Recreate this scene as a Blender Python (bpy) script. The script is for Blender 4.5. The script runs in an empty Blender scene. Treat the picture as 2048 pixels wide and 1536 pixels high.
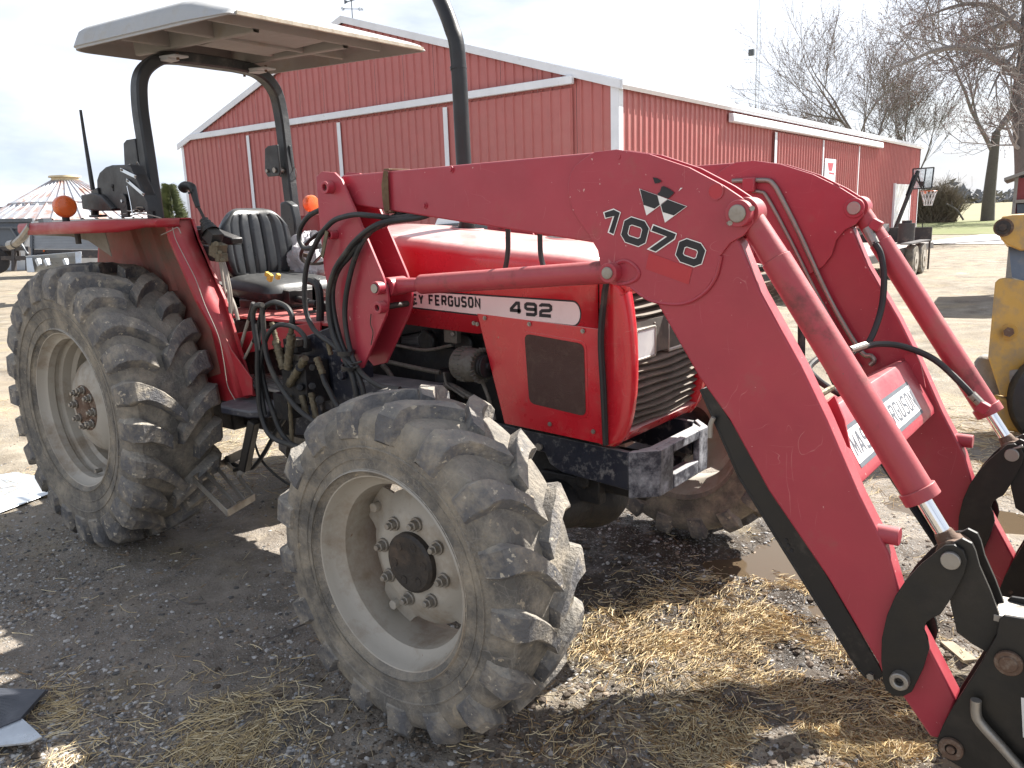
import bpy, math, random
import numpy as np
from mathutils import Vector, Matrix, Quaternion
random.seed(7); rng = np.random.default_rng(7)
SC = bpy.context.scene; COL = SC.collection
V = Vector
# ---------------------------------------------------------------- camera
F = 1620.629; CAM = V((1.793636, -2.684614, 1.685934))
FW = V((-0.608948, 0.766683, -0.203417)).normalized(); RT = V((0.786838, 0.616296, -0.032640)); UP = RT.cross(FW).normalized(); RT = FW.cross(UP).normalized()
cd = bpy.data.cameras.new('camera'); cam = bpy.data.objects.new('camera', cd); COL.objects.link(cam)
cd.sensor_width = 36; cd.lens = F/2048*36; cd.clip_start = 0.05; cd.clip_end = 6000
cam.matrix_world = Matrix(((RT.x, UP.x, -FW.x, CAM.x), (RT.y, UP.y, -FW.y, CAM.y), (RT.z, UP.z, -FW.z, CAM.z), (0, 0, 0, 1)))
SC.camera = cam
# ---------------------------------------------------------------- light
SUN = V((0.33, 0.95, 1.0)).normalized()            # direction towards the sun
sl = bpy.data.lights.new('sun', 'SUN'); sl.energy = 5.0; sl.angle = math.radians(0.55); sl.color = (1.0, 0.955, 0.89)
so = bpy.data.objects.new('sun', sl); COL.objects.link(so); so.rotation_euler = SUN.to_track_quat('Z', 'Y').to_euler(); so.location = (0, 0, 30)
wd = bpy.data.worlds.new('World'); SC.world = wd; wd.use_nodes = True
wn = wd.node_tree.nodes; wl = wd.node_tree.links; wn.clear()
sky = wn.new('ShaderNodeTexSky'); sky.sky_type = 'NISHITA'; sky.sun_disc = False
sky.sun_elevation = math.asin(SUN.z); sky.sun_rotation = math.atan2(SUN.x, SUN.y); sky.dust_density = 2.5; sky.air_density = 1.0
tc = wn.new('ShaderNodeTexCoord'); mp = wn.new('ShaderNodeMapping'); mp.inputs['Scale'].default_value = (1, 1, 3.2)
mp.inputs['Location'].default_value = (0.3, 0.1, 0.0)
nz = wn.new('ShaderNodeTexNoise'); nz.inputs['Scale'].default_value = 2.1; nz.inputs['Detail'].default_value = 7; nz.inputs['Roughness'].default_value = 0.55
cr = wn.new('ShaderNodeValToRGB'); cr.color_ramp.elements[0].position = 0.27; cr.color_ramp.elements[1].position = 0.50
nz2 = wn.new('ShaderNodeTexNoise'); nz2.inputs['Scale'].default_value = 3.3; nz2.inputs['Detail'].default_value = 5
cc = wn.new('ShaderNodeValToRGB'); cc.color_ramp.elements[0].position = 0.33; cc.color_ramp.elements[1].position = 0.5
cc.color_ramp.elements[0].color = (6.1, 7.0, 8.5, 1); cc.color_ramp.elements[1].color = (8.5, 9.0, 9.9, 1)
mx = wn.new('ShaderNodeMix'); mx.data_type = 'RGBA'
bg = wn.new('ShaderNodeBackground'); bg.inputs['Strength'].default_value = 0.05; wo = wn.new('ShaderNodeOutputWorld')
wl.new(tc.outputs['Generated'], mp.inputs['Vector']); wl.new(mp.outputs['Vector'], nz.inputs['Vector']); wl.new(mp.outputs['Vector'], nz2.inputs['Vector'])
wl.new(nz.outputs['Fac'], cr.inputs['Fac'])
sxyz = wn.new('ShaderNodeSeparateXYZ'); wl.new(tc.outputs['Generated'], sxyz.inputs[0])     # the haze thins towards the zenith
mrz = wn.new('ShaderNodeMapRange'); mrz.inputs['From Min'].default_value = .30; mrz.inputs['From Max'].default_value = .85; mrz.inputs['To Min'].default_value = 1.0; mrz.inputs['To Max'].default_value = .30; wl.new(sxyz.outputs['Z'], mrz.inputs['Value'])
mlt = wn.new('ShaderNodeMath'); mlt.operation = 'MULTIPLY'; wl.new(cr.outputs['Color'], mlt.inputs[0]); wl.new(mrz.outputs['Result'], mlt.inputs[1]); wl.new(mlt.outputs[0], mx.inputs['Factor'])
wl.new(nz2.outputs['Fac'], cc.inputs['Fac']); wl.new(sky.outputs['Color'], mx.inputs['A']); wl.new(cc.outputs['Color'], mx.inputs['B'])
wl.new(mx.outputs['Result'], bg.inputs['Color']); wl.new(bg.outputs['Background'], wo.inputs['Surface'])
SC.view_settings.view_transform = 'Standard'; SC.view_settings.look = 'None'; SC.view_settings.exposure = 1.42; SC.view_settings.gamma = 1
try: SC.view_settings.use_curve_mapping = False
except Exception: pass

# ---------------------------------------------------------------- measuring helpers: a sight line through a photo pixel meets a known plane
def ray(u, v): return FW + RT*((u-1024)/F) - UP*((v-768)/F)
def bp(u, v, ax, val):
    d = ray(u, v); return CAM + d*((val-CAM[ax])/d[ax])
def bX(u, v, k): return bp(u, v, 0, k)
def bY(u, v, k): return bp(u, v, 1, k)
def bZ(u, v, k=0.0): return bp(u, v, 2, k)
def at(u, v, d): return CAM + ray(u, v)*d
def proj(P):
    d = V(P)-CAM; z = d.dot(FW); return (1024+F*d.dot(RT)/z, 768-F*d.dot(UP)/z)

# ---------------------------------------------------------------- mesh helpers
class MB:
    def __init__(s): s.v = []; s.f = []; s.mi = []; s.cur = 0
    def add(s, vs, fs):
        n = len(s.v); s.v += [tuple(p) for p in vs]; s.f += [tuple(i+n for i in f) for f in fs]; s.mi += [s.cur]*len(fs); return s
    def box(s, c, d, R=None):
        c = V(c); pts = []
        for i in (-1, 1):
            for j in (-1, 1):
                for k in (-1, 1):
                    p = V((i*d[0]/2, j*d[1]/2, k*d[2]/2)); pts.append(c + (R @ p if R else p))
        return s.add(pts, [(0,1,3,2),(4,6,7,5),(0,4,5,1),(2,3,7,6),(0,2,6,4),(1,5,7,3)])
    def prism(s, pts, vec):
        pts = [V(p) for p in pts]; vec = V(vec); n = len(pts)
        nrm = V((0,0,0))
        for i in range(n): nrm += (pts[i]-pts[0]).cross(pts[(i+1) % n]-pts[0])
        if nrm.dot(vec) > 0: pts = pts[::-1]
        return s.add(pts+[p+vec for p in pts], [tuple(range(n)), tuple(range(2*n-1, n-1, -1))]+[(i, i+n, (i+1) % n+n, (i+1) % n) for i in range(n)])
    def bar(s, a, b, w, h, up=(0,0,1)):
        a = V(a); b = V(b); d = (b-a); L = d.length; d.normalize(); u = V(up)
        if abs(d.dot(u)) > .98: u = V((1,0,0))
        sd = d.cross(u).normalized(); u = sd.cross(d)
        return s.add([a+sd*x*w/2+u*y*h/2+d*z for z in (0, L) for x, y in ((-1,-1),(1,-1),(1,1),(-1,1))],
                     [(3,2,1,0),(4,5,6,7),(0,1,5,4),(1,2,6,5),(2,3,7,6),(3,0,4,7)])
    def cyl(s, a, b, r, n=20, r2=None, cap=True):
        a = V(a); b = V(b); d = (b-a).normalized(); u = d.orthogonal().normalized(); w = d.cross(u); r2 = r if r2 is None else r2
        pts = [a+(u*math.cos(t)+w*math.sin(t))*r for t in [2*math.pi*i/n for i in range(n)]]+[b+(u*math.cos(t)+w*math.sin(t))*r2 for t in [2*math.pi*i/n for i in range(n)]]
        fs = [(i, (i+1) % n, (i+1) % n+n, i+n) for i in range(n)]
        if cap: fs += [tuple(range(n-1, -1, -1)), tuple(range(n, 2*n))]
        return s.add(pts, fs)
    def ring(s, a, b, ro, ri, n=24):
        d = (V(b)-V(a)); L = d.length
        return s.lathe([(0, ri), (0, ro), (L, ro), (L, ri)], a, d, n, close=True)
    def lathe(s, prof, o, axis, n=32, close=False, a0=0, a1=2*math.pi, u=None):
        o = V(o); d = V(axis).normalized(); u = (V(u) if u else d.orthogonal()).normalized(); w = d.cross(u); m = len(prof); full = abs(a1-a0-2*math.pi) < 1e-6
        k = n if full else n+1; pts = []
        for i in range(k):
            t = a0+(a1-a0)*i/n; e = u*math.cos(t)+w*math.sin(t)
            for (x, r) in prof: pts.append(o+d*x+e*r)
        fs = []
        for i in range(n):
            j = (i+1) % k
            for q in range(m if close else m-1):
                r = (q+1) % m; fs.append((i*m+q, j*m+q, j*m+r, i*m+r))
        return s.add(pts, fs)
    def tube(s, pts, r, n=8, sub=6, cap=True):
        P = [V(p) for p in pts]
        if sub > 1 and len(P) > 2:
            Q = [P[0]*2-P[1]]+P+[P[-1]*2-P[-2]]; out = []
            for i in range(1, len(Q)-2):
                for k in range(sub):
                    t = k/sub; a, b, c, d = Q[i-1:i+3]
                    out.append(.5*((2*b)+(c-a)*t+(2*a-5*b+4*c-d)*t*t+(3*b-a-3*c+d)*t**3))
            P = out+[P[-1]]
        vs = []; fs = []; d0 = (P[1]-P[0]).normalized(); u = d0.orthogonal().normalized()
        for i, p in enumerate(P):
            d = (P[min(i+1, len(P)-1)]-P[max(i-1, 0)]).normalized(); u = (u-d*u.dot(d)).normalized(); w = d.cross(u)
            rr = r if not callable(r) else r(i/(len(P)-1))
            vs += [p+(u*math.cos(2*math.pi*k/n)+w*math.sin(2*math.pi*k/n))*rr for k in range(n)]
        for i in range(len(P)-1):
            for k in range(n): fs.append((i*n+k, i*n+(k+1) % n, (i+1)*n+(k+1) % n, (i+1)*n+k))
        if cap: fs += [tuple(range(n-1, -1, -1)), tuple(range((len(P)-1)*n, len(P)*n))]
        return s.add(vs, fs)
    def ball(s, c, r, n=16, m=10, sc=(1,1,1)):
        c = V(c); vs = []; fs = []
        for i in range(m+1):
            a = math.pi*i/m
            for j in range(n):
                b = 2*math.pi*j/n; vs.append(c+V((math.sin(a)*math.cos(b)*r*sc[0], math.sin(a)*math.sin(b)*r*sc[1], math.cos(a)*r*sc[2])))
        for i in range(m):
            for j in range(n): fs.append((i*n+j, (i+1)*n+j, (i+1)*n+(j+1) % n, i*n+(j+1) % n))
        return s.add(vs, fs)
    def build(s, name, mat, parent=None, bevel=0, seg=2, smooth=35, base=False):
        me = bpy.data.meshes.new(name); vs = s.v; loc = None
        if parent is None:
            a = np.array(vs); loc = V(((a[:,0].min()+a[:,0].max())/2, (a[:,1].min()+a[:,1].max())/2, a[:,2].min()))
            vs = [(p[0]-loc.x, p[1]-loc.y, p[2]-loc.z) for p in vs]
        me.from_pydata(vs, [], s.f); me.validate(clean_customdata=False)
        for m in (mat if isinstance(mat, (list, tuple)) else [mat]): me.materials.append(m)
        if isinstance(mat, (list, tuple)) and len(me.polygons) == len(s.mi): me.polygons.foreach_set('material_index', s.mi)
        me.update()
        if smooth:
            me.shade_smooth(); me.set_sharp_from_angle(angle=math.radians(smooth))
        o = bpy.data.objects.new(name, me); COL.objects.link(o)
        if parent is not None: put(o, parent)
        else: o.location = loc
        if bevel:
            b = o.modifiers.new('bevel', 'BEVEL'); b.width = bevel; b.segments = seg; b.limit_method = 'ANGLE'; b.angle_limit = math.radians(38); b.harden_normals = False
        return o
def wloc(o):
    # world position of an object made here: roots carry their place, parts cancel it
    return o.location if o.parent is None else V((0,0,0))
def put(o, parent):
    o.parent = parent; o.matrix_parent_inverse = Matrix.Translation(-wloc(parent))
def empty(name, loc):
    o = bpy.data.objects.new(name, None); COL.objects.link(o); o.location = loc; o.empty_display_size = .2; return o
def tag(o, label=None, cat=None, group=None, kind=None):
    if label: o['label'] = label
    if cat: o['category'] = cat
    if group: o['group'] = group
    if kind: o['kind'] = kind
    return o
def clone(o, parent=None, dloc=None):
    c = o.copy(); COL.objects.link(c)
    if parent is not None: c.parent = parent
    if dloc is not None: c.location = o.location+V(dloc)
    return c

# ---------------------------------------------------------------- materials
def node(nt, t, **kw):
    n = nt.nodes.new(t)
    for k, v in kw.items():
        if k in ('ins',):
            for a, b in v.items(): n.inputs[a].default_value = b
        else: setattr(n, k, v)
    return n
def mat(name, col, rough=.5, metal=0, dirt=None, dirt_amt=.35, dirt_scale=6, topdust_sun=None, top_amt=.6, bump=.15, bscale=40, spec=.5, var=.08, coat=0, chips=None, chip_scale=30, chip_amt=.06, emit=None, scratch=None, tran=0, lines=None, grime=None):
    m = bpy.data.materials.new(name); m.use_nodes = True; nt = m.node_tree; L = nt.links
    b = nt.nodes['Principled BSDF']; geo = node(nt, 'ShaderNodeNewGeometry'); tc = node(nt, 'ShaderNodeTexCoord')
    pos = geo.outputs['Position']
    n1 = node(nt, 'ShaderNodeTexNoise', ins={'Scale': 3.0, 'Detail': 6, 'Roughness': .6}); L.new(pos, n1.inputs['Vector'])
    base = node(nt, 'ShaderNodeMix', data_type='RGBA'); base.inputs['A'].default_value = (*[c*(1-var*2) for c in col], 1); base.inputs['B'].default_value = (*[min(1, c*(1+var*2)) for c in col], 1)
    L.new(n1.outputs['Fac'], base.inputs['Factor']); out = base.outputs['Result']; rsock = None
    facs = []
    def over(prev, fac, c):
        x = node(nt, 'ShaderNodeMix', data_type='RGBA'); x.inputs['B'].default_value = (*c, 1); L.new(prev, x.inputs['A']); L.new(fac, x.inputs['Factor']); return x.outputs['Result']
    def ramp(src, a, b_, lo=0, hi=1):
        r = node(nt, 'ShaderNodeMapRange', ins={'From Min': a, 'From Max': b_, 'To Min': lo, 'To Max': hi}); L.new(src, r.inputs['Value']); return r.outputs['Result']
    if dirt:
        n2 = node(nt, 'ShaderNodeTexNoise', ins={'Scale': dirt_scale, 'Detail': 9, 'Roughness': .68}); L.new(pos, n2.inputs['Vector'])
        f = ramp(n2.outputs['Fac'], .62-.3*dirt_amt, .78-.15*dirt_amt, 0, min(1, .5+dirt_amt)); out = over(out, f, dirt); facs.append(f)
    if topdust_sun:  # colour over upward faces: settled dust, plus painted sun on tyres and bonnet
        sx = node(nt, 'ShaderNodeSeparateXYZ'); L.new(geo.outputs['Normal'], sx.inputs[0])
        n3 = node(nt, 'ShaderNodeTexNoise', ins={'Scale': 9, 'Detail': 8, 'Roughness': .7}); L.new(pos, n3.inputs['Vector'])
        a_ = node(nt, 'ShaderNodeMath', operation='MULTIPLY'); L.new(ramp(sx.outputs['Z'], .25, .9), a_.inputs[0]); L.new(ramp(n3.outputs['Fac'], .3, .7, .15+.35*max(0, top_amt-.75)/.25, top_amt), a_.inputs[1])
        out = over(out, a_.outputs[0], topdust_sun); facs.append(a_.outputs[0])
    if chips:
        n4 = node(nt, 'ShaderNodeTexNoise', ins={'Scale': chip_scale, 'Detail': 4, 'Roughness': .6}); L.new(pos, n4.inputs['Vector'])
        out = over(out, ramp(n4.outputs['Fac'], .735-chip_amt, .75-chip_amt), chips)
    if scratch:
        tot = None
        for k, (sc, w, ro) in enumerate(((12, .016, (.3, .2, .9)), (23, .030, (1.1, .4, .2)), (31, .04, (.5, 1.4, .7)))):
            mpn = node(nt, 'ShaderNodeMapping'); mpn.inputs['Rotation'].default_value = ro; mpn.inputs['Scale'].default_value = (1, 1, .55)
            nn = node(nt, 'ShaderNodeTexNoise', ins={'Scale': 3.0+4*k, 'Detail': 2}); L.new(pos, nn.inputs['Vector'])
            ad = node(nt, 'ShaderNodeVectorMath', operation='ADD'); sc_ = node(nt, 'ShaderNodeVectorMath', operation='SCALE'); sc_.inputs['Scale'].default_value = .22
            L.new(nn.outputs['Color'], sc_.inputs[0]); L.new(pos, ad.inputs[0]); L.new(sc_.outputs[0], ad.inputs[1]); L.new(ad.outputs[0], mpn.inputs['Vector'])
            vo = node(nt, 'ShaderNodeTexVoronoi', feature='DISTANCE_TO_EDGE', ins={'Scale': sc}); L.new(mpn.outputs[0], vo.inputs['Vector'])
            f = ramp(vo.outputs['Distance'], 0, w, .34, 0)
            n5 = node(nt, 'ShaderNodeTexNoise', ins={'Scale': 3.5+k, 'Detail': 3}); L.new(pos, n5.inputs['Vector'])
            g = node(nt, 'ShaderNodeMath', operation='MULTIPLY'); L.new(f, g.inputs[0]); L.new(ramp(n5.outputs['Fac'], .42, .62), g.inputs[1])
            out = over(out, g.outputs[0], scratch)
    if lines:          # hairline scuffs: thin contours of a stretched noise, in patches
        for k, (sc, ro) in enumerate((((3, 3, 14), (.4, .7, .2)), ((11, 4, 3), (.2, .1, 1.1)))):
            mpn = node(nt, 'ShaderNodeMapping'); mpn.inputs['Scale'].default_value = sc; mpn.inputs['Rotation'].default_value = ro; L.new(pos, mpn.inputs['Vector'])
            nn = node(nt, 'ShaderNodeTexNoise', ins={'Scale': 1.5, 'Detail': .6}); L.new(mpn.outputs[0], nn.inputs['Vector'])
            ab = node(nt, 'ShaderNodeMath', operation='SUBTRACT'); L.new(nn.outputs['Fac'], ab.inputs[0]); ab.inputs[1].default_value = .5
            aa = node(nt, 'ShaderNodeMath', operation='ABSOLUTE'); L.new(ab.outputs[0], aa.inputs[0])
            nm = node(nt, 'ShaderNodeTexNoise', ins={'Scale': 7.0+3*k, 'Detail': 4}); L.new(pos, nm.inputs['Vector'])
            g = node(nt, 'ShaderNodeMath', operation='MULTIPLY'); L.new(ramp(aa.outputs[0], 0, .0035, .5, 0), g.inputs[0]); L.new(ramp(nm.outputs['Fac'], .56, .64), g.inputs[1])
            out = over(out, g.outputs[0], lines)
    if grime:          # oily rubbed patches
        ng = node(nt, 'ShaderNodeTexNoise', ins={'Scale': 7, 'Detail': 9, 'Roughness': .72}); L.new(pos, ng.inputs['Vector'])
        f = ramp(ng.outputs['Fac'], .56, .70, 0, .75); out = over(out, f, grime); facs.append(f)
    L.new(out, b.inputs['Base Color'])
    b.inputs['Metallic'].default_value = metal; b.inputs['Specular IOR Level'].default_value = spec
    b.inputs['Coat Weight'].default_value = coat; b.inputs['Coat Roughness'].default_value = .12
    n6 = node(nt, 'ShaderNodeTexNoise', ins={'Scale': 14, 'Detail': 6}); L.new(pos, n6.inputs['Vector'])
    rb = ramp(n6.outputs['Fac'], .3, .7, max(.03, rough-.1), min(1, rough+.12))
    for f in facs:
        x = node(nt, 'ShaderNodeMix', data_type='FLOAT'); L.new(f, x.inputs['Factor']); L.new(rb, x.inputs['A']); x.inputs['B'].default_value = .85; rb = x.outputs['Result']
    L.new(rb, b.inputs['Roughness'])
    if bump:
        nb = node(nt, 'ShaderNodeTexNoise', ins={'Scale': bscale, 'Detail': 5, 'Roughness': .6}); L.new(pos, nb.inputs['Vector'])
        bu = node(nt, 'ShaderNodeBump', ins={'Strength': bump, 'Distance': .01}); L.new(nb.outputs['Fac'], bu.inputs['Height']); L.new(bu.outputs[0], b.inputs['Normal'])
    if tran: b.inputs['Transmission Weight'].default_value = tran
    if emit: b.inputs['Emission Color'].default_value = (*emit[0], 1); b.inputs['Emission Strength'].default_value = emit[1]
    return m
DUST = (.36, .30, .235); MUD = (.10, .078, .058)
M = {}
M['red'] = mat('loader_red_paint', (.35, .030, .050), .42, dirt=(.27, .09, .075), dirt_amt=.12, topdust_sun=(.55, .26, .24), top_amt=.6, chips=(.58, .32, .30), chip_scale=44, chip_amt=.03, coat=.12, var=.14, bump=.06, lines=(.58, .26, .25))
M['redgrime'] = mat('rubbed_ram_paint', (.36, .038, .052), .42, dirt=(.30, .11, .09), dirt_amt=.25, topdust_sun=(.55, .28, .25), top_amt=.5, chips=(.10, .07, .06), chip_scale=30, chip_amt=.02, coat=.1, var=.14, bump=.08, lines=(.1, .06, .05), grime=(.11, .045, .04))
M['hoodred'] = mat('hood_red_paint', (.50, .014, .026), .3, dirt=(.32, .10, .075), dirt_amt=.16, topdust_sun=(.66, .49, .45), top_amt=1.0, coat=.45, var=.08, bump=.04, chips=(.34, .2, .15), chip_scale=30, chip_amt=.015, lines=(.60, .25, .22))  # pale top tint joins dust with painted sun glare
M['fenderred'] = mat('fender_red_paint', (.36, .022, .032), .45, dirt=(.26, .10, .075), dirt_amt=.3, topdust_sun=(.50, .25, .21), top_amt=.75, bump=.08, coat=.1)
M['fendermud'] = mat('muddy_fender_underside', (.30, .10, .08), .85, dirt=(.17, .12, .09), dirt_amt=.6, dirt_scale=4, bump=.35)
M['navy'] = mat('dark_frame_paint', (.018, .021, .034), .42, dirt=(.30, .29, .28), dirt_amt=.30, dirt_scale=22, topdust_sun=(.30, .29, .28), top_amt=.75, bump=.2)
M['bumper'] = mat('worn_bumper_paint', (.022, .025, .04), .5, dirt=(.33, .345, .37), dirt_amt=.62, dirt_scale=16, topdust_sun=(.42, .41, .40), top_amt=1.0, bump=.3)
M['black'] = mat('black_paint', (.009, .009, .010), .38, dirt=(.12, .10, .08), dirt_amt=.12, topdust_sun=(.16, .15, .14), top_amt=.5, bump=.1)
M['linkblack'] = mat('satin_black_plate', (.010, .009, .0075), .5, dirt=(.045, .035, .026), dirt_amt=.22, bump=.1, chips=(.2,.18,.16), chip_scale=60, chip_amt=-.03)
M['rops'] = mat('rops_black_paint', (.018, .020, .023), .42, dirt=(.16, .15, .14), dirt_amt=.1, topdust_sun=(.2,.2,.2), top_amt=.4, bump=.25, bscale=160)
M['rubber'] = mat('hose_rubber', (.013, .014, .016), .5, dirt=(.13, .115, .09), dirt_amt=.2, bump=.1, topdust_sun=(.16, .15, .13), top_amt=.4)
M['tyre'] = mat('tyre_rubber', (.125, .118, .108), .82, dirt=(.33, .29, .23), dirt_amt=.72, dirt_scale=8, bump=1.0, bscale=55, scratch=(.36, .33, .29), spec=.25, topdust_sun=(.40, .36, .30), top_amt=.55, chips=(.34, .29, .22), chip_scale=24, chip_amt=.07, var=.2)  # top tint paints sun brightness on the upward tread, beyond its dust
M['lug'] = mat('rubbed_lug_rubber', (.125, .124, .128), .72, dirt=(.35, .31, .25), dirt_amt=.60, dirt_scale=13, bump=1.0, bscale=70, spec=.3, topdust_sun=(.42, .38, .31), top_amt=.6, chips=(.45, .40, .32), chip_scale=36, chip_amt=.10, var=.22)  # upward lug faces tinted pale for sunlight as well as dust
M['rim'] = mat('cream_rim_paint', (.40, .37, .32), .55, dirt=(.23, .175, .12), dirt_amt=.46, dirt_scale=5, bump=.12, chips=(.22, .13, .08), chip_scale=42, chip_amt=.02)
M['hub'] = mat('hub_cap_black', (.028, .023, .020), .55, dirt=(.12, .085, .06), dirt_amt=.45, bump=.4)
M['rust'] = mat('rusty_steel', (.13, .08, .055), .75, dirt=(.3, .25, .2), dirt_amt=.4, dirt_scale=30, bump=.4, metal=.3)
M['steel'] = mat('worn_steel', (.33, .31, .28), .45, metal=.75, dirt=(.24, .18, .13), dirt_amt=.3, bump=.2)
M['chrome'] = mat('chrome_rod', (.75, .76, .78), .12, metal=1, bump=.02, var=.02)
M['brass'] = mat('dirty_brass', (.16, .135, .09), .6, metal=.5, dirt=(.1, .085, .06), dirt_amt=.5, dirt_scale=30, bump=.4)
M['grille'] = mat('grille_plastic', (.05, .043, .036), .62, dirt=(.17, .14, .105), dirt_amt=.4, topdust_sun=(.28, .235, .18), top_amt=.8, bump=.2, var=.15)
M['mesh'] = mat('side_screen_mesh', (.085, .045, .036), .7, dirt=(.13, .085, .065), dirt_amt=.4, bump=.8, bscale=420, dirt_scale=30)
M['canopy'] = mat('weathered_canopy', (.36, .375, .39), .6, dirt=(.34, .31, .26), dirt_amt=.3, topdust_sun=(.40, .39, .36), top_amt=.5, bump=.12)
M['canopyin'] = mat('canopy_underside', (.225, .215, .205), .7, dirt=(.2, .165, .13), dirt_amt=.3, bump=.1)
M['vinyl'] = mat('black_vinyl', (.022, .024, .027), .33, topdust_sun=(.13, .13, .12), top_amt=.35, bump=.06, dirt=(.1,.09,.08), dirt_amt=.08)
M['orange'] = mat('amber_lens', (.85, .17, .03), .3, dirt=(.35, .12, .05), dirt_amt=.25, tran=.25, bump=.1, bscale=90, coat=.4)
M['white'] = mat('white_decal', (.70, .60, .60), .5, bump=0, dirt=(.5,.42,.4), dirt_amt=.15)
M['whitepaint'] = mat('white_trim', (.72, .74, .78), .5, dirt=(.4, .38, .36), dirt_amt=.1, bump=.04)
M['decalwhite'] = mat('plain_white_decal', (.80, .78, .76), .45, bump=0)
M['decalblack'] = mat('black_decal', (.012, .012, .016), .55, bump=0, chips=(.35, .3, .3), chip_scale=55, chip_amt=-.05)
M['glass'] = mat('headlamp_glass', (.88, .89, .92), .06, tran=.55, bump=0, dirt=(.5,.46,.4), dirt_amt=.2)
M['mirror'] = mat('lamp_reflector', (.8, .8, .8), .15, metal=1, bump=.1, bscale=20)
M['dark'] = mat('engine_grime_and_hole_shade', (.010, .010, .012), .6, dirt=(.045, .037, .03), dirt_amt=.3, dirt_scale=20, bump=.5)
M['alu'] = mat('dirty_cast_aluminium', (.13, .12, .105), .6, metal=.4, dirt=(.09, .075, .06), dirt_amt=.5, dirt_scale=30, bump=.5)
M['leather'] = mat('old_leather_strap', (.11, .065, .032), .75, dirt=(.22, .16, .09), dirt_amt=.4, bump=.5)
M['barnred'] = mat('barn_red_steel', (.43, .135, .125), .45, dirt=(.45, .19, .17), dirt_amt=.35, dirt_scale=.9, bump=.03, var=.06)
M['galv'] = mat('galvanised_steel', (.50, .53, .57), .4, metal=.55, dirt=(.42, .40, .38), dirt_amt=.25, dirt_scale=2, bump=.05)
M['binroof'] = mat('rust_streaked_steel', (.46, .48, .51), .5, metal=.3, dirt=(.36, .15, .075), dirt_amt=.5, dirt_scale=1.6, bump=.08)
M['cream'] = mat('cream_cap', (.6, .5, .32), .6)
M['greysteel'] = mat('grey_wagon_paint', (.10, .115, .135), .55, dirt=(.22, .2, .18), dirt_amt=.2, dirt_scale=2)
M['yellow'] = mat('worn_yellow_paint', (.50, .29, .06), .55, dirt=(.27, .21, .14), dirt_amt=.5, dirt_scale=5, chips=(.12, .08, .05), chip_scale=16, chip_amt=-.02, bump=.1)
M['bluegrey'] = mat('blue_grey_plate', (.10, .13, .18), .45, dirt=(.2,.2,.2), dirt_amt=.2)
M['concrete'] = mat('rough_concrete', (.24, .225, .205), .9, dirt=(.15, .13, .11), dirt_amt=.4, bump=.8, bscale=25)
M['wood'] = mat('weathered_wood', (.34, .28, .2), .8, dirt=(.2, .16, .12), dirt_amt=.4, bump=.3)
M['bark'] = mat('grey_brown_bark', (.13, .115, .105), .9, dirt=(.08, .068, .058), dirt_amt=.4, bump=.6, bscale=12)
M['twig'] = mat('pale_grey_twigs', (.20, .178, .165), .9, bump=0)
M['bud'] = mat('reddish_buds', (.16, .085, .07), .8, bump=0)
M['conifer'] = mat('conifer_needles', (.16, .19, .085), .8, bump=0, var=.3)
M['brush'] = mat('dry_brush_twigs', (.20, .165, .12), .9, bump=0, var=.2)
M['farwood'] = mat('far_tree_line', (.20, .20, .205), .95, bump=0, var=.25)
M['pickup'] = mat('white_car_paint', (.78, .79, .82), .25, coat=.6, bump=0)
M['winglass'] = mat('car_window_glass', (.03, .035, .04), .05, bump=0, spec=.8)
M['plastic'] = mat('clear_plastic_wrap', (.74, .70, .73), .3, bump=1.0, bscale=60, tran=.15, var=.2)
M['yellowbit'] = mat('yellow_foam', (.6, .42, .08), .7)
M['wire'] = mat('pale_wire', (.27, .245, .21), .5, bump=0)
M['copper'] = mat('zinc_pipe', (.30, .27, .235), .38, metal=.8, bump=.1, dirt=(.2, .14, .1), dirt_amt=.3)
M['sheet'] = mat('galvanised_sheet', (.50, .54, .58), .35, metal=.5, dirt=(.45, .42, .38), dirt_amt=.35, dirt_scale=5, bump=.3, bscale=9)
M['mat'] = mat('ribbed_mat', (.07, .075, .09), .5, metal=.2, dirt=(.35, .31, .26), dirt_amt=.3)
M['whitedoor'] = mat('white_door', (.72, .72, .70), .6, dirt=(.5, .46, .4), dirt_amt=.3, dirt_scale=2)
M['shedred'] = mat('shed_red_boards', (.20, .03, .03), .7)
M['net'] = mat('net_cord', (.7, .7, .7), .8)
M['deck'] = mat('trailer_deck_boards', (.36, .33, .30), .85, dirt=(.22,.19,.16), dirt_amt=.3)
M['trailer'] = mat('trailer_dark_steel', (.05, .045, .045), .6, dirt=(.2, .16, .13), dirt_amt=.3)

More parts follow.
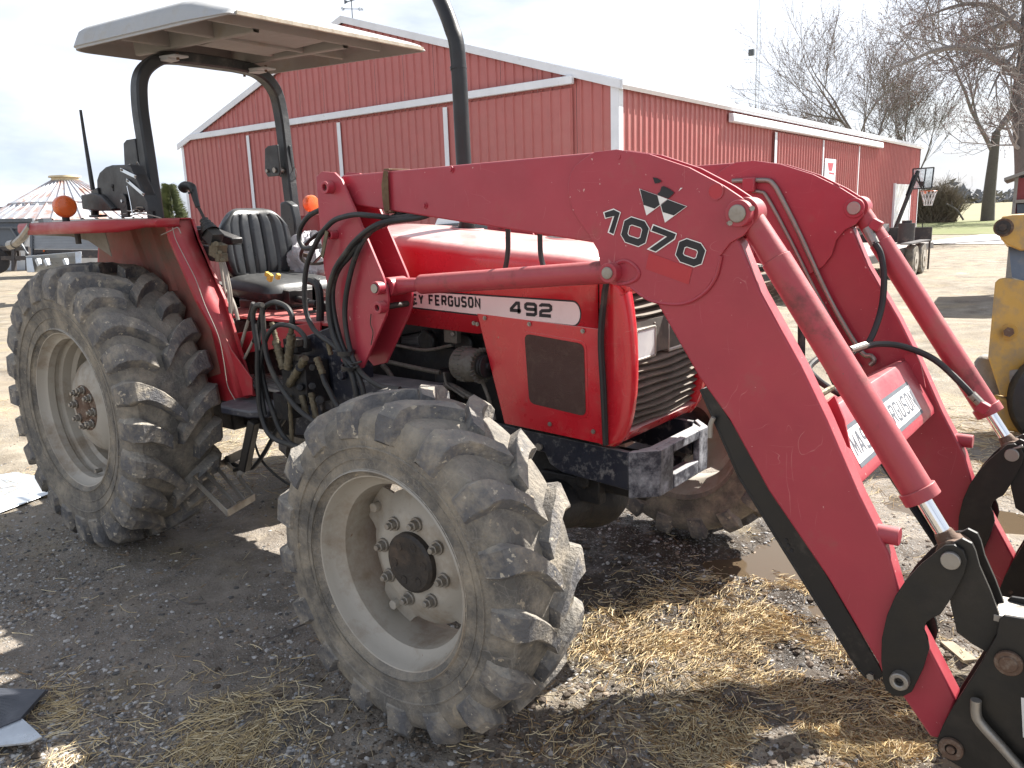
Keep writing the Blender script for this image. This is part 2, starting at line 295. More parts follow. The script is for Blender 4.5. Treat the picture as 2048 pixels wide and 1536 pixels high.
# ---------------------------------------------------------------- stroke lettering (squared letters cut as thick lines)
GL = {
 '0': [([(0,.2),(0,.8),(.2,1),(.8,1),(1,.8),(1,.2),(.8,0),(.2,0)], 1)], 'O': [([(0,.2),(0,.8),(.2,1),(.8,1),(1,.8),(1,.2),(.8,0),(.2,0)], 1)],
 '1': [([(.05,.80),(.62,1),(.62,0)], 0)], '7': [([(0,1),(1,1),(1,.72),(.25,0)], 0)],
 '4': [([(.78,0),(.78,1),(.55,1),(0,.42),(0,.28),(1,.28)], 0)],
 '9': [([(1,.5),(.15,.5),(0,.62),(0,.88),(.15,1),(.85,1),(1,.88),(1,.12),(.85,0),(.05,0)], 0)],
 '2': [([(0,.82),(.0,.88),(.15,1),(.85,1),(1,.88),(1,.62),(.85,.5),(.15,.44),(0,.3),(0,0),(1,0)], 0)],
 'M': [([(0,0),(0,1),(.5,.25),(1,1),(1,0)], 0)], 'A': [([(0,0),(.42,1),(.58,1),(1,0)], 0), ([(.2,.28),(.8,.28)], 0)],
 'S': [([(1,.86),(.85,1),(.15,1),(0,.86),(0,.64),(.15,.52),(.85,.48),(1,.36),(1,.14),(.85,0),(.15,0),(0,.14)], 0)],
 'E': [([(1,1),(0,1),(0,0),(1,0)], 0), ([(0,.5),(.85,.5)], 0)], 'Y': [([(0,1),(.5,.45),(.5,0)], 0), ([(1,1),(.5,.45)], 0)],
 'F': [([(1,1),(0,1),(0,0)], 0), ([(0,.5),(.85,.5)], 0)], 'R': [([(0,0),(0,1),(.85,1),(1,.88),(1,.6),(.85,.48),(0,.48)], 0), ([(.55,.48),(1,0)], 0)],
 'G': [([(1,.84),(.85,1),(.15,1),(0,.86),(0,.14),(.15,0),(.85,0),(1,.14),(1,.5),(.55,.5)], 0)],
 'U': [([(0,1),(0,.16),(.18,0),(.82,0),(1,.16),(1,1)], 0)], 'N': [([(0,0),(0,1),(1,0),(1,1)], 0)], 'W': [([(0,1),(.25,0),(.5,.8),(.75,0),(1,1)], 0)],
}
def stroke2d(pts, closed, w):
    """outline quads of a thick mitred line"""
    n = len(pts); L = []; R = []
    for i in range(n):
        p = V(pts[i]); a = V(pts[(i-1) % n]) if (closed or i > 0) else None; b = V(pts[(i+1) % n]) if (closed or i < n-1) else None
        d1 = (p-a).normalized() if a is not None else (b-p).normalized(); d2 = (b-p).normalized() if b is not None else d1
        t = (d1+d2)
        t = t.normalized() if t.length > 1e-4 else d1
        nn = V((-t.y, t.x)); k = 1/max(.42, nn.dot(V((-d1.y, d1.x)))); L.append(p+nn*w/2*k); R.append(p-nn*w/2*k)
        if a is None: L[-1] -= d1*w*.0; 
    qs = []
    for i in range(n if closed else n-1):
        j = (i+1) % n; qs.append((L[i], R[i], R[j], L[j]))
    return qs
def letters(mb, text, org, ex, ey, nrm, h, cw, gap, w, lift=.0012, thick=.001, slant=0, grow=0):
    """org = lower left; ex, ey unit directions; letters stand proud by lift along nrm"""
    org = V(org); ex = V(ex).normalized(); ey = V(ey).normalized(); nrm = V(nrm).normalized(); x = 0
    for ch in text:
        if ch == ' ': x += cw*.75; continue
        for k, (pts, cl) in enumerate(GL[ch]):
            iw = cw-w; ih = h-w
            P = [V((x+w/2+p[0]*iw, w/2+p[1]*ih)) for p in pts]
            if grow and not cl:
                d = (P[0]-P[1]).normalized(); P[0] = P[0]+d*grow; d = (P[-1]-P[-2]).normalized(); P[-1] = P[-1]+d*grow
            for q in stroke2d(P, cl, w+2*grow):
                mb.add([org+ex*(p.x+p.y*slant)+ey*p.y+nrm*(lift+k*.0001) for p in q], [(0,1,2,3)])
        x += cw*(.8 if ch == '1' else 1)+gap
    return mb
def orient(mb, nrm):
    nrm = V(nrm)
    for i, f in enumerate(mb.f):
        a, b, c = [V(mb.v[k]) for k in f[:3]]
        if (b-a).cross(c-a).dot(nrm) < 0: mb.f[i] = f[::-1]
    return mb
# ================================================================ SETTING
def vnoise(x, y, s, seed=0):
    x = x/s+seed*17.31; y = y/s-seed*9.17; xi = np.floor(x).astype(np.int64); yi = np.floor(y).astype(np.int64); fx = x-xi; fy = y-yi
    fx = fx*fx*(3-2*fx); fy = fy*fy*(3-2*fy)
    def h(a, b):
        n = (a*374761393+b*668265263+seed*1442695) & 0x7fffffff; n = ((n ^ (n >> 13))*1274126177) & 0x7fffffff; return ((n ^ (n >> 16)) & 0xffff)/65535.0
    return (h(xi, yi)*(1-fx)+h(xi+1, yi)*fx)*(1-fy)+(h(xi, yi+1)*(1-fx)+h(xi+1, yi+1)*fx)*fy-.5
def sstep(a, b, x): t = np.clip((x-a)/(b-a), 0, 1); return t*t*(3-2*t)
def mudness(x, y):       # churned mud lies in front of and beyond the near wheel
    d = np.hypot((x-.95)/1.5, (y+.05)/1.5); return 1-sstep(.7, 1.5, d+.35*vnoise(x, y, .6, 5))
def height(x, y):
    r = np.hypot(x-CAM.x, y-CAM.y); near = 1-sstep(14, 45, r); m = mudness(x, y)
    h = .028*vnoise(x, y, 1.3, 1)+.016*vnoise(x, y, .5, 2)+.010*vnoise(x, y, .17, 3)+.007*vnoise(x, y, .07, 4)*(1-sstep(4, 9, r))+.0035*vnoise(x, y, .03, 9)*(1-sstep(2.5, 6, r))
    rough = .055*np.abs(vnoise(x, y, .22, 6))+.035*vnoise(x, y, .11, 7)+.018*vnoise(x, y, .05, 8)
    # tyre ruts across the yard beyond
    rut = .035*np.sin((x*.25+y*1.0)*2.1+1.5*vnoise(x, y, 3, 11))*sstep(3.5, 6, r)
    rut2 = .02*vnoise(x*.35, y, .35, 12)*sstep(3, 5, r)
    h = h+m*(rough-.012)+ (rut+rut2)*near
    # puddle hollows
    for (px_, py_, rx, ry, dz) in PUD: h = h-dz*np.exp(-(((x-px_)/rx)**2+((y-py_)/ry)**2))
    # firm seats under the tyres
    for (wx, wy) in ((0,-.94),(0,1.04),(-2.56,-.69),(-2.56,.79)):
        k = np.exp(-(((x-wx)/.34)**2+((y-wy)/.26)**2)**2); h = h*(1-k)+(.016)*k
    return h*near
PUD = [(.45,1.02,.36,.24,.05), (1.15,2.2,.5,.25,.05), (2.2,3.2,.7,.3,.05), (.92,.60,.14,.08,.03)]
def ground():
    rs = [0.0]+list(np.geomspace(.35, 14, 560))+list(np.geomspace(14.3, 3000, 130)); rs = np.array(rs)
    yaw = math.atan2(FW.y, FW.x); th = np.concatenate([np.linspace(-.72, .72, 620), np.linspace(.72, 2*math.pi-.72, 110)[1:-1]])+yaw
    R_, T_ = np.meshgrid(rs, th, indexing='ij'); X_ = CAM.x+R_*np.cos(T_); Y_ = CAM.y+R_*np.sin(T_); Z_ = height(X_, Y_)
    n, m = X_.shape; vs = np.stack([X_, Y_, Z_], -1).reshape(-1, 3)
    i, j = np.meshgrid(np.arange(n-1), np.arange(m), indexing='ij'); j2 = (j+1) % m
    f = np.stack([i*m+j, (i+1)*m+j, (i+1)*m+j2, i*m+j2], -1).reshape(-1, 4)
    me = bpy.data.meshes.new('ground'); me.vertices.add(len(vs)); me.vertices.foreach_set('co', vs.ravel()); me.loops.add(f.size); me.loops.foreach_set('vertex_index', f.ravel()); me.polygons.add(len(f)); me.polygons.foreach_set('loop_start', np.arange(len(f))*4); me.update(calc_edges=True); me.validate(); me.shade_smooth()
    me.materials.append(ground_mat()); o = bpy.data.objects.new('ground', me); COL.objects.link(o); return tag(o, 'farmyard ground of gravel, dried mud and wet patches', kind='structure')
def ground_mat():
    m = bpy.data.materials.new('farmyard_earth'); m.use_nodes = True; nt = m.node_tree; L = nt.links; b = nt.nodes['Principled BSDF']
    geo = node(nt, 'ShaderNodeNewGeometry'); pos = geo.outputs['Position']
    def noise(s, d=8, r=.6, dist=0): n = node(nt, 'ShaderNodeTexNoise', ins={'Scale': s, 'Detail': d, 'Roughness': r, 'Distortion': dist}); L.new(pos, n.inputs['Vector']); return n.outputs['Fac']
    def ramp(src, a, b_, lo=0, hi=1): r = node(nt, 'ShaderNodeMapRange', ins={'From Min': a, 'From Max': b_, 'To Min': lo, 'To Max': hi}); L.new(src, r.inputs['Value']); return r.outputs['Result']
    def mix(f, A, B):
        x = node(nt, 'ShaderNodeMix', data_type='RGBA')
        for s_, v in (('A', A), ('B', B)):
            if isinstance(v, tuple): x.inputs[s_].default_value = (*v, 1)
            else: L.new(v, x.inputs[s_])
        L.new(f, x.inputs['Factor']); return x.outputs['Result']
    def mul(a, b_):
        x = node(nt, 'ShaderNodeMath', operation='MULTIPLY'); L.new(a, x.inputs[0]); (L.new(b_, x.inputs[1]) if not isinstance(b_, float) else setattr(x.inputs[1], 'default_value', b_)); return x.outputs[0]
    # distance from the parked tractor's front: damp mud near, dry yard far
    dist = node(nt, 'ShaderNodeVectorMath', operation='DISTANCE'); L.new(pos, dist.inputs[0]); dist.inputs[1].default_value = (.2, -.3, 0)
    dn = node(nt, 'ShaderNodeMath', operation='ADD'); L.new(dist.outputs['Value'], dn.inputs[0]); L.new(ramp(noise(.8, 5), .3, .7, -1.3, 1.3), dn.inputs[1])
    damp = ramp(dn.outputs[0], 2.2, 5.0, 1, 0)
    dry = mix(ramp(noise(2.3, 9, .68), .35, .65), (.15, .122, .088), (.34, .30, .235)); dry = mix(ramp(noise(.35, 4), .45, .62), dry, (.30, .25, .185))
    wet = mix(ramp(noise(5, 9, .7), .35, .65), (.165, .140, .114), (.34, .296, .246)); col = mix(damp, dry, wet)
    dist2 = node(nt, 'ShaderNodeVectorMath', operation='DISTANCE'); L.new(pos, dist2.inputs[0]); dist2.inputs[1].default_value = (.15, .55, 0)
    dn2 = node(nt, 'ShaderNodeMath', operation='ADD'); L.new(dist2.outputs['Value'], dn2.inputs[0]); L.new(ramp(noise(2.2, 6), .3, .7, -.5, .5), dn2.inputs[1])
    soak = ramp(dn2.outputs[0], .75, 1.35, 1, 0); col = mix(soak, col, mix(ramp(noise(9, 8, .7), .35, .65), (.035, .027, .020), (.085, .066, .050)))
    # fine gravel grains
    vo = node(nt, 'ShaderNodeTexVoronoi', ins={'Scale': 85.0, 'Randomness': 1.0}); L.new(pos, vo.inputs['Vector'])
    sep = node(nt, 'ShaderNodeSeparateColor'); L.new(vo.outputs['Color'], sep.inputs[0])
    grain = mul(ramp(sep.outputs['Red'], .48, .54), ramp(vo.outputs['Distance'], .30, .22)) if False else mul(ramp(sep.outputs['Red'], .48, .54), ramp(vo.outputs['Distance'], .5, .36))
    grain = mul(grain, ramp(noise(1.6, 4), .38, .56))
    col = mix(mul(grain, .85), col, mix(sep.outputs['Green'], (.17, .16, .145), (.44, .43, .41)))
    # straw litter stain beyond the tractor
    col = mix(mul(ramp(noise(1.1, 6, .7), .52, .66), .45), col, (.42, .34, .20))
    L.new(col, b.inputs['Base Color'])
    gl = mul(ramp(noise(1.5, 6, .6), .50, .66), damp); gl2 = mul(ramp(noise(1.3, 8, .65), .60, .66), .75); gl = mul(ramp(noise(6, 6, .6), .46, .58), soak)
    mxm = node(nt, 'ShaderNodeMath', operation='MAXIMUM'); L.new(gl, mxm.inputs[0]); L.new(gl2, mxm.inputs[1])
    L.new(ramp(mxm.outputs[0], 0, 1, .93, .33), b.inputs['Roughness']); b.inputs['Specular IOR Level'].default_value = .4
    bu = node(nt, 'ShaderNodeBump', ins={'Strength': .9, 'Distance': .02}); add = node(nt, 'ShaderNodeMath', operation='ADD'); L.new(noise(34, 8, .7), add.inputs[0]); L.new(mul(grain, .5), add.inputs[1]); L.new(add.outputs[0], bu.inputs['Height']); L.new(bu.outputs[0], b.inputs['Normal'])
    return m
ground()
# puddles: level sheets of muddy water that the hollows rise through
wm = bpy.data.materials.new('muddy_water'); wm.use_nodes = True; wb = wm.node_tree.nodes['Principled BSDF']; wb.inputs['Base Color'].default_value = (.13, .095, .06, 1); wb.inputs['Roughness'].default_value = .06; wb.inputs['IOR'].default_value = 1.33; wb.inputs['Transmission Weight'].default_value = .25
for k, (px_, py_, rx, ry, dz) in enumerate(PUD):
    lv = float(height(np.array([px_]), np.array([py_]))[0])+dz*.46; b = MB(); n = 40
    b.add([V((px_+rx*1.5*math.cos(2*math.pi*i/n), py_+ry*1.5*math.sin(2*math.pi*i/n), lv)) for i in range(n)], [tuple(range(n))]); o = b.build('puddle', wm, None)
    tag(o, 'shallow brown puddle lying in the churned mud', kind='structure')
# lawn strip, concrete lane and field in the distance
def sheet(name, pts, z, m, label):
    b = MB(); b.add([V((x, y, z)) for x, y in pts], [tuple(range(len(pts)))]); orient(b, (0,0,1)); return tag(b.build(name, m, None, smooth=0), label, kind='structure')
gm = mat('spring_grass', (.125, .145, .035), .9, dirt=(.17, .155, .07), dirt_amt=.5, dirt_scale=.5, bump=.8, bscale=6, var=.25)
fm = mat('stubble_field', (.23, .20, .115), .95, dirt=(.16, .17, .075), dirt_amt=.6, dirt_scale=.05, bump=.3, bscale=3)
cm = mat('pale_concrete', (.62, .60, .56), .85, dirt=(.5, .47, .41), dirt_amt=.4, dirt_scale=1)
sheet('field', [(-900,74),(900,74),(1800,2400),(-1800,2400)], .012, fm, 'flat stubble field reaching to the far tree line')
sheet('lawn', [(-5.2,44),(60,44),(80,76),(-60,76),(-40,44)], .020, gm, 'green lawn strip behind the concrete lane')
sheet('lane', [(-6.2,33.4),(60,36),(60,44.5),(-5.0,43.5)], .028, cm, 'pale concrete lane crossing beyond the yard')

# ================================================================ BARN
A0 = V((-6.352, 11.020, 0)); ang = .013; U = V((-math.cos(ang), -math.sin(ang), 0)); Wv = V((U.y*-1*-1, -U.x, 0)); Wv = V((U.y, -U.x, 0))
BW, BL, ZE, ZP = 14.626, 25.994, 4.011, 6.257
def gp(a, d, z): return A0+U*a-Wv*d+V((0,0,z))          # on the gable: a along, d out of the wall
def sp_(l, d, z): return A0+Wv*l-U*d+V((0,0,z))          # on the long side: l along, d out
BN = empty('barn', A0+U*BW/2); tag(BN, 'large red steel barn with white trim and sliding doors', 'barn')
def corr(a0, a1, zf0, zf1, fn, name, lift=0, zb=0, pitch=.229, rib=.032):
    """ribbed steel sheet from a0 to a1, tops given by zf0/zf1 function of position"""
    b = MB(); xs = [a0]; ds = [0]; a = a0
    k = math.floor(a0/pitch)
    while True:
        c = (k+.5)*pitch; k += 1
        if c-.03 > a1: break
        for off, d in ((-.030, 0), (-.012, rib), (.012, rib), (.030, 0)):
            if a0 < c+off < a1: xs.append(c+off); ds.append(d)
    xs.append(a1); ds.append(0)
    vs = []
    for x_, d in zip(xs, ds): vs += [fn(x_, d+lift, zb), fn(x_, d+lift, zf0(x_))]
    b.add(vs, [(2*i, 2*i+2, 2*i+3, 2*i+1) for i in range(len(xs)-1)])
    return b
def gtop(a): return ZE+(ZP-ZE)*(1-abs(a-BW/2)/(BW/2))-.04
a = 0
nP = 16; pw = BW/nP
for i in range(nP):
    b = corr(i*pw+.004, (i+1)*pw-.004, gtop, None, gp, 'wall_panel', zb=0.0); b.build('wall_panel', M['barnred'], BN, smooth=0)
nS = 28; ps = BL/nS
for i in range(nS):
    b = corr(i*ps+.004, (i+1)*ps-.004, lambda l: ZE-.06, None, sp_, 'wall_panel'); b.build('wall_panel', M['barnred'], BN, smooth=0)
b = MB(); b.prism([gp(BW,0,0),gp(BW,0,ZE),gp(BW,-BL,ZE),gp(BW,-BL,0)], U*-.02); b.prism([gp(0,-BL,0),gp(0,-BL,ZE),gp(BW/2,-BL,ZP),gp(BW,-BL,ZE),gp(BW,-BL,0)], Wv*-.02); b.build('back_wall', M['barnred'], BN, smooth=0)
# roof sheets with ribs, fascia and ridge cap
for sd in (0, 1):
    rf = None
    n = 26; 
    for i in range(n):
        l0 = -.10+(BL+.2)*i/n; l1 = -.10+(BL+.2)*(i+1)/n; b = MB(); prof = []
        for k in range(4):
            c = l0+(l1-l0)*(k+.5)/4; prof += [(c-.04, 0), (c-.015, .028), (c+.015, .028), (c+.04, 0)]
        prof = [(l0+.003, 0)]+prof+[(l1-.003, 0)]
        def rp(l, d, e): 
            aa = (-.12 if sd == 0 else BW+.12); z0_ = ZE-.035
            return gp(aa, -l, z0_+.05+d) if e else gp(BW/2, -l, ZP+.05+d)
        vs = []
        for l, d in prof: vs += [rp(l, d, 1), rp(l, d, 0)]
        b.add(vs, [(2*i_, 2*i_+2, 2*i_+3, 2*i_+1) for i_ in range(len(prof)-1)]); b.build('roof_sheet', M['galv'], BN, smooth=0)
b = MB()
for (a0, a1) in ((-.14, BW/2), (BW+.14, BW/2)):
    z0 = ZE-.05; z1 = ZP+.02
    b.prism([gp(a0,.10,z0+.09), gp(a1,.10,z1+.09), gp(a1,.10,z1-.07), gp(a0,.10,z0-.07)], Wv*.035)
b.build('rake_trim', M['whitepaint'], BN, bevel=.006)
b = MB(); P = [sp_(-.10,.10,ZE-.10), sp_(-.10,.10,ZE+.04), sp_(-.10,.16,ZE+.05), sp_(-.10,.16,ZE-.04)]; b.prism(P, Wv*(BL+.2)); b.build('eave_gutter', M['whitepaint'], BN)
b = MB(); b.prism([gp(-.028,.028,0), gp(.14,.028,0), gp(.14,.034,0), gp(-.034,.034,0)], (0,0,ZE-.02)); b.prism([sp_(-.03,.034,0), sp_(.13,.034,0), sp_(.13,.028,0), sp_(-.03,.028,0)], (0,0,ZE-.02)); b.build('corner_trim', M['whitepaint'], BN)
b = MB(); b.prism([gp(BW+.02,.03,0), gp(BW-.10,.03,0), gp(BW-.10,.036,0), gp(BW+.02,.036,0)], (0,0,ZE-.05)); b.build('corner_trim', M['whitepaint'], BN)
b = MB(); b.prism([sp_(BL,.03,0), sp_(BL-.08,.03,0), sp_(BL-.08,.036,0), sp_(BL,.036,0)], (0,0,ZE-.08)); b.build('corner_trim', M['whitepaint'], BN)
# gable: door track and sliding doors
def ga(u, v):     # photo pixel to position along the gable wall
    d = ray(u, v); n_ = Wv; t = (A0-CAM).dot(n_)/d.dot(n_); p = CAM+d*t; return (p-A0).dot(U), p.z
def sa(u, v):
    d = ray(u, v); n_ = U; t = (A0-CAM).dot(n_)/d.dot(n_); p = CAM+d*t; return (p-A0).dot(Wv), p.z
aL, zL = ga(388, 276); aR, zR = ga(1152, 158); zt_ = (zL+zR)/2
b = MB(); b.prism([gp(aR,.06,zt_+.07), gp(aL,.06,zt_+.07), gp(aL,.06,zt_-.08), gp(aR,.06,zt_-.08)], Wv*-.10); b.build('door_track', M['whitepaint'], BN, bevel=.01)
ed = [ga(1180, 300)[0], ga(895, 300)[0], ga(690, 300)[0], ga(505, 300)[0]]; ed = [aR+.05, ga(900,320)[0], ga(686,300)[0], ga(506,330)[0]]
for i in range(3):
    b = corr(ed[i]+.01, ed[i+1]-.01, lambda q: zt_-.14, None, gp, 'door', lift=.05+.0*i, zb=.05); dr = b.build('sliding_door', M['barnred'], BN, smooth=0)
    tr = MB(); w = .10 if i else .0
    e = ed[i+1]
    tr.prism([gp(e-.06,.085,.05), gp(e+.06,.085,.05), gp(e+.06,.095,.05), gp(e-.06,.095,.05)], (0,0,zt_-.17-.05)); tr.build('door_trim', M['whitepaint'], dr)
# long side: rail, doors, notice and white walk door
l0, z0 = sa(1453, 238); l1, z1 = sa(1757, 290); zr_ = (z0+z1)/2
b = MB(); P = [sp_(l0,.05,zr_+.11), sp_(l0,.17,zr_+.09), sp_(l0,.19,zr_-.08), sp_(l0,.17,zr_-.10), sp_(l0,.05,zr_-.10)]; b.prism(P, Wv*(l1-l0)); b.build('door_track', M['whitepaint'], BN, bevel=.01)
e = [sa(1545,300)[0], sa(1640,320)[0], sa(1712,330)[0]]
for i in range(2):
    b = corr(e[i]+.01, e[i+1]-.01, lambda q: zr_-.14, None, sp_, 'door', lift=.05, zb=.05); dr = b.build('sliding_door', M['barnred'], BN, smooth=0)
    for xx, w in ((e[i], .16 if i == 0 else .10), (e[i+1], .08)):
        tr = MB(); tr.prism([sp_(xx-w/2,.083,.05), sp_(xx+w/2,.083,.05), sp_(xx+w/2,.093+.004*i,.05), sp_(xx-w/2,.093+.004*i,.05)], (0,0,zr_-.20)); tr.build('door_trim', M['whitepaint'], dr)
lA, zA = sa(1643,317); lB, zB = sa(1665,322); zC = sa(1655,372)[1]
b = MB(); b.prism([sp_(lA,.10,zA), sp_(lB,.10,zA), sp_(lB,.10,zC), sp_(lA,.10,zC)], U*-.012); sg = b.build('notice_board', M['whitepaint'], BN)
w_ = lB-lA; b = MB(); b.add([sp_(lA+.22*w_,.1135,zA-.12), sp_(lB-.22*w_,.1135,zA-.12), sp_(lB-.36*w_,.1135,zA-.36), sp_(lA+.36*w_,.1135,zA-.36)], [(0,1,2,3)]); orient(b, -U); b.build('red_cup_mark', M['hoodred'], sg)
b = MB(); b.add([sp_(lA+.40*w_,.1136,zA-.40), sp_(lB-.12*w_,.1136,zA-.42), sp_(lB-.12*w_,.1136,zA-.47), sp_(lA+.40*w_,.1136,zA-.45)], [(0,1,2,3)]); orient(b, -U); b.build('red_cup_mark', M['hoodred'], sg)
lA, zA = sa(1786,368); lB, _ = sa(1817,372)
b = MB(); b.prism([sp_(lA,.03,0.03), sp_(lB,.03,0.03), sp_(lB,.03,zA), sp_(lA,.03,zA)], U*-.05); wd_ = b.build('white_door', M['whitedoor'], BN, bevel=.01)
b = MB()
for xx in (lA, lB): b.prism([sp_(xx-.05,.03,.03), sp_(xx+.05,.03,.03), sp_(xx+.05,.11,.03), sp_(xx-.05,.11,.03)], (0,0,zA))
for t in (.25,.5,.75): b.prism([sp_(lA,.082,zA*t), sp_(lB,.082,zA*t), sp_(lB,.087,zA*t+.03), sp_(lA,.087,zA*t+.03)], (0,0,.02))
b.build('door_frame', M['whitepaint'], wd_)
# weather vane on the ridge
vp = gp(BW/2, -.4, ZP+.10); b = MB(); VT = at(705, 36, (vp-CAM).dot(FW)); b.cyl(VT-V((0,0,.1)), VT+V((0,0,.42)), .012, 8); s_ = .17
c = VT+V((0,0,.20)); b.bar(c-RT*s_, c+RT*s_, .012, .012); b.bar(c-V((.13,.17,0)), c+V((.13,.17,0)), .012, .012); c2 = VT+V((0,0,.36)); b.bar(c2-RT*.16-V((0,0,.02)), c2+RT*.10+V((0,0,.05)), .015, .02)
b.add([c2-RT*.17+V((0,0,-.06)), c2-RT*.06+V((0,0,0)), c2-RT*.17+V((0,0,.05))], [(0,1,2)])
b.ball(c2+RT*.0+V((0,0,.03)), .03, 8, 6)
o = b.build('weather_vane', M['greysteel'], BN)
for ch, p_ in (('W', c+RT*(-s_-.05)-V((0,0,.04))), ('E', c+RT*(s_-.01)-V((0,0,.04))), ('S', c-V((.15,.20,.04))), ('N', c+V((.13,.17,-.04)))):
    mb = MB(); letters(mb, ch, p_, RT, (0,0,1), -FW, .07, .05, 0, .014, lift=0); mb.build('compass_letter', M['greysteel'], o, smooth=0)

# ================================================================ BACKGROUND THINGS
# grain bin
d_bin = 40; C0 = at(150, 500, d_bin); C0.z = 0
top_z = at(150, 352, d_bin).z; eave_z = at(292, 436, d_bin).z; Rb = (at(300, 440, d_bin)-at(150, 440, d_bin)).length*1.02
BI = empty('grain_bin', C0); tag(BI, 'squat silver grain bin with rusty ribbed cone roof and pale cap', 'grain bin')
b = MB(); n = 72; prof = []
k = 0; z = 0
while z < eave_z: prof += [(z, Rb), (z+.035, Rb+.012)]; z += .10
prof.append((eave_z, Rb)); b.lathe(prof, C0, (0,0,1), n); b.build('wall', M['galv'], BI, smooth=60)
nr = 40
for k in range(nr):
    a0 = 2*math.pi*k/nr; a1 = 2*math.pi*(k+1)/nr; b = MB(); r0, r1 = Rb+.10, Rb*.165
    def cp(a, r, up=0): t = (r0-r)/(r0-r1); return C0+V((math.cos(a)*r, math.sin(a)*r, eave_z+(top_z-.28-eave_z)*t+up))
    e = .028*2*math.pi/ nr*3; aa = [(a0, .0), (a0+.012, .06), (a0+.03, .06), (a0+.045, 0), (a1, 0)]
    vs = []
    for a_, up in aa: vs += [cp(a_, r0, up), cp(a_, (r0+r1)/2, up), cp(a_, r1, up)]
    b.add(vs, [f for i in range(4) for f in ((3*i, 3*i+3, 3*i+4, 3*i+1), (3*i+1, 3*i+4, 3*i+5, 3*i+2))]); b.build('roof_panel', M['binroof'], BI, smooth=0)
b = MB(); b.lathe([(top_z-.32, Rb*.17), (top_z-.12, Rb*.155), (top_z-.10, Rb*.19), (top_z-.02, Rb*.185), (top_z, .01)], C0, (0,0,1), 32); b.build('roof_cap', M['cream'], BI)
b = MB(); b.lathe([(0,0),(.03,.04)], C0, (0,0,1), 3)
for rr in (.52, .98):
    r_ = r0*(1-rr)+r1*rr if False else None
b = MB(); zz = eave_z+(top_z-.28-eave_z)*.42; rr = (Rb+.10)*(1-.42)+Rb*.165*.42; b.lathe([(zz, rr+.02),(zz+.05, rr+.06),(zz+.10, rr)], C0, (0,0,1), 48); b.build('roof_ladder_ring', M['binroof'], BI)
# dark low roof far left
P0 = at(0, 455, 70); b = MB(); b.prism([at(-40,455,70), at(-40,418,70), at(10,413,70), at(30,428,70), at(32,455,70)], FW*8); o = b.build('far_shed', M['greysteel'], None); tag(o, 'distant dark shed roof at the far left behind the grain bin', 'shed')
RL = ray(100,500).normalized()
# gravity wagon
WG = empty('grain_wagon', at(40, 540, 24)); WG.location.z = 0; tag(WG, 'dark grey grain wagon with steep hopper end at the far left', 'wagon'); dW = 24
def apx(u, v, d=dW): return at(u, v, d)
b = MB(); b.prism([apx(-60,443), apx(62,441), apx(62,455), apx(46,492), apx(-60,492)], RL*2.2); b.build('hopper_box', M['greysteel'], WG, bevel=.01)
b = MB(); b.bar(apx(-60,442,dW-.05), apx(66,440,dW-.05), .08,.10); b.bar(apx(-60,455,dW-.06), apx(62,455,dW-.06), .05,.06); b.bar(apx(22,456,dW-.06), apx(56,508,dW-.06), .05,.05); b.build('top_rail', M['greysteel'], WG)
b = MB()
for u in (-20, 28, 56): b.bar(apx(u,495), apx(u,542), .10,.10)
for v in (497, 516): b.bar(apx(-60,v), apx(58,v), .08,.12)
b.bar(apx(-60,508,dW+.6), apx(40,508,dW+.6),.08,.4); b.build('frame', M['trailer'], WG)
for u in (-10,): b = MB(); c = apx(u, 522, dW-.1); b.cyl(c, c+RL*.3, .38, 24); b.build('wheel', M['dark'], WG, bevel=.03)
# silver corrugated trailer behind
TL = empty('silver_trailer', at(190, 520, 30)); TL.location.z = 0; tag(TL, 'low silver corrugated trailer body seen beneath the fender', 'trailer'); dT = 30
b = MB()
for k in range(9): v0 = 470+k*3.1; b.prism([at(62,v0,dT), at(310,v0+2,dT), at(310,v0+3.4,dT-.03), at(62,v0+1.4,dT-.03)], RL*.06)
b.prism([at(62,470,dT+.03), at(310,472,dT+.03), at(310,500,dT+.03), at(62,498,dT+.03)], RL*2.3); b.build('body', M['galv'], TL)
b = MB(); b.prism([at(64,499,dT), at(310,501,dT), at(310,516,dT), at(64,516,dT)], RL*2.2); b.build('chassis', M['trailer'], TL)
b = MB(); b.bar(at(64,440,dT),at(64,520,dT),.1,.1); b.box(at(92,452,dT),(.45,.3,.55)); b.build('ladder_post', M['greysteel'], TL)
b = MB(); b.ball(at(88,502,dT-.05), .035, 8, 6); b.build('marker_lamp', M['orange'], TL)
for u in (80, 100, 122): b = MB(); c = at(u, 522, dT-.1); b.cyl(c, c+RL*.25, .30, 20); b.build('wheel', M['dark'], TL, bevel=.03)
# steel bucket in front of them
BK = empty('loader_bucket', at(110, 545, 18)); BK.location.z = 0; tag(BK, 'grey steel loader bucket lying behind the near rear tyre', 'bucket'); dB = 19
b = MB(); b.prism([at(50,512,dB), at(162,503,dB), at(165,512,dB+.1), at(60,522,dB+.1)], RL*.10); b.prism([at(52,516,dB), at(64,516,dB-.02), at(70,545,dB-.02), at(54,545,dB)], RL*1.1); b.prism([at(58,520,dB+.1), at(162,510,dB+.1), at(162,542,dB+.5), at(64,545,dB+.5)], RL*.04); b.prism([at(150,505,dB),at(163,503,dB),at(163,545,dB),at(152,545,dB)], RL*1.1)
for u in (75, 92, 130): b.bar(at(u,518,dB-.05), at(u+6,532,dB-.05), .10,.10)
b.build('shell', M['sheet'], BK, bevel=.01)
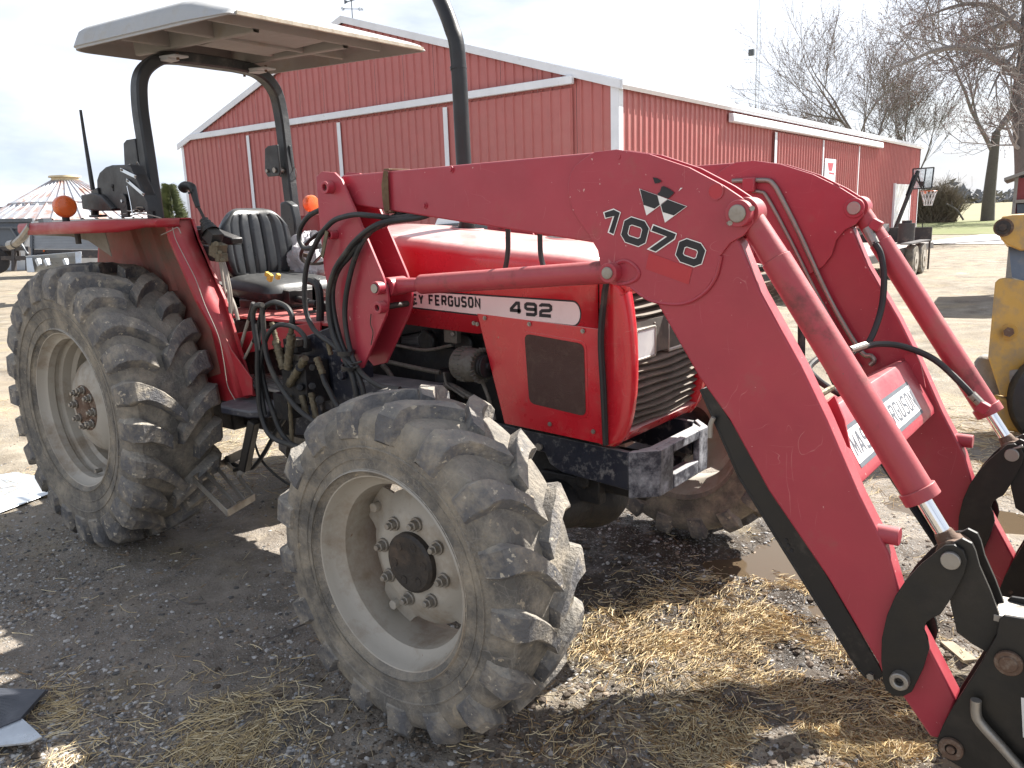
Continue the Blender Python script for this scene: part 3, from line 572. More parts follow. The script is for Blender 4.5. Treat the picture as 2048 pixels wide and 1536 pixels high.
# conifer left of the barn
def conifer(u, vb, vt, dist, label, wide):
    base = at(u, vb, dist); base.z = 0; topz = at(u, vt, dist).z; H = topz; t = empty('conifer', base); tag(t, label, 'tree')
    b = MB(); b.cyl(base, base+V((0,0,H*.95)), .16, 8, r2=.02); b.build('trunk', M['bark'], t)
    vs = []; N = 5200; hz = rng.random(N)**.8; an = rng.random(N)*2*math.pi; rad = (1-hz)*wide*(.35+.65*rng.random(N)**.5)*(1+.22*np.sin(an*5+hz*37)); 
    m_ = MB()
    for i in range(N):
        p = base+V((math.cos(an[i])*rad[i], math.sin(an[i])*rad[i], .3+hz[i]*(H-.3)-rad[i]*.18)); q = V((math.cos(an[i]), math.sin(an[i]), .25+.5*random.random()-.2)).normalized(); s_ = q.orthogonal().normalized()*.035; L_ = .22+.15*random.random(); m_.add([p-s_, p+s_, p+q*L_], [(0,1,2)])
    m_.build('foliage', M['conifer'], t, smooth=0)
conifer(352, 500, 372, 34, 'sunlit conifer between the grain bin and the red barn', 1.05)
# bare trees
def bare_tree(base, H, label, seed, lean=V((0,0,0)), spread=.55, trunk_r=.25, trunk_frac=.28, depth=6, nb=3, buds=True, first=None, twig=.012, name='bare_tree', group='bare trees beyond the barn', up=.30, cat='tree', sway=.0):
    rd = random.Random(seed); t = empty(name, base); tag(t, label, cat, group)
    tk = MB(); cr_ = MB(); cr_.cur = 0; budp = []
    def seg(mb, pts, r0, r1, n):
        mb.tube(pts, lambda s: r0+(r1-r0)*s, n=n, sub=1, cap=False)
    def grow(p, d, L, r, lev):
        k = 4 if lev < 2 else 3; pts = [p]; dd = d.copy()
        for i in range(k):
            g_ = .10 if lev else .025; dd = (dd+V((rd.gauss(0,g_), rd.gauss(0,g_), rd.gauss(0,.06)+up*.12*(1 if lev else .3)))+V((sway*.05,0,0))).normalized(); pts.append(pts[-1]+dd*L/k)
        r1 = max(twig*.5, r*.58)
        seg(tk if lev == 0 else cr_, pts, r, r1, 10 if lev == 0 else (6 if lev < 3 else 3))
        if lev >= depth: budp.append(pts[-1]); budp.append(pts[-2]); return
        m = nb+(1 if rd.random() < .45 else 0)+(2 if lev == 0 else 0)
        for i in range(m):
            tt = (.35+.65*(i+rd.random()*.5)/m) if lev else (.80+.2*(i+1)/m); tt = min(1, tt); q = pts[min(k, max(1, int(round(tt*k))))]
            ax_ = dd.orthogonal().normalized(); ax_.rotate(Quaternion(dd, rd.random()*2*math.pi+i*2.4)); nd = (dd*(1-spread*.6)+ax_*spread*(.8+.5*rd.random())+V((0,0,up*.35))+lean*.1).normalized()
            grow(q, nd, L*(.62+.22*rd.random()) if lev else L*(.75+.3*rd.random())*(1-trunk_frac)/trunk_frac*.42, max(twig*.6, r1*(.62+.2*rd.random())), lev+1)
        if lev and lev < depth: grow(pts[-1], dd, L*.75, r1, lev+1)
    grow(V(base), (V((0,0,1))+lean*.25).normalized(), H*trunk_frac, trunk_r, 0)
    tk.build('trunk', M['bark'], t, smooth=60)
    if buds:
        cr_.cur = 1
        for p in budp:
            for _ in range(2):
                q = p+V((rd.gauss(0,.05), rd.gauss(0,.05), rd.gauss(0,.05))); s_ = twig*1.9; cr_.add([q+V((s_,0,0)), q+V((-s_*.6,s_,0)), q+V((-s_*.3,-s_*.5,s_*1.4))], [(0,1,2)])
    cr_.build('crown', [M['twig'], M['bud']], t, smooth=0)
    return t
def gr(u, d): p = at(u, 460, d); p.z = 0; return p
GT = None
bare_tree(gr(1575, 62), 9.6, 'bare tree rising over the long barn roof beside the lattice mast', 3, trunk_r=.28, depth=6, nb=2, spread=.62, twig=.020, up=.35, trunk_frac=.30)
bare_tree(gr(1622, 66), 8.6, 'smaller upright bare tree just right of the mast tree behind the barn roof', 11, trunk_r=.2, depth=5, nb=2, spread=.45, twig=.022, up=.6, trunk_frac=.3)
bare_tree(gr(1752, 58), 15.0, 'tall bare tree with reddish buds over the far end of the barn', 5, trunk_r=.34, depth=6, nb=2, spread=.58, twig=.019, up=.35, trunk_frac=.30)
bare_tree(gr(1815, 63), 12.2, 'slim bare tree between the barn end and the tall budding tree', 8, trunk_r=.22, depth=5, nb=2, spread=.48, twig=.022, up=.5, trunk_frac=.3)
bare_tree(gr(1712, 60), 10.0, 'leaning bare tree with few branches left of the tall budding tree', 21, lean=V((-1.6,-.9,0)), trunk_r=.16, depth=4, spread=.35, twig=.018, up=.4, trunk_frac=.35)
t6 = bare_tree(V((-9.18,73.6,0)), 23.0, 'thick trunked bare tree standing on the lawn by the field', 9, trunk_r=.52, depth=6, spread=.55, nb=2, twig=.030, up=.5, trunk_frac=.30)
# big tree at the right edge, trunk and two arching limbs measured from the photo
dG = 34.0; bt = empty('big_tree', gr(2046, dG)); tag(bt, 'huge dark bare tree at the right edge arching limbs across the sky', 'tree')
tk = MB(); tk.tube([gr(2050, dG), at(2048, 330, dG), at(2040, 200, dG), at(2052, 90, dG), at(2060, -60, dG)], lambda s: .40-.18*s, n=14, sub=5); tk.build('trunk', M['bark'], bt, smooth=60)
cr_ = MB(); limbs = [([(2046,165),(2020,138),(1985,115),(1950,98),(1900,96),(1860,104),(1820,122),(1780,137)], .19, .04), ([(2042,60),(2020,40),(2000,18),(1960,8),(1920,10),(1880,22),(1845,38)], .16, .03), ([(2030,30),(2000,50),(1960,66),(1920,88),(1880,120)], .11, .02), ([(2040,85),(2010,95),(1980,100),(1940,125),(1900,150)], .10, .02), ([(2036,100),(2010,130),(1990,165),(1975,200)], .08, .02), ([(2050,0),(2010,-25),(1960,-40),(1900,-35),(1850,-10)], .12, .03), ([(2046,300),(2030,290),(2018,262),(2010,240)], .10, .03)]
rd = random.Random(4)
def sprig(p, d, L, r, lev):
    pts = [p]; dd = d.copy()
    for i in range(3): dd = (dd+V((rd.gauss(0,.16), rd.gauss(0,.16), rd.gauss(0,.12)))).normalized(); pts.append(pts[-1]+dd*L/3)
    cr_.cur = 0; cr_.tube(pts, lambda s: max(.006, r*(1-.45*s)), n=3 if lev else 5, sub=1, cap=False)
    if lev >= 3:
        cr_.cur = 1
        for q in pts[1:]: s_ = .028; q = q+V((rd.gauss(0,.03),rd.gauss(0,.03),rd.gauss(0,.03))); cr_.add([q+V((s_,0,0)), q+V((-s_*.6,s_,0)), q+V((-s_*.3,-s_*.5,s_*1.4))], [(0,1,2)])
        return
    for i in range(3 if lev else 4):
        q = pts[1+i % 3]; ax_ = dd.orthogonal().normalized(); ax_.rotate(Quaternion(dd, rd.random()*6.28)); sprig(q, (dd*.75+ax_*.6+V((0,0,.05))).normalized(), L*(.55+.25*rd.random()), r*.55, lev+1)
for pth, r0_, r1_ in limbs:
    dd_ = [dG+i*.25*(1 if k_ % 2 else -1) for i, k_ in zip(range(len(pth)), [len(pth)]*len(pth))]; P = [at(u, v, dd_[i]) for i, (u, v) in enumerate(pth)]
    cr_.cur = 0; cr_.tube(P, lambda s: r0_+(r1_-r0_)*s, n=8, sub=5)
    for i in range(int(len(P)*1.6)):
        k = 1+rd.random()*(len(P)-1.001); j = int(k); q = P[j-1].lerp(P[j], k-j); d = (P[j]-P[j-1]).normalized(); a_ = d.orthogonal().normalized(); a_.rotate(Quaternion(d, rd.random()*6.28)); sprig(q, (d*.6+a_*.7+V((0,0,.12))).normalized(), .9+1.3*rd.random(), .035, 0)
cr_.build('crown', [M['twig'], M['bud']], bt, smooth=0)
# brushy thicket at the barn end, dead branch, far trees
BS = gr(1862, 66); bs = MB(); rd = random.Random(6); wbush = 44/F*66
for i in range(900):
    a = rd.random()*6.28; rr = rd.random()**.6*wbush*1.0; p = BS+V((math.cos(a)*rr, math.sin(a)*rr*.6, 0)); h_ = (3.6*(1-(rr/wbush)**2*.6))*(.5+.5*rd.random()); q = p+V((rd.gauss(0,.5)+math.cos(a)*.5, rd.gauss(0,.3), h_)); m_ = p.lerp(q, .5)+V((rd.gauss(0,.2),0,.2)); bs.tube([p, m_, q], lambda s: .022-.014*s, n=3, sub=1, cap=False)
    for k in range(3): e_ = m_.lerp(q, rd.random()); bs.tube([e_, e_+V((rd.gauss(0,.4), rd.gauss(0,.3), .3+rd.random()*.5))], .008, n=3, sub=1, cap=False)
o = bs.build('bush', M['brush'], None, smooth=0); tag(o, 'tangled dry brown bush at the far end of the barn', 'bush')
b = MB(); D = 60; b.tube([at(1893,408,D), at(1905,414,D), at(1915,422,D), at(1927,440,D)], .07, n=6); b.tube([at(1905,414,D), at(1903,402,D)], .03, n=5, sub=1); b.tube([at(1915,420,D), at(1925,405,D)], .03, n=5, sub=1); o = b.build('fallen_branch', M['bark'], None); tag(o, 'crooked dead branch leaning on the grass right of the dry bush', 'branch')
fw_ = MB(); rd = random.Random(8)
for i in range(2600):
    u = 1500+rd.random()*900; D = 420+rd.random()*150; hpx = 12+16*max(0, math.sin(u*.021)+.5*math.sin(u*.067)+.2)*rd.random(); base = at(u, 405, D); base.z = 0; z_ = rd.random()*hpx/F*D+ .5; s_ = (2.5+2.5*rd.random()); c = base+V((0,0,z_*1.15)); q = [c+V((rd.gauss(0,s_*.5), rd.gauss(0,s_*.5), rd.gauss(0,s_*.45))) for _ in range(4)]; fw_.add(q, [(0,1,2),(0,2,3),(1,3,2)])
for i in range(1800):
    u = -200+rd.random()*800; D = 420+rd.random()*150; base = at(u, 450, D); base.z = 0; s_ = 4; c = base+V((0,0,rd.random()*7)); q = [c+V((rd.gauss(0,s_*.5), rd.gauss(0,s_*.5), rd.gauss(0,s_*.35))) for _ in range(4)]; fw_.add(q, [(0,1,2),(0,2,3),(1,3,2)])
o = fw_.build('far_tree_line', M['farwood'], None, smooth=0); tag(o, 'hazy blue-grey tree line along the horizon beyond the field', kind='stuff')
# lattice radio mast
dM = 75; mt = empty('radio_mast', gr(1506, dM)); tag(mt, 'thin lattice radio mast with small box rising behind the barn', 'mast')
b = MB(); base = gr(1506, dM); zt2 = at(1510, 40, dM).z; w = .20
cs = [V((w*math.cos(a), w*math.sin(a), 0)) for a in (0.3, 2.4, 4.5)]
for c in cs: b.cyl(base+c, base+c*.9+V((0,0,zt2)), .022, 5)
k = 0; z = 0
while z < zt2-.5:
    for i in range(3): b.cyl(base+cs[i]+V((0,0,z)), base+cs[(i+1) % 3]+V((0,0,z+.5)), .012, 4); b.cyl(base+cs[i]+V((0,0,z)), base+cs[(i+1) % 3]+V((0,0,z)), .012, 4)
    z += .5
b.build('lattice', M['galv'], mt); b = MB(); b.cyl(base+V((0,0,zt2)), base+V((0,0,zt2+2.2)), .025, 6); b.build('spike', M['galv'], mt)
b = MB(); b.box(at(1503,105,dM-.3), (.5,.3,.55)); b.build('equipment_box', M['greysteel'], mt, bevel=.02)
# flatbed trailer with its load
dF = 20.0; FT = empty('flatbed_trailer', gr(1780, dF)); tag(FT, 'low wooden deck flatbed trailer parked along the barn', 'trailer')
zd = at(1800, 480, dF).z
tX = FT.location.x
def tp(u, v, z=None, d=None):
    z = zd if z is None else z; return bp(u, v, 2, z)
# deck measured on the level of its boards: far-right end to the near left end
e0, e1, e2, e3 = bp(1866,478,2,.62), bp(1866,488,2,.62), bp(1545,520,2,.62), bp(1500,500,2,.62)
fdir = V((-.02,1,0)).normalized(); sdir = V((1,.02,0)).normalized(); cF = V((bp(1862,487,2,.62).x, bp(1862,487,2,.62).y, .62))
Lf, Wf = 9.0, 2.2
nb_ = 11
for i in range(nb_):
    b = MB(); x0 = -Wf+(Wf/nb_)*i; p = cF+sdir*(x0+.01); b.prism([p, p+sdir*(Wf/nb_-.02), p+sdir*(Wf/nb_-.02)-fdir*Lf, p-fdir*Lf], (0,0,.045)); b.build('deck_board', M['deck'], FT)
b = MB()
for x0 in (0.03, -Wf-.03): b.bar(cF+sdir*x0+V((0,0,-.04)), cF+sdir*x0-fdir*Lf+V((0,0,-.04)), .06, .15)
for k in range(7): b.bar(cF+sdir*.0-fdir*(.1+k*Lf/6.5)+V((0,0,-.08)), cF-sdir*Wf-fdir*(.1+k*Lf/6.5)+V((0,0,-.08)), .08, .08)
b.bar(cF-fdir*Lf-sdir*.6+V((0,0,-.1)), cF-fdir*(Lf+1.4)-sdir*1.1+V((0,0,-.15)), .1,.12); b.bar(cF-fdir*Lf-sdir*1.6+V((0,0,-.1)), cF-fdir*(Lf+1.4)-sdir*1.1+V((0,0,-.15)), .1,.12)
b.build('frame', M['trailer'], FT)
b = MB(); b.prism([cF-sdir*Wf+V((0,0,.045)), cF+sdir*.0+V((0,0,.045)), cF+sdir*.0+V((0,0,.42)), cF-sdir*Wf+V((0,0,.42))], fdir*.06); b.build('headboard', M['trailer'], FT)
for k, off in enumerate((2.1, 3.0)):
    for sx in (.04, -Wf-.24):
        c = cF+sdir*(sx)-fdir*off; c.z = .37; b = MB(); b.cyl(c, c+sdir*.20, .36, 28); w_ = b.build('wheel', M['tyre'], FT, bevel=.04, seg=3); b = MB(); q = c+sdir*(.205 if sx > 0 else -.005); b.cyl(q, q+sdir*(.01 if sx > 0 else -.01), .20, 24); b.cyl(q, q+sdir*(.03 if sx > 0 else -.03), .06, 14); b.build('rim', M['rim'], w_)
b = MB(); c = cF-fdir*1.55
b.prism([c+sdir*.02+V((0,0,.14)), c+sdir*.26+V((0,0,.14)), c+sdir*.26-fdir*2.1+V((0,0,.14)), c+sdir*.02-fdir*2.1+V((0,0,.14))], (0,0,.03)); b.prism([c+sdir*.22+V((0,0,.14)), c+sdir*.26+V((0,0,.14)), c+sdir*.26+V((0,0,-.55)), c+sdir*.22+V((0,0,-.55))], fdir*.03); b.build('mudguard', M['trailer'], FT)
# things lying on its deck
AR = cF-sdir*.8-fdir*1.1
b = MB(); b.bar(AR+V((-.3,0,.10)), AR+V((-.3,.9,.45)), .18,.18); b.bar(AR+V((-.3,.2,.1)), AR+V((-.7,.1,.55)),.10,.10); b.bar(AR+V((-.9,.0,.05)), AR+V((-.6,.5,.42)),.07,.07); b.cyl(AR+V((.35,.3,.05)), AR+V((.35,.3,.55)), .20, 16); b.cyl(AR+V((.35,.3,.55)), AR+V((.35,.3,.62)), .12, 16); b.box(AR+V((-.75,-.2,.2)), (.2,.2,.35))
o = b.build('scrap_machinery', M['trailer'], None); tag(o, 'pile of dark machine parts on the deck of the flatbed trailer', 'machinery')
# basketball hoop on a slanted pole beyond the trailer
dH = 24.0; HP = empty('basketball_hoop', gr(1790, dH)); tag(HP, 'black portable basketball hoop with slanted pole and clear backboard', 'basketball hoop')
b = MB(); b.bar(at(1786,468,dH), at(1836,342,dH), .085,.085); b.bar(at(1834,342,dH), at(1842,372,dH), .04,.04); b.bar(at(1828,350,dH), at(1843,376,dH), .04,.04); b.bar(at(1826,352,dH), at(1812,391,dH), .03,.03); b.box(at(1844,368,dH), (.12,.12,.15)); b.bar(at(1790,462,dH), gr(1784,dH)+V((0,0,.05)), .085,.085); b.box(gr(1784,dH)+V((0,0,.10)), (1.0,.7,.2)); b.build('pole', M['black'], HP, bevel=.004)
b = MB(); q = [at(1826,338,dH), at(1868,335,dH), at(1863,376,dH), at(1826,378,dH)]
for i in range(4): b.bar(q[i], q[(i+1) % 4], .035,.035)
b.bar(at(1852,338,dH), at(1847,376,dH), .03,.03); b.build('backboard_frame', M['black'], HP)
bbm = mat('clear_acrylic', (.8,.85,.9), .05, bump=0, tran=.96); b = MB(); b.prism(q, FW*.012); b.build('backboard', bbm, HP)
b = MB(); c = at(1858, 382, dH-.2); b.lathe([(-.006,.225),(0,.232),(.006,.225),(0,.218)], c, (0,0,1), 28, close=True); b.bar(c+FW*.2, c+FW*.3, .05,.05); b.build('rim', M['orange'], HP)
b = MB()
for k in range(12):
    a = k*math.pi/6; p = c+V((.22*math.cos(a), .22*math.sin(a), 0)); 
    for sg in (1,-1): a2 = a+sg*.35; b.tube([p, c+V((.16*math.cos(a2), .16*math.sin(a2), -.2)), c+V((.11*math.cos(a2+sg*.3), .11*math.sin(a2+sg*.3), -.42))], .006, n=3, sub=1, cap=False)
b.build('net', M['net'], HP)
b = MB(); b.bar(at(1845,447,26), at(1844,475,26), .03,.03); o = b.build('thin_stake', M['black'], None); tag(o, 'thin dark stake standing on the lawn edge right of the barn corner', 'stake')
# yellow machine at the right edge
YM_ = empty('yellow_machine', at(2060, 700, 5.2)); YM_.location.z = 0; tag(YM_, 'worn yellow construction machine partly out of frame on the right', 'machine'); dY = 5.6
RY = ray(2075,640).normalized()
def yp_(u, v, d=dY): return at(u, v, d)
b = MB(); b.prism([yp_(2005,432), yp_(2025,428), yp_(2120,424), yp_(2120,500), yp_(2040,500), yp_(2012,488), yp_(1998,470), yp_(1998,445)], RY*.30); b.build('upper_arm', M['yellow'], YM_, bevel=.01)
b = MB(); c = yp_(2006,455,dY-.03); b.cyl(c, c+RY*.1, .048, 20); b.cyl(c-RY*.03, c, .026, 6); b.build('arm_bolt', M['hub'], YM_)
b = MB(); b.ring(yp_(2007,455,dY-.02), yp_(2007,455,dY), .062, .03); b.build('worn_ring', M['rust'], YM_)
b = MB(); b.prism([yp_(2017,492,dY+.08), yp_(2120,500,dY+.08), yp_(2120,580,dY+.08), yp_(2024,555,dY+.08)], RY*.14); b.build('ram_cover', M['bluegrey'], YM_)
b = MB(); b.prism([yp_(1990,565), yp_(1998,557), yp_(2010,555), yp_(2040,560), yp_(2120,575), yp_(2120,830), yp_(2000,790), yp_(1976,715)], RY*.06); lw = b.build('side_plate', M['yellow'], YM_, bevel=.01)
b = MB(); b.prism([yp_(1948,724,dY+.1), yp_(1958,711,dY+.1), yp_(2012,718,dY+.1), yp_(2005,770,dY+.1), yp_(1998,806,dY+.1), yp_(1952,775,dY+.1)], RY*.4); b.build('counterweight', M['concrete'], YM_, bevel=.02)
b = MB(); c = yp_(2018,664,dY-.02); b.cyl(c, c+RY*.05, .055, 20); b.build('bolt_washer', M['yellow'], lw); b = MB(); b.cyl(c-RY*.05, c, .034, 6); b.build('plate_bolt', M['rust'], lw)
b = MB(); b.cyl(yp_(2032,765,dY-.02), yp_(2032,765,dY+.05), .09, 24); b.build('hub_flange', M['concrete'], lw)
b = MB(); c = yp_(2128, 800, dY-.1); b.lathe([(-.16,.12),(-.16,.26),(-.12,.33),(0,.345),(.12,.33),(.16,.26),(.16,.12)], c, (RT*.25-RY).normalized(), 48); b.build('wheel', M['rubber'], YM_, smooth=45)
b = MB(); b.prism([yp_(1985,790), yp_(2060,810), yp_(2060,870), yp_(2005,860), yp_(1985,820)], RY*.5); b.build('axle_housing', M['yellow'], YM_, bevel=.02)
# small red shed at the right edge
dS = 13.0; SH = empty('garden_shed', gr(2110, dS)); tag(SH, 'small red shed with pale trim cut off by the right edge', 'shed')
def sh(u, v, d=dS): return at(u, v, d)
RS = ray(2050,400).normalized(); b = MB(); b.prism([sh(2028,432), sh(2035,356), sh(2190,356), sh(2190,432)], RS*2.4); b.build('wall', M['shedred'], SH)
b = MB(); b.bar(sh(2026,432,dS-.04), sh(2034,350,dS-.04), .05,.05); b.bar(sh(2028,403,dS-.05), sh(2190,398,dS-.05), .06,.05); b.bar(sh(2028,432,dS-.04), sh(2190,430,dS-.04), .05,.05); b.build('trim', M['concrete'], SH)
b = MB(); b.prism([sh(2008,362,dS-.15), sh(2190,300,dS-.15), sh(2190,292,dS-.15), sh(2008,356,dS-.15)], RS*2.7); b.build('roof', M['concrete'], SH)
b = MB(); b.prism([sh(2034,405,dS-.02), sh(2190,401,dS-.02), sh(2190,425,dS-.02), sh(2034,427,dS-.02)], FW*.02); b.build('window', M['winglass'], SH)
b = MB(); P0 = sh(2028,432); P0.z = 0
for u in (2032, 2180): p = sh(u, 432); q = V((p.x, p.y, 0)); b.bar(q, p, .12,.12); b.bar(q+RS*2.2, p+RS*2.2, .12,.12)
b.build('post', M['concrete'], SH)
# pickup truck behind the bonnet
PK = empty('pickup_truck', (-5.4, 6.3, 0)); tag(PK, 'white pickup truck parked between the tractor bonnet and the barn', 'pickup truck')
W0 = PK.location; bx = MB()
def pk(x, y, z): return W0+V((x, y, z))
prof = [(-2.7,.45),(-2.7,1.02),(-.95,1.06),(-.75,1.10),(-.55,1.68),(-.25,1.76),(.75,1.74),(1.45,1.14),(2.55,1.04),(2.75,.85),(2.75,.45)]
b = MB(); b.prism([pk(x, -.92, z) for x, z in prof if z < 1.2 or False], (0,1.84,0)); bo = b.build('body', M['pickup'], PK, bevel=.05, seg=3)
b = MB(); cab = [(-.80,1.08),(-.55,1.68),(-.25,1.77),(.70,1.75),(1.50,1.10)]; lo_ = [pk(x, -.88+.14*(z-1.08)/.7, z) for x, z in cab]; hi_ = [pk(x, .88-.14*(z-1.08)/.7, z) for x, z in cab]; n = len(cab)
b.add(lo_+hi_, [(0,1,2,3,4), (9,8,7,6,5), (0,5,6,1), (1,6,7,2), (2,7,8,3), (3,8,9,4)]); b.build('cab', M['pickup'], PK, bevel=.02)
b = MB(); b.add([pk(.76,-.70,1.715), pk(.76,.70,1.715), pk(1.46,.80,1.145), pk(1.46,-.80,1.145)], [(0,1,2,3)]); orient(b, (1,0,1)); b.v = [tuple(V(p)+V((.006,0,.006))) for p in b.v]; b.build('windscreen', M['winglass'], PK)
for s in (-1, 1):
    b = MB(); b.add([pk(-.50,s*.80,1.60), pk(.62,s*.80,1.64), pk(1.18,s*.872,1.22), pk(-.62,s*.882,1.18)], [(0,1,2,3)]); orient(b, (0,s,0)); b.v = [tuple(V(p)+V((0,s*.012,0))) for p in b.v]; b.build('side_window', M['winglass'], PK)
    for x in (-1.75, 1.75): b = MB(); b.cyl(pk(x, s*.72, .38), pk(x, s*.94, .38), .38, 28); w_ = b.build('wheel', M['tyre'], PK, bevel=.04); b = MB(); b.cyl(pk(x, s*.945, .38), pk(x, s*.955, .38), .22, 20); b.build('rim', M['chrome'], w_)
b = MB(); 
for i in range(5): b.bar(pk(.30,-.6+.3*i,1.80), pk(.30,-.58+.3*i,1.80), .02,.02)
b.bar(pk(.35,-.70,1.80), pk(.35,.70,1.80), .03,.02); b.build('roof_rail', M['greysteel'], PK)
b = MB(); b.box(pk(2.74,0,.55),(.14,1.78,.20)); b.build('bumper', M['greysteel'], PK, bevel=.03)
b = MB(); b.box(pk(-2.74,0,.55),(.14,1.78,.20)); b.build('bumper', M['greysteel'], PK, bevel=.03)
b = MB(); b.box(pk(2.755,0,.80),(.05,1.0,.20))
for i in range(4): b.box(pk(2.785,0,.73+.045*i),(.02,.98,.012))
b.build('radiator_grille', M['black'], PK, bevel=.005)
for s in (-1, 1):
    b = MB(); b.box(pk(2.74,s*.70,.82),(.08,.32,.17)); b.build('headlamp', M['glass'], PK, bevel=.02)
    b = MB(); b.box(pk(0,s*.925,.42),(2.5,.03,.10)); b.build('sill', M['black'], PK, bevel=.01)
    for x in (-1.75, 1.75): b = MB(); b.lathe([(-.02,.40),(-.02,.45),(.012,.46),(.012,.40)], pk(x, s*.915, .42), (0,s,0), 24, a0=0, a1=math.pi, u=(1,0,0)) if s < 0 else b.lathe([(-.02,.40),(-.02,.45),(.012,.46),(.012,.40)], pk(x, s*.915, .42), (0,s,0), 24, a0=math.pi, a1=2*math.pi, u=(1,0,0)); b.build('wheel_arch', M['black'], PK)
    for xx in (-.60, 1.25): b = MB(); b.box(pk(xx,s*.922,.78),(.012,.008,.52)); b.build('door_gap', M['dark'], PK)
    b = MB(); b.box(pk(-.42,s*.93,.93),(.16,.02,.03)); b.build('door_handle', M['chrome'], PK, bevel=.005)
# sheets on the ground at the left
def ground_sheet(px, th, name, m, label, cat, lift=.015, ribs=0):
    P = [bZ(u, v, lift) for u, v in px]; o = None
    b = MB(); b.prism(P, (0,0,th))
    o = b.build(name, m, None, bevel=.002); return tag(o, label, cat)
ground_sheet([(-80,1035),(0,1026),(60,1003),(104,986),(75,953),(30,945),(-80,962)], .004, 'metal_sheet', M['sheet'], 'dented silvery metal sheet lying left of the near rear tyre', 'metal sheet', .03)
MT = empty('ribbed_panel', bZ(20, 1430, .03)); tag(MT, 'torn grey ribbed panel lying at the lower left corner', 'panel')
P = [bZ(u, v, .03) for u, v in ((-60,1378),(97,1383),(80,1400),(45,1440),(-60,1490))]
b = MB(); b.prism(P, (0,0,.008)); b.build('sheet', M['mat'], MT)
a_, c_ = bZ(-60,1384,.03), bZ(92,1388,.03); dd = (bZ(-60,1486,.03)-a_)
b = MB()
for k in range(26):
    t = k/25; p = a_+dd*t; q = c_+(bZ(42,1444,.03)-c_)*t; b.bar(p+V((0,0,.012)), q+V((0,0,.012)), .008, .008)
b.build('raised_rib', M['mat'], MT)
b = MB(); P = [bZ(u, v, .035) for u, v in ((-60,1470),(45,1440),(70,1462),(84,1476),(60,1488),(-60,1500))]; b.prism(P, (0,0,.006)); b.build('folded_corner', M['sheet'], MT)
b = MB(); P = [bZ(u, v, .03) for u, v in ((1880,1288),(1905,1288),(1955,1324),(1926,1327))]; b.prism(P, (0,0,.012)); o = b.build('wood_offcut', M['wood'], None, bevel=.001); tag(o, 'pale flat wood offcut on the mud behind the loader arm tip', 'wood piece')

# ================================================================ GRAVEL AND STRAW
def img_ok(x, y):
    return True
def ground_pts(n, fn, seed):
    r = np.random.default_rng(seed); out = []
    while len(out) < n:
        u = r.random(4000)*2300-120; v = 800+r.random(4000)*800
        for a_, b_ in zip(u, v):
            p = bZ(a_, b_, 0); w = fn(p.x, p.y, a_, b_)
            if r.random() < w: out.append((p.x, p.y))
            if len(out) >= n: break
    return np.array(out)
def join_many(name, vs, fs, m, mi=None):
    me = bpy.data.meshes.new(name); me.from_pydata(vs.tolist() if hasattr(vs, 'tolist') else vs, [], fs.tolist() if hasattr(fs, 'tolist') else fs)
    for q in (m if isinstance(m, list) else [m]): me.materials.append(q)
    if mi is not None: me.polygons.foreach_set('material_index', mi)
    me.update(); o = bpy.data.objects.new(name, me); COL.objects.link(o); return o
ico = np.array([(0,0,1),(.894,0,.447),(.276,.851,.447),(-.724,.526,.447),(-.724,-.526,.447),(.276,-.851,.447),(.724,.526,-.447),(-.276,.851,-.447),(-.894,0,-.447),(-.276,-.851,-.447),(.724,-.526,-.447),(0,0,-1)])
icf = np.array([(0,1,2),(0,2,3),(0,3,4),(0,4,5),(0,5,1),(1,6,2),(2,7,3),(3,8,4),(4,9,5),(5,10,1),(6,7,2),(7,8,3),(8,9,4),(9,10,5),(10,6,1),(11,7,6),(11,8,7),(11,9,8),(11,10,9),(11,6,10)])
def stones(n, fn, smin, smax, seed, name, label, mats):
    P = ground_pts(n, fn, seed); r = np.random.default_rng(seed+1); z = height(P[:,0], P[:,1]); vs = []; fs = []; mi = []
    s = smin+(smax-smin)*r.random(n)**4.5; th = r.random(n)*6.28
    V_ = np.tile(ico[None], (n,1,1))*(.75+.5*r.random((n,12,1))); V_ = V_*np.stack([s*(.8+.6*r.random(n)), s*(.7+.4*r.random(n)), s*(.42+.3*r.random(n))], -1)[:,None,:]
    c, sn = np.cos(th)[:,None], np.sin(th)[:,None]; X_ = V_[...,0]*c-V_[...,1]*sn+P[:,0:1]; Y_ = V_[...,0]*sn+V_[...,1]*c+P[:,1:2]; Z_ = V_[...,2]+(z+s*.12)[:,None]
    vs = np.stack([X_, Y_, Z_], -1).reshape(-1,3); fs = (icf[None]+(np.arange(n)*12)[:,None,None]).reshape(-1,3); mi = np.repeat(r.integers(0, len(mats), n), 20)
    o = join_many(name, vs, fs, mats, mi.astype(np.int32)); tag(o, label, kind='stuff'); return o
gmats = [mat('gravel_pale', (.50,.485,.46), .85, bump=0, dirt=(.25,.22,.19), dirt_amt=.4, dirt_scale=60), mat('gravel_grey', (.30,.30,.30), .85, bump=0, dirt=(.14,.12,.1), dirt_amt=.4, dirt_scale=60), mat('gravel_brown', (.30,.24,.18), .85, bump=0, dirt=(.12,.09,.07), dirt_amt=.5, dirt_scale=60), mat('gravel_dark', (.10,.095,.09), .8, bump=0), mat('gravel_muddy', (.19,.16,.13), .9, bump=0)]
def wst(x, y, u, v):
    w = .9 if u < 620 and v > 1020 else (.35 if v > 1000 else .10)
    cl = .5+1.2*float(vnoise(np.array([x]), np.array([y]), .5, 21)[0])
    if -2.0 < x < .2 and -.9 < y < .5: w *= .35
    if x > .15: w *= .5
    return max(0.02, w*cl)
stones(30000, wst, .0024, .0125, 31, 'gravel', 'mixed pale and grey gravel scattered over the damp yard', gmats)
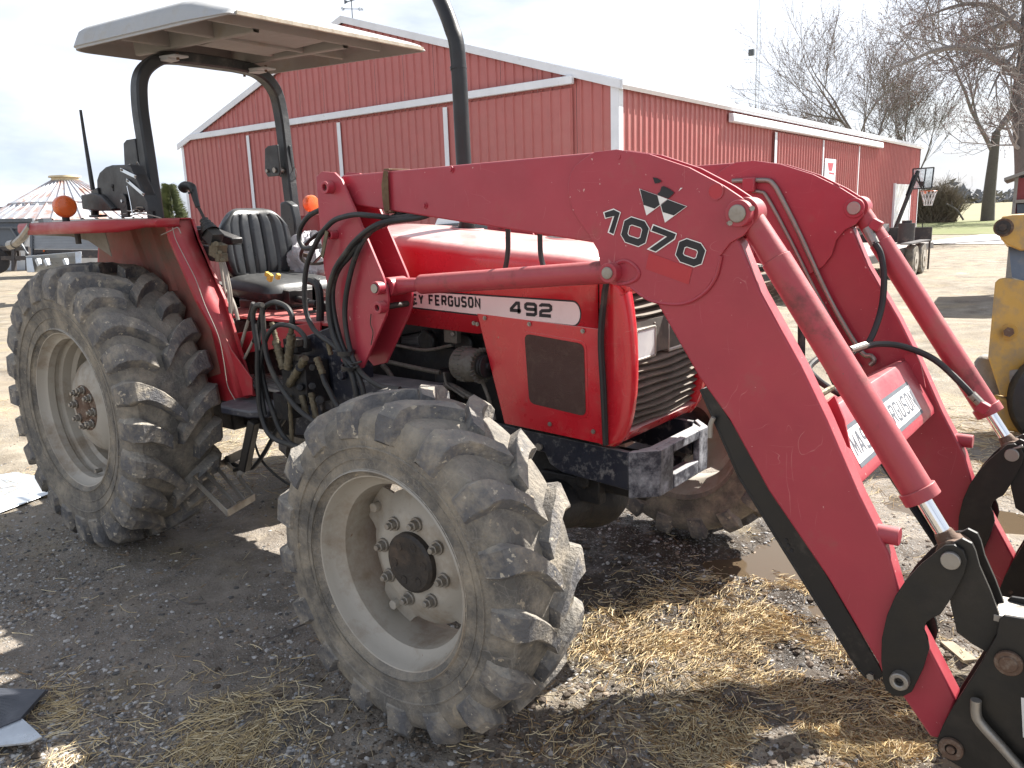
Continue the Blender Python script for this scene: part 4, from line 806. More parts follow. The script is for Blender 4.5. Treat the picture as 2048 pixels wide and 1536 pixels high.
stones(6000, lambda x, y, u, v: max(.02, mudness(np.array([x]), np.array([y]))[0])*.8, .004, .018, 33, 'mud_clods', 'crumbly clods of dark mud', [mat('clod_dark', (.075,.058,.043), .9, bump=.3), mat('clod_brown', (.13,.10,.075), .9, bump=.3)])
def straws(n, fn, seed, name, label, mats, Lm=.055, lift=.012):
    P = ground_pts(n, fn, seed); r = np.random.default_rng(seed+1); z = height(P[:,0], P[:,1]); K = 3
    base = np.pi*vnoise(P[:,0], P[:,1], .35, 41)*2.2+.6; th = base+r.normal(0, .75, n); L_ = Lm*(.35+1.1*r.random(n)**1.3); w = .0008+.0008*r.random(n); bend = r.normal(0, .35, n); tilt = r.normal(0.02, .14, n); lf = lift*r.random(n)**1.5+.003
    vs = np.zeros((n, K+1, 3, 3)); 
    for k in range(K+1):
        t = k/K-.5; a = th+bend*t; cx = P[:,0]+np.cos(th)*L_*t-np.sin(th)*bend*L_*t*t; cy = P[:,1]+np.sin(th)*L_*t+np.cos(th)*bend*L_*t*t
        zz = height(cx, cy)*.5+z*.5+lf+np.maximum(tilt*L_*t, -lf*.8)
        nx, ny = -np.sin(a), np.cos(a)
        for j, (o1, o2) in enumerate(((-1, 0), (1, 0), (0, 1.5))): vs[:,k,j,0] = cx+nx*w*o1; vs[:,k,j,1] = cy+ny*w*o1; vs[:,k,j,2] = zz+w*o2
    f = []
    for k in range(K):
        for j in range(3): j2 = (j+1) % 3; f.append((k*3+j, k*3+j2, (k+1)*3+j2, (k+1)*3+j))
    fs = (np.array(f)[None]+(np.arange(n)*(K+1)*3)[:,None,None]).reshape(-1,4); mi = np.repeat(r.integers(0, len(mats), n), len(f)).astype(np.int32)
    o = join_many(name, vs.reshape(-1,3), fs, mats, mi); tag(o, label, kind='stuff'); return o
smats = [mat('straw_gold', (.56,.43,.23), .7, bump=0), mat('straw_pale', (.68,.57,.36), .7, bump=0), mat('straw_brown', (.27,.17,.075), .75, bump=0), mat('straw_grey', (.34,.27,.18), .75, bump=0)]
def blob(u, v, cu, cv, ru, rv): return math.exp(-(((u-cu)/ru)**2+((v-cv)/rv)**2))
def nz2f(x, y, s, k): return float(vnoise(np.array([x]), np.array([y]), s, k)[0])
def wstraw(x, y, u, v):
    w = 1.0*blob(u,v,1420,1270,250,80)+.95*blob(u,v,1600,1240,160,100)+.45*blob(u,v,1600,1410,200,60)+.9*blob(u,v,1520,1500,300,60)+.8*blob(u,v,1700,1480,150,90)+.6*blob(u,v,1240,1290,100,45)+.06*blob(u,v,1200,1450,200,60)
    return w*max(0, min(1, .75+2.0*nz2f(x, y, .16, 51)+.8*nz2f(x, y, .5, 52)))
straws(11500, wstraw, 61, 'straw_litter', 'golden straw trampled into the mud beneath the loader arm', smats)
def wstraw2(x, y, u, v):
    w = 1.0*blob(u,v,480,1440,110,60)+.9*blob(u,v,440,1510,120,50)+.9*blob(u,v,140,1410,70,40)+.7*blob(u,v,60,1510,100,40)
    return w*max(0, min(1, .7+1.8*nz2f(x, y, .12, 53)))
straws(1700, wstraw2, 63, 'straw_litter', 'loose straw patch on the gravel at the lower left', smats[:2]+smats[3:], Lm=.08)
straws(800, lambda x, y, u, v: .10 if v > 950 else .06, 65, 'loose_stalks', 'single dry stalks strewn across the yard', smats, Lm=.07)
straws(4500, lambda x, y, u, v: .9*max(0, min(1, .35+1.8*nz2f(x, y, 1.2, 55))) if v < 1000 else 0, 67, 'straw_litter', 'thin straw scattered over the yard beyond the tractor', smats, Lm=.12)
b = MB(); rd = random.Random(3)
for (a_, c_, e_) in (((340,1190),(370,1206),(412,1207)), ((535,1280),(580,1260),(610,1248)), ((1275,1122),(1300,1112),(1308,1108)), ((1160,1440),(1190,1420),(1230,1390))): b.tube([bZ(*a_, .02), bZ(*c_, .03), bZ(*e_, .02)], .004, n=5)
tag(b.build('twigs', M['bark'], None), 'few crooked dead twigs on the ground', kind='stuff')
# ================================================================ TRACTOR
TR = empty('tractor', (0, 0.05, 0))
tag(TR, 'red tractor with front loader arms, grey sun canopy and big dusty tyres', 'tractor')
def my(y): return .07-y
def part(name, mb, m, parent=TR, **k): return mb.build(name, m, parent, **k)

def tyre_profile(W, R, r0, rw):
    h = R-r0; w = W/2
    return [(rw-.012, r0-.012), (rw+.004, r0+.012), (w*.93, r0+.20*h), (w*.995, r0+.36*h), (w, r0+.48*h), (w*.975, r0+.60*h), (w*.91, r0+.71*h), (w*.80, r0+.780*h), (w*.5, r0+.815*h), (0, r0+.835*h)]
def wheel(name, x, yc, z, sgn, W, R, r0, rw, nlug, rear, label=None):
    """sgn: direction of the outer face along y"""
    O = V((x, yc, z)); ax = V((0, sgn, 0))
    # --- rim (the part), with tyre, disc, hub, nuts as sub-parts
    rim = MB(); h = .03
    rp = [(rw+.012, r0+.010), (rw+.004, r0+.016), (rw-.006, r0+.006), (rw-.012, r0-.014), (rw-.035, r0-.022), (rw*.62, r0-.030), (rw*.50, r0-.055), (-rw*.4, r0-.058), (-rw*.6, r0-.030), (-rw+.012, r0-.014), (-rw, r0+.012), (-rw-.01, r0+.012)]
    if rear: rp = [(rw+.012, r0+.010), (rw+.004, r0+.016), (rw-.006, r0+.006), (rw-.012, r0-.014), (rw-.045, r0-.024), (rw-.055, r0-.046), (rw-.09, r0-.048), (rw-.10, r0-.036), (rw-.115, r0-.036), (rw-.125, r0-.062), (rw-.17, r0-.066), (rw-.185, r0-.088), (-rw*.4, r0-.07), (-rw*.6, r0-.035), (-rw+.012, r0-.014), (-rw, r0+.012)]
    rim.lathe(rp, O, ax, 72)
    rimo = part(name, rim, M['rim'], smooth=50)
    if label: rimo['label'] = label
    # --- tyre
    t = MB(); pf = tyre_profile(W, R, r0, rw); full = pf+[(-a, r) for a, r in pf[-2::-1]]
    t.lathe(full, O, ax, 120)
    for i in range(3):   # raised bead rings on the sidewall
        a, r = pf[2+i] if i < 2 else pf[1]
        t.lathe([(a*1.0-.004, r-.005), (a+.0035, r-.002), (a+.0035, r+.002), (a-.004, r+.005)], O, ax, 96)
    lugh = (R-(r0+.835*(R-r0)))
    t.cur = 1
    pos = [(0, 1), (.22, 1), (.45, 1), (.62, 1), (.76, 1), (.86, .97), (.93, .82), (.985, .55), (1.0, .3)]
    def cr_(af):           # carcass radius at |a| fraction, tread side
        w = W/2; ff = [0, .5, .80, .91, .975, 1.0]; hh = [.835, .815, .780, .71, .60, .48]
        return r0+float(np.interp(af, ff, hh))*(R-r0)
    mid_ = [-.07, .12, .32, .52, .68, .80, .88, .94, .985, 1.01]; short_ = [.30, .40, .50, .60, .70, .80, .88, .94, .985, 1.01]
    for side in (1, -1):
        for k in range(nlug):
            th0 = 2*math.pi*(k+(.5 if side < 0 else 0))/nlug + rng.normal(0, .004)
            seq = short_ if (rear and k % 2) else mid_; vs = []; n = len(seq)
            for i, af in enumerate(seq):
                a = side*af*W/2; rb = cr_(min(1, abs(af)))
                q = max(0, min(1, (af+.1)/.98)); circ = (1-(1-q)**1.75)*W*.40          # sweep back towards the shoulder
                th = th0 - circ/R
                hw = (.5+.16*q)*(.050 if not rear else .062)*(1+.25*max(0, (q-.75)/.25))
                fade = 1 if af < .86 else max(.12, 1-(af-.86)/.15*.8)
                htop = lugh*fade
                # outward normal leans to the side past the shoulder
                lean = 0 if af < .74 else min(1.15, (af-.74)/.24*1.15)
                nr, na = math.cos(lean), math.sin(lean)*side
                wj = rng.normal(0, .0035)
                for (dh, ww) in ((-.012, 1.55), (htop*.93, 1.05+wj*12), (htop, .95)):
                    for sg in (-1, 1):
                        tt = th+sg*hw*ww/R
                        rr = rb+dh*nr; aa = a+dh*na*.9
                        e = V((math.sin(tt), 0, math.cos(tt))); rr += (dh > 0)*rng.normal(0, .0018); aa += (dh > 0)*rng.normal(0, .0018)
                        vs.append(O+e*rr+ax*aa)
            fs = []
            for i in range(n-1):
                b0 = i*6; b1 = b0+6
                for p, q2 in ((0, 2), (2, 4), (4, 5), (5, 3), (3, 1)):
                    fs.append((b0+p, b0+q2, b1+q2, b1+p) if side*sgn > 0 else (b0+q2, b0+p, b1+p, b1+q2))
            fs.append((0, 1, 3, 5, 4, 2)); e = (n-1)*6; fs.append((e, e+2, e+4, e+5, e+3, e+1))
            t.add(vs, fs)
    # the load flattens the foot of the tyre
    fl = []
    for p in t.v:
        px, py, pz = p
        if pz < .12:
            k = (.12-pz)/.12; py += (1 if py > yc else -1)*.018*min(1, k)*min(1, abs(py-yc)/(W*.4)); pz = max(pz, .013)
        fl.append((px, py, pz))
    t.v = fl
    ty = t.build('tyre', [M['tyre'], M['lug']], rimo, smooth=28)
    # --- disc
    d = MB()
    if not rear:
        n = 96; rings = [(.098, .030), (.112, .030), (.150, .030), (.168, .022), (.200, .002), (.222, -.012), (None, -.020)]
        vs = []
        for i in range(n):
            th = 2*math.pi*i/n; q = abs(((th*4/(2*math.pi)+.12) % 1)-.5)*2
            ro = .232+.044*max(0, min(1, (.46-q)*9))
            for (r, a) in rings:
                r = r or ro; vs.append(O+V((math.sin(th)*r, 0, math.cos(th)*r))+ax*a)
        m = len(rings); vs2 = [p-ax*.010 for p in vs]; N = len(vs)
        fs = []
        for i in range(n):
            j = (i+1) % n
            for q in range(m-1): fs += [(i*m+q, i*m+q+1, j*m+q+1, j*m+q), (N+i*m+q, N+j*m+q, N+j*m+q+1, N+i*m+q+1)]
            fs.append((i*m+m-1, N+i*m+m-1, N+j*m+m-1, j*m+m-1))
        if sgn < 0: fs = [f[::-1] for f in fs]
        d.add(vs, fs)
        d.v += [tuple(p) for p in vs2]
        d.build('wheel_disc', M['rim'], rimo, smooth=40)
        hb = MB().lathe([(.02, .001), (.052, .001), (.052, .045), (.055, .06), (.055, .090), (.047, .100), (.0, .104), (-.15, .104)], O, ax, 40); hb.build('hub_cap', M['hub'], rimo, bevel=0)
        for k in range(6):
            an = k*math.pi/3+.4; c = O+V((math.sin(an)*.066, 0, math.cos(an)*.066))+ax*.053; MB().lathe([(0, .016), (.0035, .015), (.0035, .011), (.0015, .009), (.0015, .001)], c, ax, 16).build('cap_boss', M['hub'], rimo)
        nutr, nn, na, no = .1375, 8, .030, .2
        tabs = [2*math.pi*(i+.5-.12)/4 for i in range(4)]
        for an in tabs:
            c = O+V((math.sin(an)*.243, 0, math.cos(an)*.243)); b = MB(); b.cyl(c+ax*-.02, c+ax*.012, .0165, 16); b.build('rim_bolt', M['rim'], rimo, bevel=.003)
        # lug brackets welded inside the rim
        lb = MB()
        for an in tabs:
            c = O+V((math.sin(an)*.262, 0, math.cos(an)*.262))-ax*.032; R_ = Matrix.Rotation(an, 3, 'Y'); lb.box(c, (.09, .022, .05), R_); lb.build('rim_bracket', M['rim'], rimo, bevel=.003); lb = MB()
    else:
        d.lathe([(.128, .10), (.128, .135), (.120, .155), (.105, .20), (.078, .235), (.03, .262), (-.02, .285), (-.035, .352)], O, ax, 64)
        d.build('wheel_disc', M['rim'], rimo, smooth=40)
        hb = MB().lathe([(.140, .001), (.140, .05), (.134, .058), (.130, .060), (.130, .120), (.122, .128), (.11, .128)], O, ax, 40); hb.build('hub_flange', M['rust'], rimo)
        nutr, nn, na, no = .098, 8, .130, .1
        for k in range(8):
            an = 2*math.pi*k/8+.2; c = O+V((math.sin(an)*.30, 0, math.cos(an)*.30)); MB().cyl(c+ax*-.03, c+ax*.008, .017, 12).build('rim_bolt', M['rim'], rimo, bevel=.003)
        MB().cyl(O+V((.02, 0, -.345))+ax*.10, O+V((.02, 0, -.345))+ax*.135, .012, 10).build('valve_stem', M['steel'], rimo)
    nut = None
    for k in range(nn):
        an = 2*math.pi*k/nn+no; c = O+V((math.sin(an)*nutr, 0, math.cos(an)*nutr))+ax*na
        if nut is None or True:
            b = MB(); b.cyl(c, c+ax*.010, .0235, 18); b.cyl(c+ax*.010, c+ax*.028, .0175, 6); b.cyl(c+ax*.028, c+ax*.040, .010, 10)
            b.build('wheel_nut', M['steel'], rimo, bevel=.0015)
    return rimo
wheel('front_wheel', 0, -.940, .5985, -1, .338, .567, .330, .160, 17, False)
wheel('front_wheel', 0, 1.040, .5985, 1, .338, .567, .330, .160, 17, False)
wheel('rear_wheel', -2.561, -.690, .768, -1, .46, .752, .418, .210, 24, True)
wheel('rear_wheel', -2.561, .790, .768, 1, .46, .752, .418, .210, 24, True)

# ---------------------------------------------------------------- running gear
b = MB(); b.tube([(0,-.80,.60),(0,-.45,.56),(0,-.1,.54),(0,.2,.54),(0,.55,.56),(0,.9,.60)], lambda t: .075+.06*math.exp(-((t-.5)/.16)**2), n=14, sub=6)
for s in (-1, 1):
    yy = .05+s*.80; b.cyl((0, yy-s*.10, .60), (0, yy+s*.06, .60), .135, 24); b.cyl((0, yy, .44), (0, yy, .76), .055, 14)
    b.tube([(-.14,.05+s*.1,.60),(-.16,.05+s*.45,.60),(-.13,.05+s*.70,.60)], .018, n=8)
b.ball((0, .05, .53), .17, sc=(1.1, 1, .85))
part('front_axle', b, M['dark'], smooth=45)
b = MB(); b.box((-.65, .05, .88), (1.3, .34, .50)); b.box((-.35, .05, 1.22), (.85, .30, .30)); b.box((-.2,.05,.62),(.5,.3,.12))
for i in range(4): b.cyl((-.9+i*.22, -.14, 1.16), (-.9+i*.22, -.17, 1.16), .05, 12)
b.box((-.62,-.13,.70),(.55,.04,.12)); b.cyl((-.95,-.18,.86),(-.80,-.18,.86),.055,18); b.cyl((-.55,-.19,.92),(-.55,-.19,1.05),.045,16)
part('engine_block', b, M['dark'], bevel=.008)
b = MB(); b.box((-1.75, .05, .80), (1.0, .36, .48)); b.box((-2.5, .05, .80), (.62, .50, .50)); b.cyl((-2.56, -.55, .768), (-2.56, .65, .768), .10, 20); b.box((-2.05,.05,1.12),(.9,.5,.14))
part('transmission_case', b, M['dark'], bevel=.015)
# alternator with vent slots, fan and pulley
c0 = bY(934, 728, -.27); al = MB(); L_ = .13
al.lathe([(0, .001), (0, .055), (.012, .066), (.045, .068), (.10, .068), (.122, .060), (.122, .03)], c0-V((.05,0,0)), (1,0,0), 28)
alo = part('alternator', al, M['alu'])
for k in range(22):
    an = 2*math.pi*k/22; e = V((0, math.sin(an), math.cos(an))); f = MB(); f.box(c0+e*.069+V((-.005,0,0)), (.036, .004, .007), Matrix.Rotation(-an, 3, 'X')); f.build('cooling_fin', M['alu'], alo); f = MB(); f.box(c0+e*.064+V((.078,0,0)), (.018, .004, .016), Matrix.Rotation(-an, 3, 'X')); f.build('cooling_fin', M['alu'], alo)
MB().lathe([(0,.001),(0,.046),(.006,.046),(.012,.036),(.018,.046),(.024,.046),(.024,.016),(.036,.014),(.036,.001)], c0+V((.085,0,0)), (1,0,0), 28).build('pulley', M['dark'], alo)
b = MB(); b.tube([bY(770,722,-.24), bY(838,737,-.24), bY(880,745,-.24)], .010, sub=3); b.tube([bY(765,730,-.26),bY(778,745,-.26),bY(795,775,-.26)], .012); b.tube([bY(888,745,-.27),bY(893,768,-.28),bY(905,778,-.28),bY(930,795,-.28)], .006)
b.tube([bY(855,790,-.26),bY(868,776,-.26),bY(900,772,-.26),bY(935,790,-.26),bY(952,800,-.26)], .015); b.tube([bY(940,800,-.26),bY(955,815,-.26),bY(955,840,-.26)], .010); b.tube([bY(955,740,-.26),bY(975,790,-.26),bY(990,840,-.26)],.008)
b.tube([bY(790,690,-.24),bY(850,700,-.24),bY(905,690,-.24)],.007)
part('engine_pipe', b, M['alu'])
MB2 = MB(); MB2.box(bY(905, 672, -.24), (.07, .03, .055)); MB2.cyl(bY(905,668,-.25), bY(905,668,-.27), .01, 12); part('engine_bracket', MB2, M['alu'], bevel=.003)

# ---------------------------------------------------------------- front frame rail and bumper
for s in (1, -1):
    pts = [(1000,842),(1256,905),(1256,981),(1125,945),(1100,928),(1090,905),(1000,885)]
    P = [bY(u, v, -.235) for u, v in pts]
    P[0].x = -.62; P[-1].x = -.62
    if s < 0: P = [V((p.x, my(p.y), p.z)) for p in P]
    b = MB(); b.prism(P, (0, .022*s, 0)); o = part('frame_rail', b, M['navy'], bevel=.003)
    c = bY(1080, 893, -.237); c.y = c.y if s > 0 else my(c.y); MB().cyl(c, c-V((0, s*.012, 0)), .016, 6).build('bolt', M['steel'], o, bevel=.001)
    c = bY(1135, 907, -.237); 
zt, zb = .838, .700
xc = bY(1256, 905, -.235).x
b = MB(); xf = xc+.085
# plan outline: side, chamfer, front, mirrored - a bent heavy channel
out = [(xc,-.235),(xf,-.150),(xf,.250),(xc,.335)]; inn = [(xc-.0,-.205),(xf-.026,-.135),(xf-.026,.235),(xc,.305)]
def quadwall(o0, o1, i0, i1, z0, z1):
    b.prism([V((o0[0],o0[1],z0)),V((o1[0],o1[1],z0)),V((i1[0],i1[1],z0)),V((i0[0],i0[1],z0))], (0,0,z1-z0))
quadwall(out[0],out[1],inn[0],inn[1],zb-.04,zt); quadwall(out[2],out[3],inn[2],inn[3],zb-.04,zt)
# slotted front plate
quadwall((xf,-.150),(xf,-.045),(xf-.026,-.135),(xf-.026,-.045),zb-.04,zt); quadwall((xf,.170),(xf,.250),(xf-.026,.170),(xf-.026,.235),zb-.04,zt)
quadwall((xf,-.045),(xf,.170),(xf-.026,-.045),(xf-.026,.170),zt-.035,zt); quadwall((xf,-.045),(xf,.170),(xf-.026,-.045),(xf-.026,.170),zb-.04,zb+.015)
b.prism([V((xc+.005,-.175,zt-.003)),V((xf-.03,-.135,zt-.003)),V((xf-.03,.235,zt-.003)),V((xc+.005,.28,zt-.003)),V((xc+.025,.23,zt-.003)),V((xc+.025,-.12,zt-.003))],(0,0,-.010))
b.box((xf-.09,.062,zb-.02),(.12,.30,.016))
part('front_bumper', b, M['bumper'], bevel=.004)
b = MB(); b.tube([(.35,.05,.70),(.10,.05,.60),(-.2,.05,.55)], .05); b.box((.22,.05,.66),(.3,.30,.10)); b.cyl((.12,-.12,.66),(.12,-.16,.66),.03,12); b.box((.05,-.12,.62),(.28,.05,.10))
part('axle_carrier', b, M['dark'], bevel=.006)

# ---------------------------------------------------------------- bonnet
YN, YF = -.27, .37
def hood_section(x, ztop, zbot, n=9, crown=.030, rad=.055):
    pts = [V((x, YN, zbot)), V((x, YN, ztop-rad))]
    for i in range(1, n):
        a = math.pi/2*i/n; pts.append(V((x, YN+rad-rad*math.cos(a), ztop-rad+rad*math.sin(a))))
    m = 8
    for i in range(m+1):
        t = i/m; pts.append(V((x, YN+rad+(YF-YN-2*rad)*t, ztop+crown*math.sin(math.pi*t))))
    for i in range(n-1, 0, -1):
        a = math.pi/2*i/n; pts.append(V((x, YF-rad+rad*math.cos(a), ztop-rad+rad*math.sin(a))))
    pts += [V((x, YF, ztop-rad)), V((x, YF, zbot))]
    return pts
def loft(mb, secs, flip=False):
    n = len(secs[0]); vs = [p for s in secs for p in s]; fs = []
    for i in range(len(secs)-1):
        for k in range(n-1):
            f = (i*n+k, (i+1)*n+k, (i+1)*n+k+1, i*n+k+1); fs.append(f[::-1] if flip else f)
    return mb.add(vs, fs)
b = MB(); loft(b, [hood_section(-.98, 1.635, 1.225), hood_section(-.76, 1.622, 1.250), hood_section(-.29, 1.575, 1.232), hood_section(.10, 1.545, 1.290), hood_section(.272, 1.528, 1.283)])
hd = part('bonnet', b, M['hoodred'], smooth=40)
md = hd.modifiers.new('thick', 'SOLIDIFY'); md.thickness = .004; md.offset = -1
# oval holes round the exhaust and air intake, each a flat dark disc painted for the shade inside
EX = V((-.600, .05, 1.57))
def hood_z(x, y):
    zt_ = float(np.interp(x, [-.98,-.76,-.29,.10,.272], [1.635,1.622,1.575,1.545,1.528])); t = (y-YN-.055)/(YF-YN-.11); return zt_+.030*math.sin(math.pi*max(0, min(1, t)))
for (cx, cy, name) in ((-.600, .05, 'exhaust_opening'), (-.085, .05, 'intake_opening')):
    b = MB(); n = 28; ring1 = []; ring2 = []; ring3 = []
    for i in range(n):
        a = 2*math.pi*i/n; ex, ey = math.cos(a), math.sin(a)
        for rr, lst, dz in ((1.10, ring1, .001), (1.0, ring2, .006), (.98, ring3, .0045)):
            X_, Y_ = cx+ex*.075*rr, cy+ey*.062*rr; lst.append(V((X_, Y_, hood_z(X_, Y_)+dz)))
    b.add(ring1+ring2, [(i, (i+1) % n, n+(i+1) % n, n+i) for i in range(n)]); o = part(name+'_rim', b, M['hoodred'], hd)
    b = MB(); b.add(ring3, [tuple(range(n))]); b.build('opening_shade_disc', M['dark'], hd)
# stripe decal with lettering
def py(u, v, k): return bY(u, v, k)
def decal_poly(px, y, mb): 
    P = [py(u, v, y) for u, v in px]; mb.add(P, [tuple(range(len(P)))]); return orient(mb, (0,-1,0))
xs0 = bY(780,575,YN).x
tl, tr, bl, br = bY(790,580,YN), bY(1146,604,YN), bY(790,610,YN), bY(1146,650,YN)
zt0, zt1 = tl.z, tr.z; zb0, zb1 = bl.z, br.z; x0_, x1_ = tl.x, tr.x
def band(g):
    pts = [V((x0_, 0, zt0+g)), V((x1_, 0, zt1+g))]; cz = (zt1+zb1)/2; hh = (zt1-zb1)/2+g
    for i in range(1, 10): a = math.pi/2-math.pi*i/10; pts.append(V((x1_+hh*math.cos(a)*.75, 0, cz+hh*math.sin(a))))
    return pts+[V((x1_, 0, zb1-g)), V((x0_, 0, zb0-g))]
for g, lift, mm, nm in ((.006, .0012, 'decalblack', 'stripe_border'), (0, .0022, 'white', 'stripe_band')):
    b = MB(); b.add([V((p.x, YN-lift, p.z)) for p in band(g)], [tuple(range(len(band(g))))]); orient(b, (0,-1,0)); b.build(nm, M[mm], hd)
def line_text(text, pa, pb, y, h, cwf, m, name, parent, w, nrm=(0,-1,0), grow=0, gapf=.25, ey=None):
    """text from point pa to point pb (lower left, lower right)"""
    pa = V(pa); pb = V(pb); ex = (pb-pa); L = ex.length; n = sum(.75 if c == ' ' else (.8 if c == '1' else 1)+gapf for c in text)
    cw = L/n; ey = V(ey) if ey else V(nrm).cross(ex).normalized(); ey = ey if ey.z > 0 else -ey
    off = 0
    for word in text.split(' '):
        b = MB(); letters(b, word, pa+V(nrm)*y+ex.normalized()*off, ex, ey, nrm, h, cw, gapf*cw, w, grow=grow); orient(b, nrm); b.build(name, m, parent, smooth=0); off += len(word)*(cw+gapf*cw)+.75*cw
pa = bY(779, 605, YN); pb = bY(965, 617, YN); line_text('MASSEY FERGUSON', pa, pb, .0025, .044, 1, M['decalblack'], 'lettering', hd, .0088, gapf=.22)
pa = bY(1021, 629, YN); pb = bY(1110, 636, YN); line_text('492', pa, pb, .0025, .052, 1, M['decalblack'], 'lettering', hd, .0125, gapf=.16)
# engine side panel with rounded screen
sp = [(954,627),(1196,658),(1203,800),(1207,889),(1009,847)]
b = MB(); P = [bY(u, v, YN-.004) for u, v in sp]; b.prism(P, (0,.006,0)); spn = part('side_panel', b, M['hoodred'], bevel=.002)
b = MB(); P = [bY(u, v, YN-.004) for u, v in sp]; b.prism([V((p.x, my(p.y), p.z)) for p in P], (0,-.006,0)); part('side_panel', b, M['hoodred'], bevel=.002)
def rounded(pts, r, n=6):
    out = []; m = len(pts)
    for i in range(m):
        p = V(pts[i]); a = (V(pts[i-1])-p).normalized(); c = (V(pts[(i+1) % m])-p).normalized()
        for k in range(n+1):
            t = k/n; A = p+a*r*(1-t); B = p+c*r*t; out.append(A*(1-t)+B*t + (p*0))
    return out
q = [bY(u, v, YN-.0065) for u, v in ((1049,667),(1168,688),(1172,833),(1059,806))]
b = MB(); P = rounded(q, .028); b.prism([p for p in P], (0,-.0015,0)); so_ = b.build('screen', M['mesh'], spn)
P2 = rounded([bY(u, v, YN-.0045) for u, v in ((1044,661),(1173,683),(1177,839),(1054,811))], .032)
b = MB(); b.prism(P2, (0,-.0015,0)); b.build('screen_surround', M['hoodred'], spn, bevel=.0006)
b = MB()
for (u, v) in ((955,648),(970,636),(1059,648),(1166,662),(1100,848),(1187,863),(948,646)): 
    c = bY(u, v, YN-.006); b = MB(); b.cyl(c, c-V((0,.004,0)), .0085, 14); b.cyl(c, c-V((0,.008,0)), .005, 6); b.build('panel_bolt', M['steel'], spn)
# nose frame round the grille
def xn(z): return float(np.interp(z, [.84,.90,.97,1.05,1.15,1.28,1.40,1.46,1.53], [.318,.368,.392,.404,.410,.404,.388,.365,.290]))
zs = [.862,.885,.91,.95,1.0,1.06,1.12,1.18,1.24,1.30,1.36,1.41,1.45,1.49,1.515]
b = MB()
def nose_col(z, side):
    y0 = YN if side > 0 else YF; s = side; e = xn(z)
    ins = .022
    return [V((.280, y0, z)), V((e-.030, y0, z)), V((e-.014, y0+s*.004, z)), V((e-.004, y0+s*.014, z)), V((e, y0+s*.026, z)), V((e-.002, y0+s*.044, z)), V((e-.03, y0+s*.050, z)), V((e-.06, y0+s*.050, z))]
for side in (1, -1):
    secs = [nose_col(z, side) for z in zs]; loft(b, secs, flip=(side > 0))
# bottom and top rails of the frame
def rail(z0, z1, n=12):
    secs = []
    for i in range(n+1):
        y = YN+.035+(YF-YN-.07)*i/n; e = xn(z0)-.004; e1 = xn(z1)-.004
        secs.append([V((e-.09, y, z0-.02)), V((e-.03, y, z0-.016)), V((e, y, z0)), V((e1, y, z1)), V((e1-.03, y, z1+.004)), V((e1-.08, y, z1+.004))])
    loft(b, secs)
rail(.872, .908)
secs = []
for i in range(17):
    y = YN+.0+(YF-YN)*i/16; t = i/16; cr_ = .030*math.sin(math.pi*t)
    rr = .05*(1-min(1, min(t, 1-t)/.08))**2
    secs.append([V((.274, y, 1.528+cr_-rr)), V((.31, y, 1.521+cr_*.9-rr)), V((.345, y, 1.500+cr_*.7-rr)), V((.372, y, 1.462+cr_*.4-rr*.6)), V((.384, y, 1.425)), V((.375, y, 1.408)), V((.33,y,1.405))])
loft(b, secs, flip=True)
nf = part('nose_frame', b, M['hoodred'], smooth=50); mdd = nf.modifiers.new('thick', 'SOLIDIFY'); mdd.thickness = .004; mdd.offset = 0
# black seal / hose that runs down the panel gap
b = MB(); b.tube([bY(1212,560,-.290), bY(1206,600,-.290), bY(1200,680,-.290), bY(1205,780,-.288), bY(1210,890,-.285)], .0085, n=8); b.tube([bY(1216,560,-.285), bY(1211,600,-.282), bY(1205,680,-.282), bY(1210,780,-.28), bY(1214,890,-.28)], .006, n=8)
part('rubber_seal', b, M['rubber'])
# grille: stacked curved louvres
b = MB(); b.box((.30, .05, 1.14), (.02, .58, .52)); gb = part('grille', b, M['grille'])
GY0, GY1 = -.222, .322
lz = [(.925+i*.0285) for i in range(9)]+[(1.325+i*.0285) for i in range(4)]
for z in lz:
    b = MB(); secs = []
    for i in range(15):
        t = i/14; y = GY0+(GY1-GY0)*t; bow = .018*math.sin(math.pi*t)-.004*math.cos(2*math.pi*t*3)*.3; x = xn(z)-.034+bow; wob = .0025*math.sin(t*9+z*40)
        secs.append([V((x-.05, y, z+.016+wob)), V((x, y, z+.007+wob)), V((x+.012, y, z+.001+wob)), V((x+.006, y, z-.006+wob)), V((x-.045, y, z+.003+wob))])
    loft(b, secs, flip=True); o = b.build('louvre', M['grille'], gb, smooth=30)
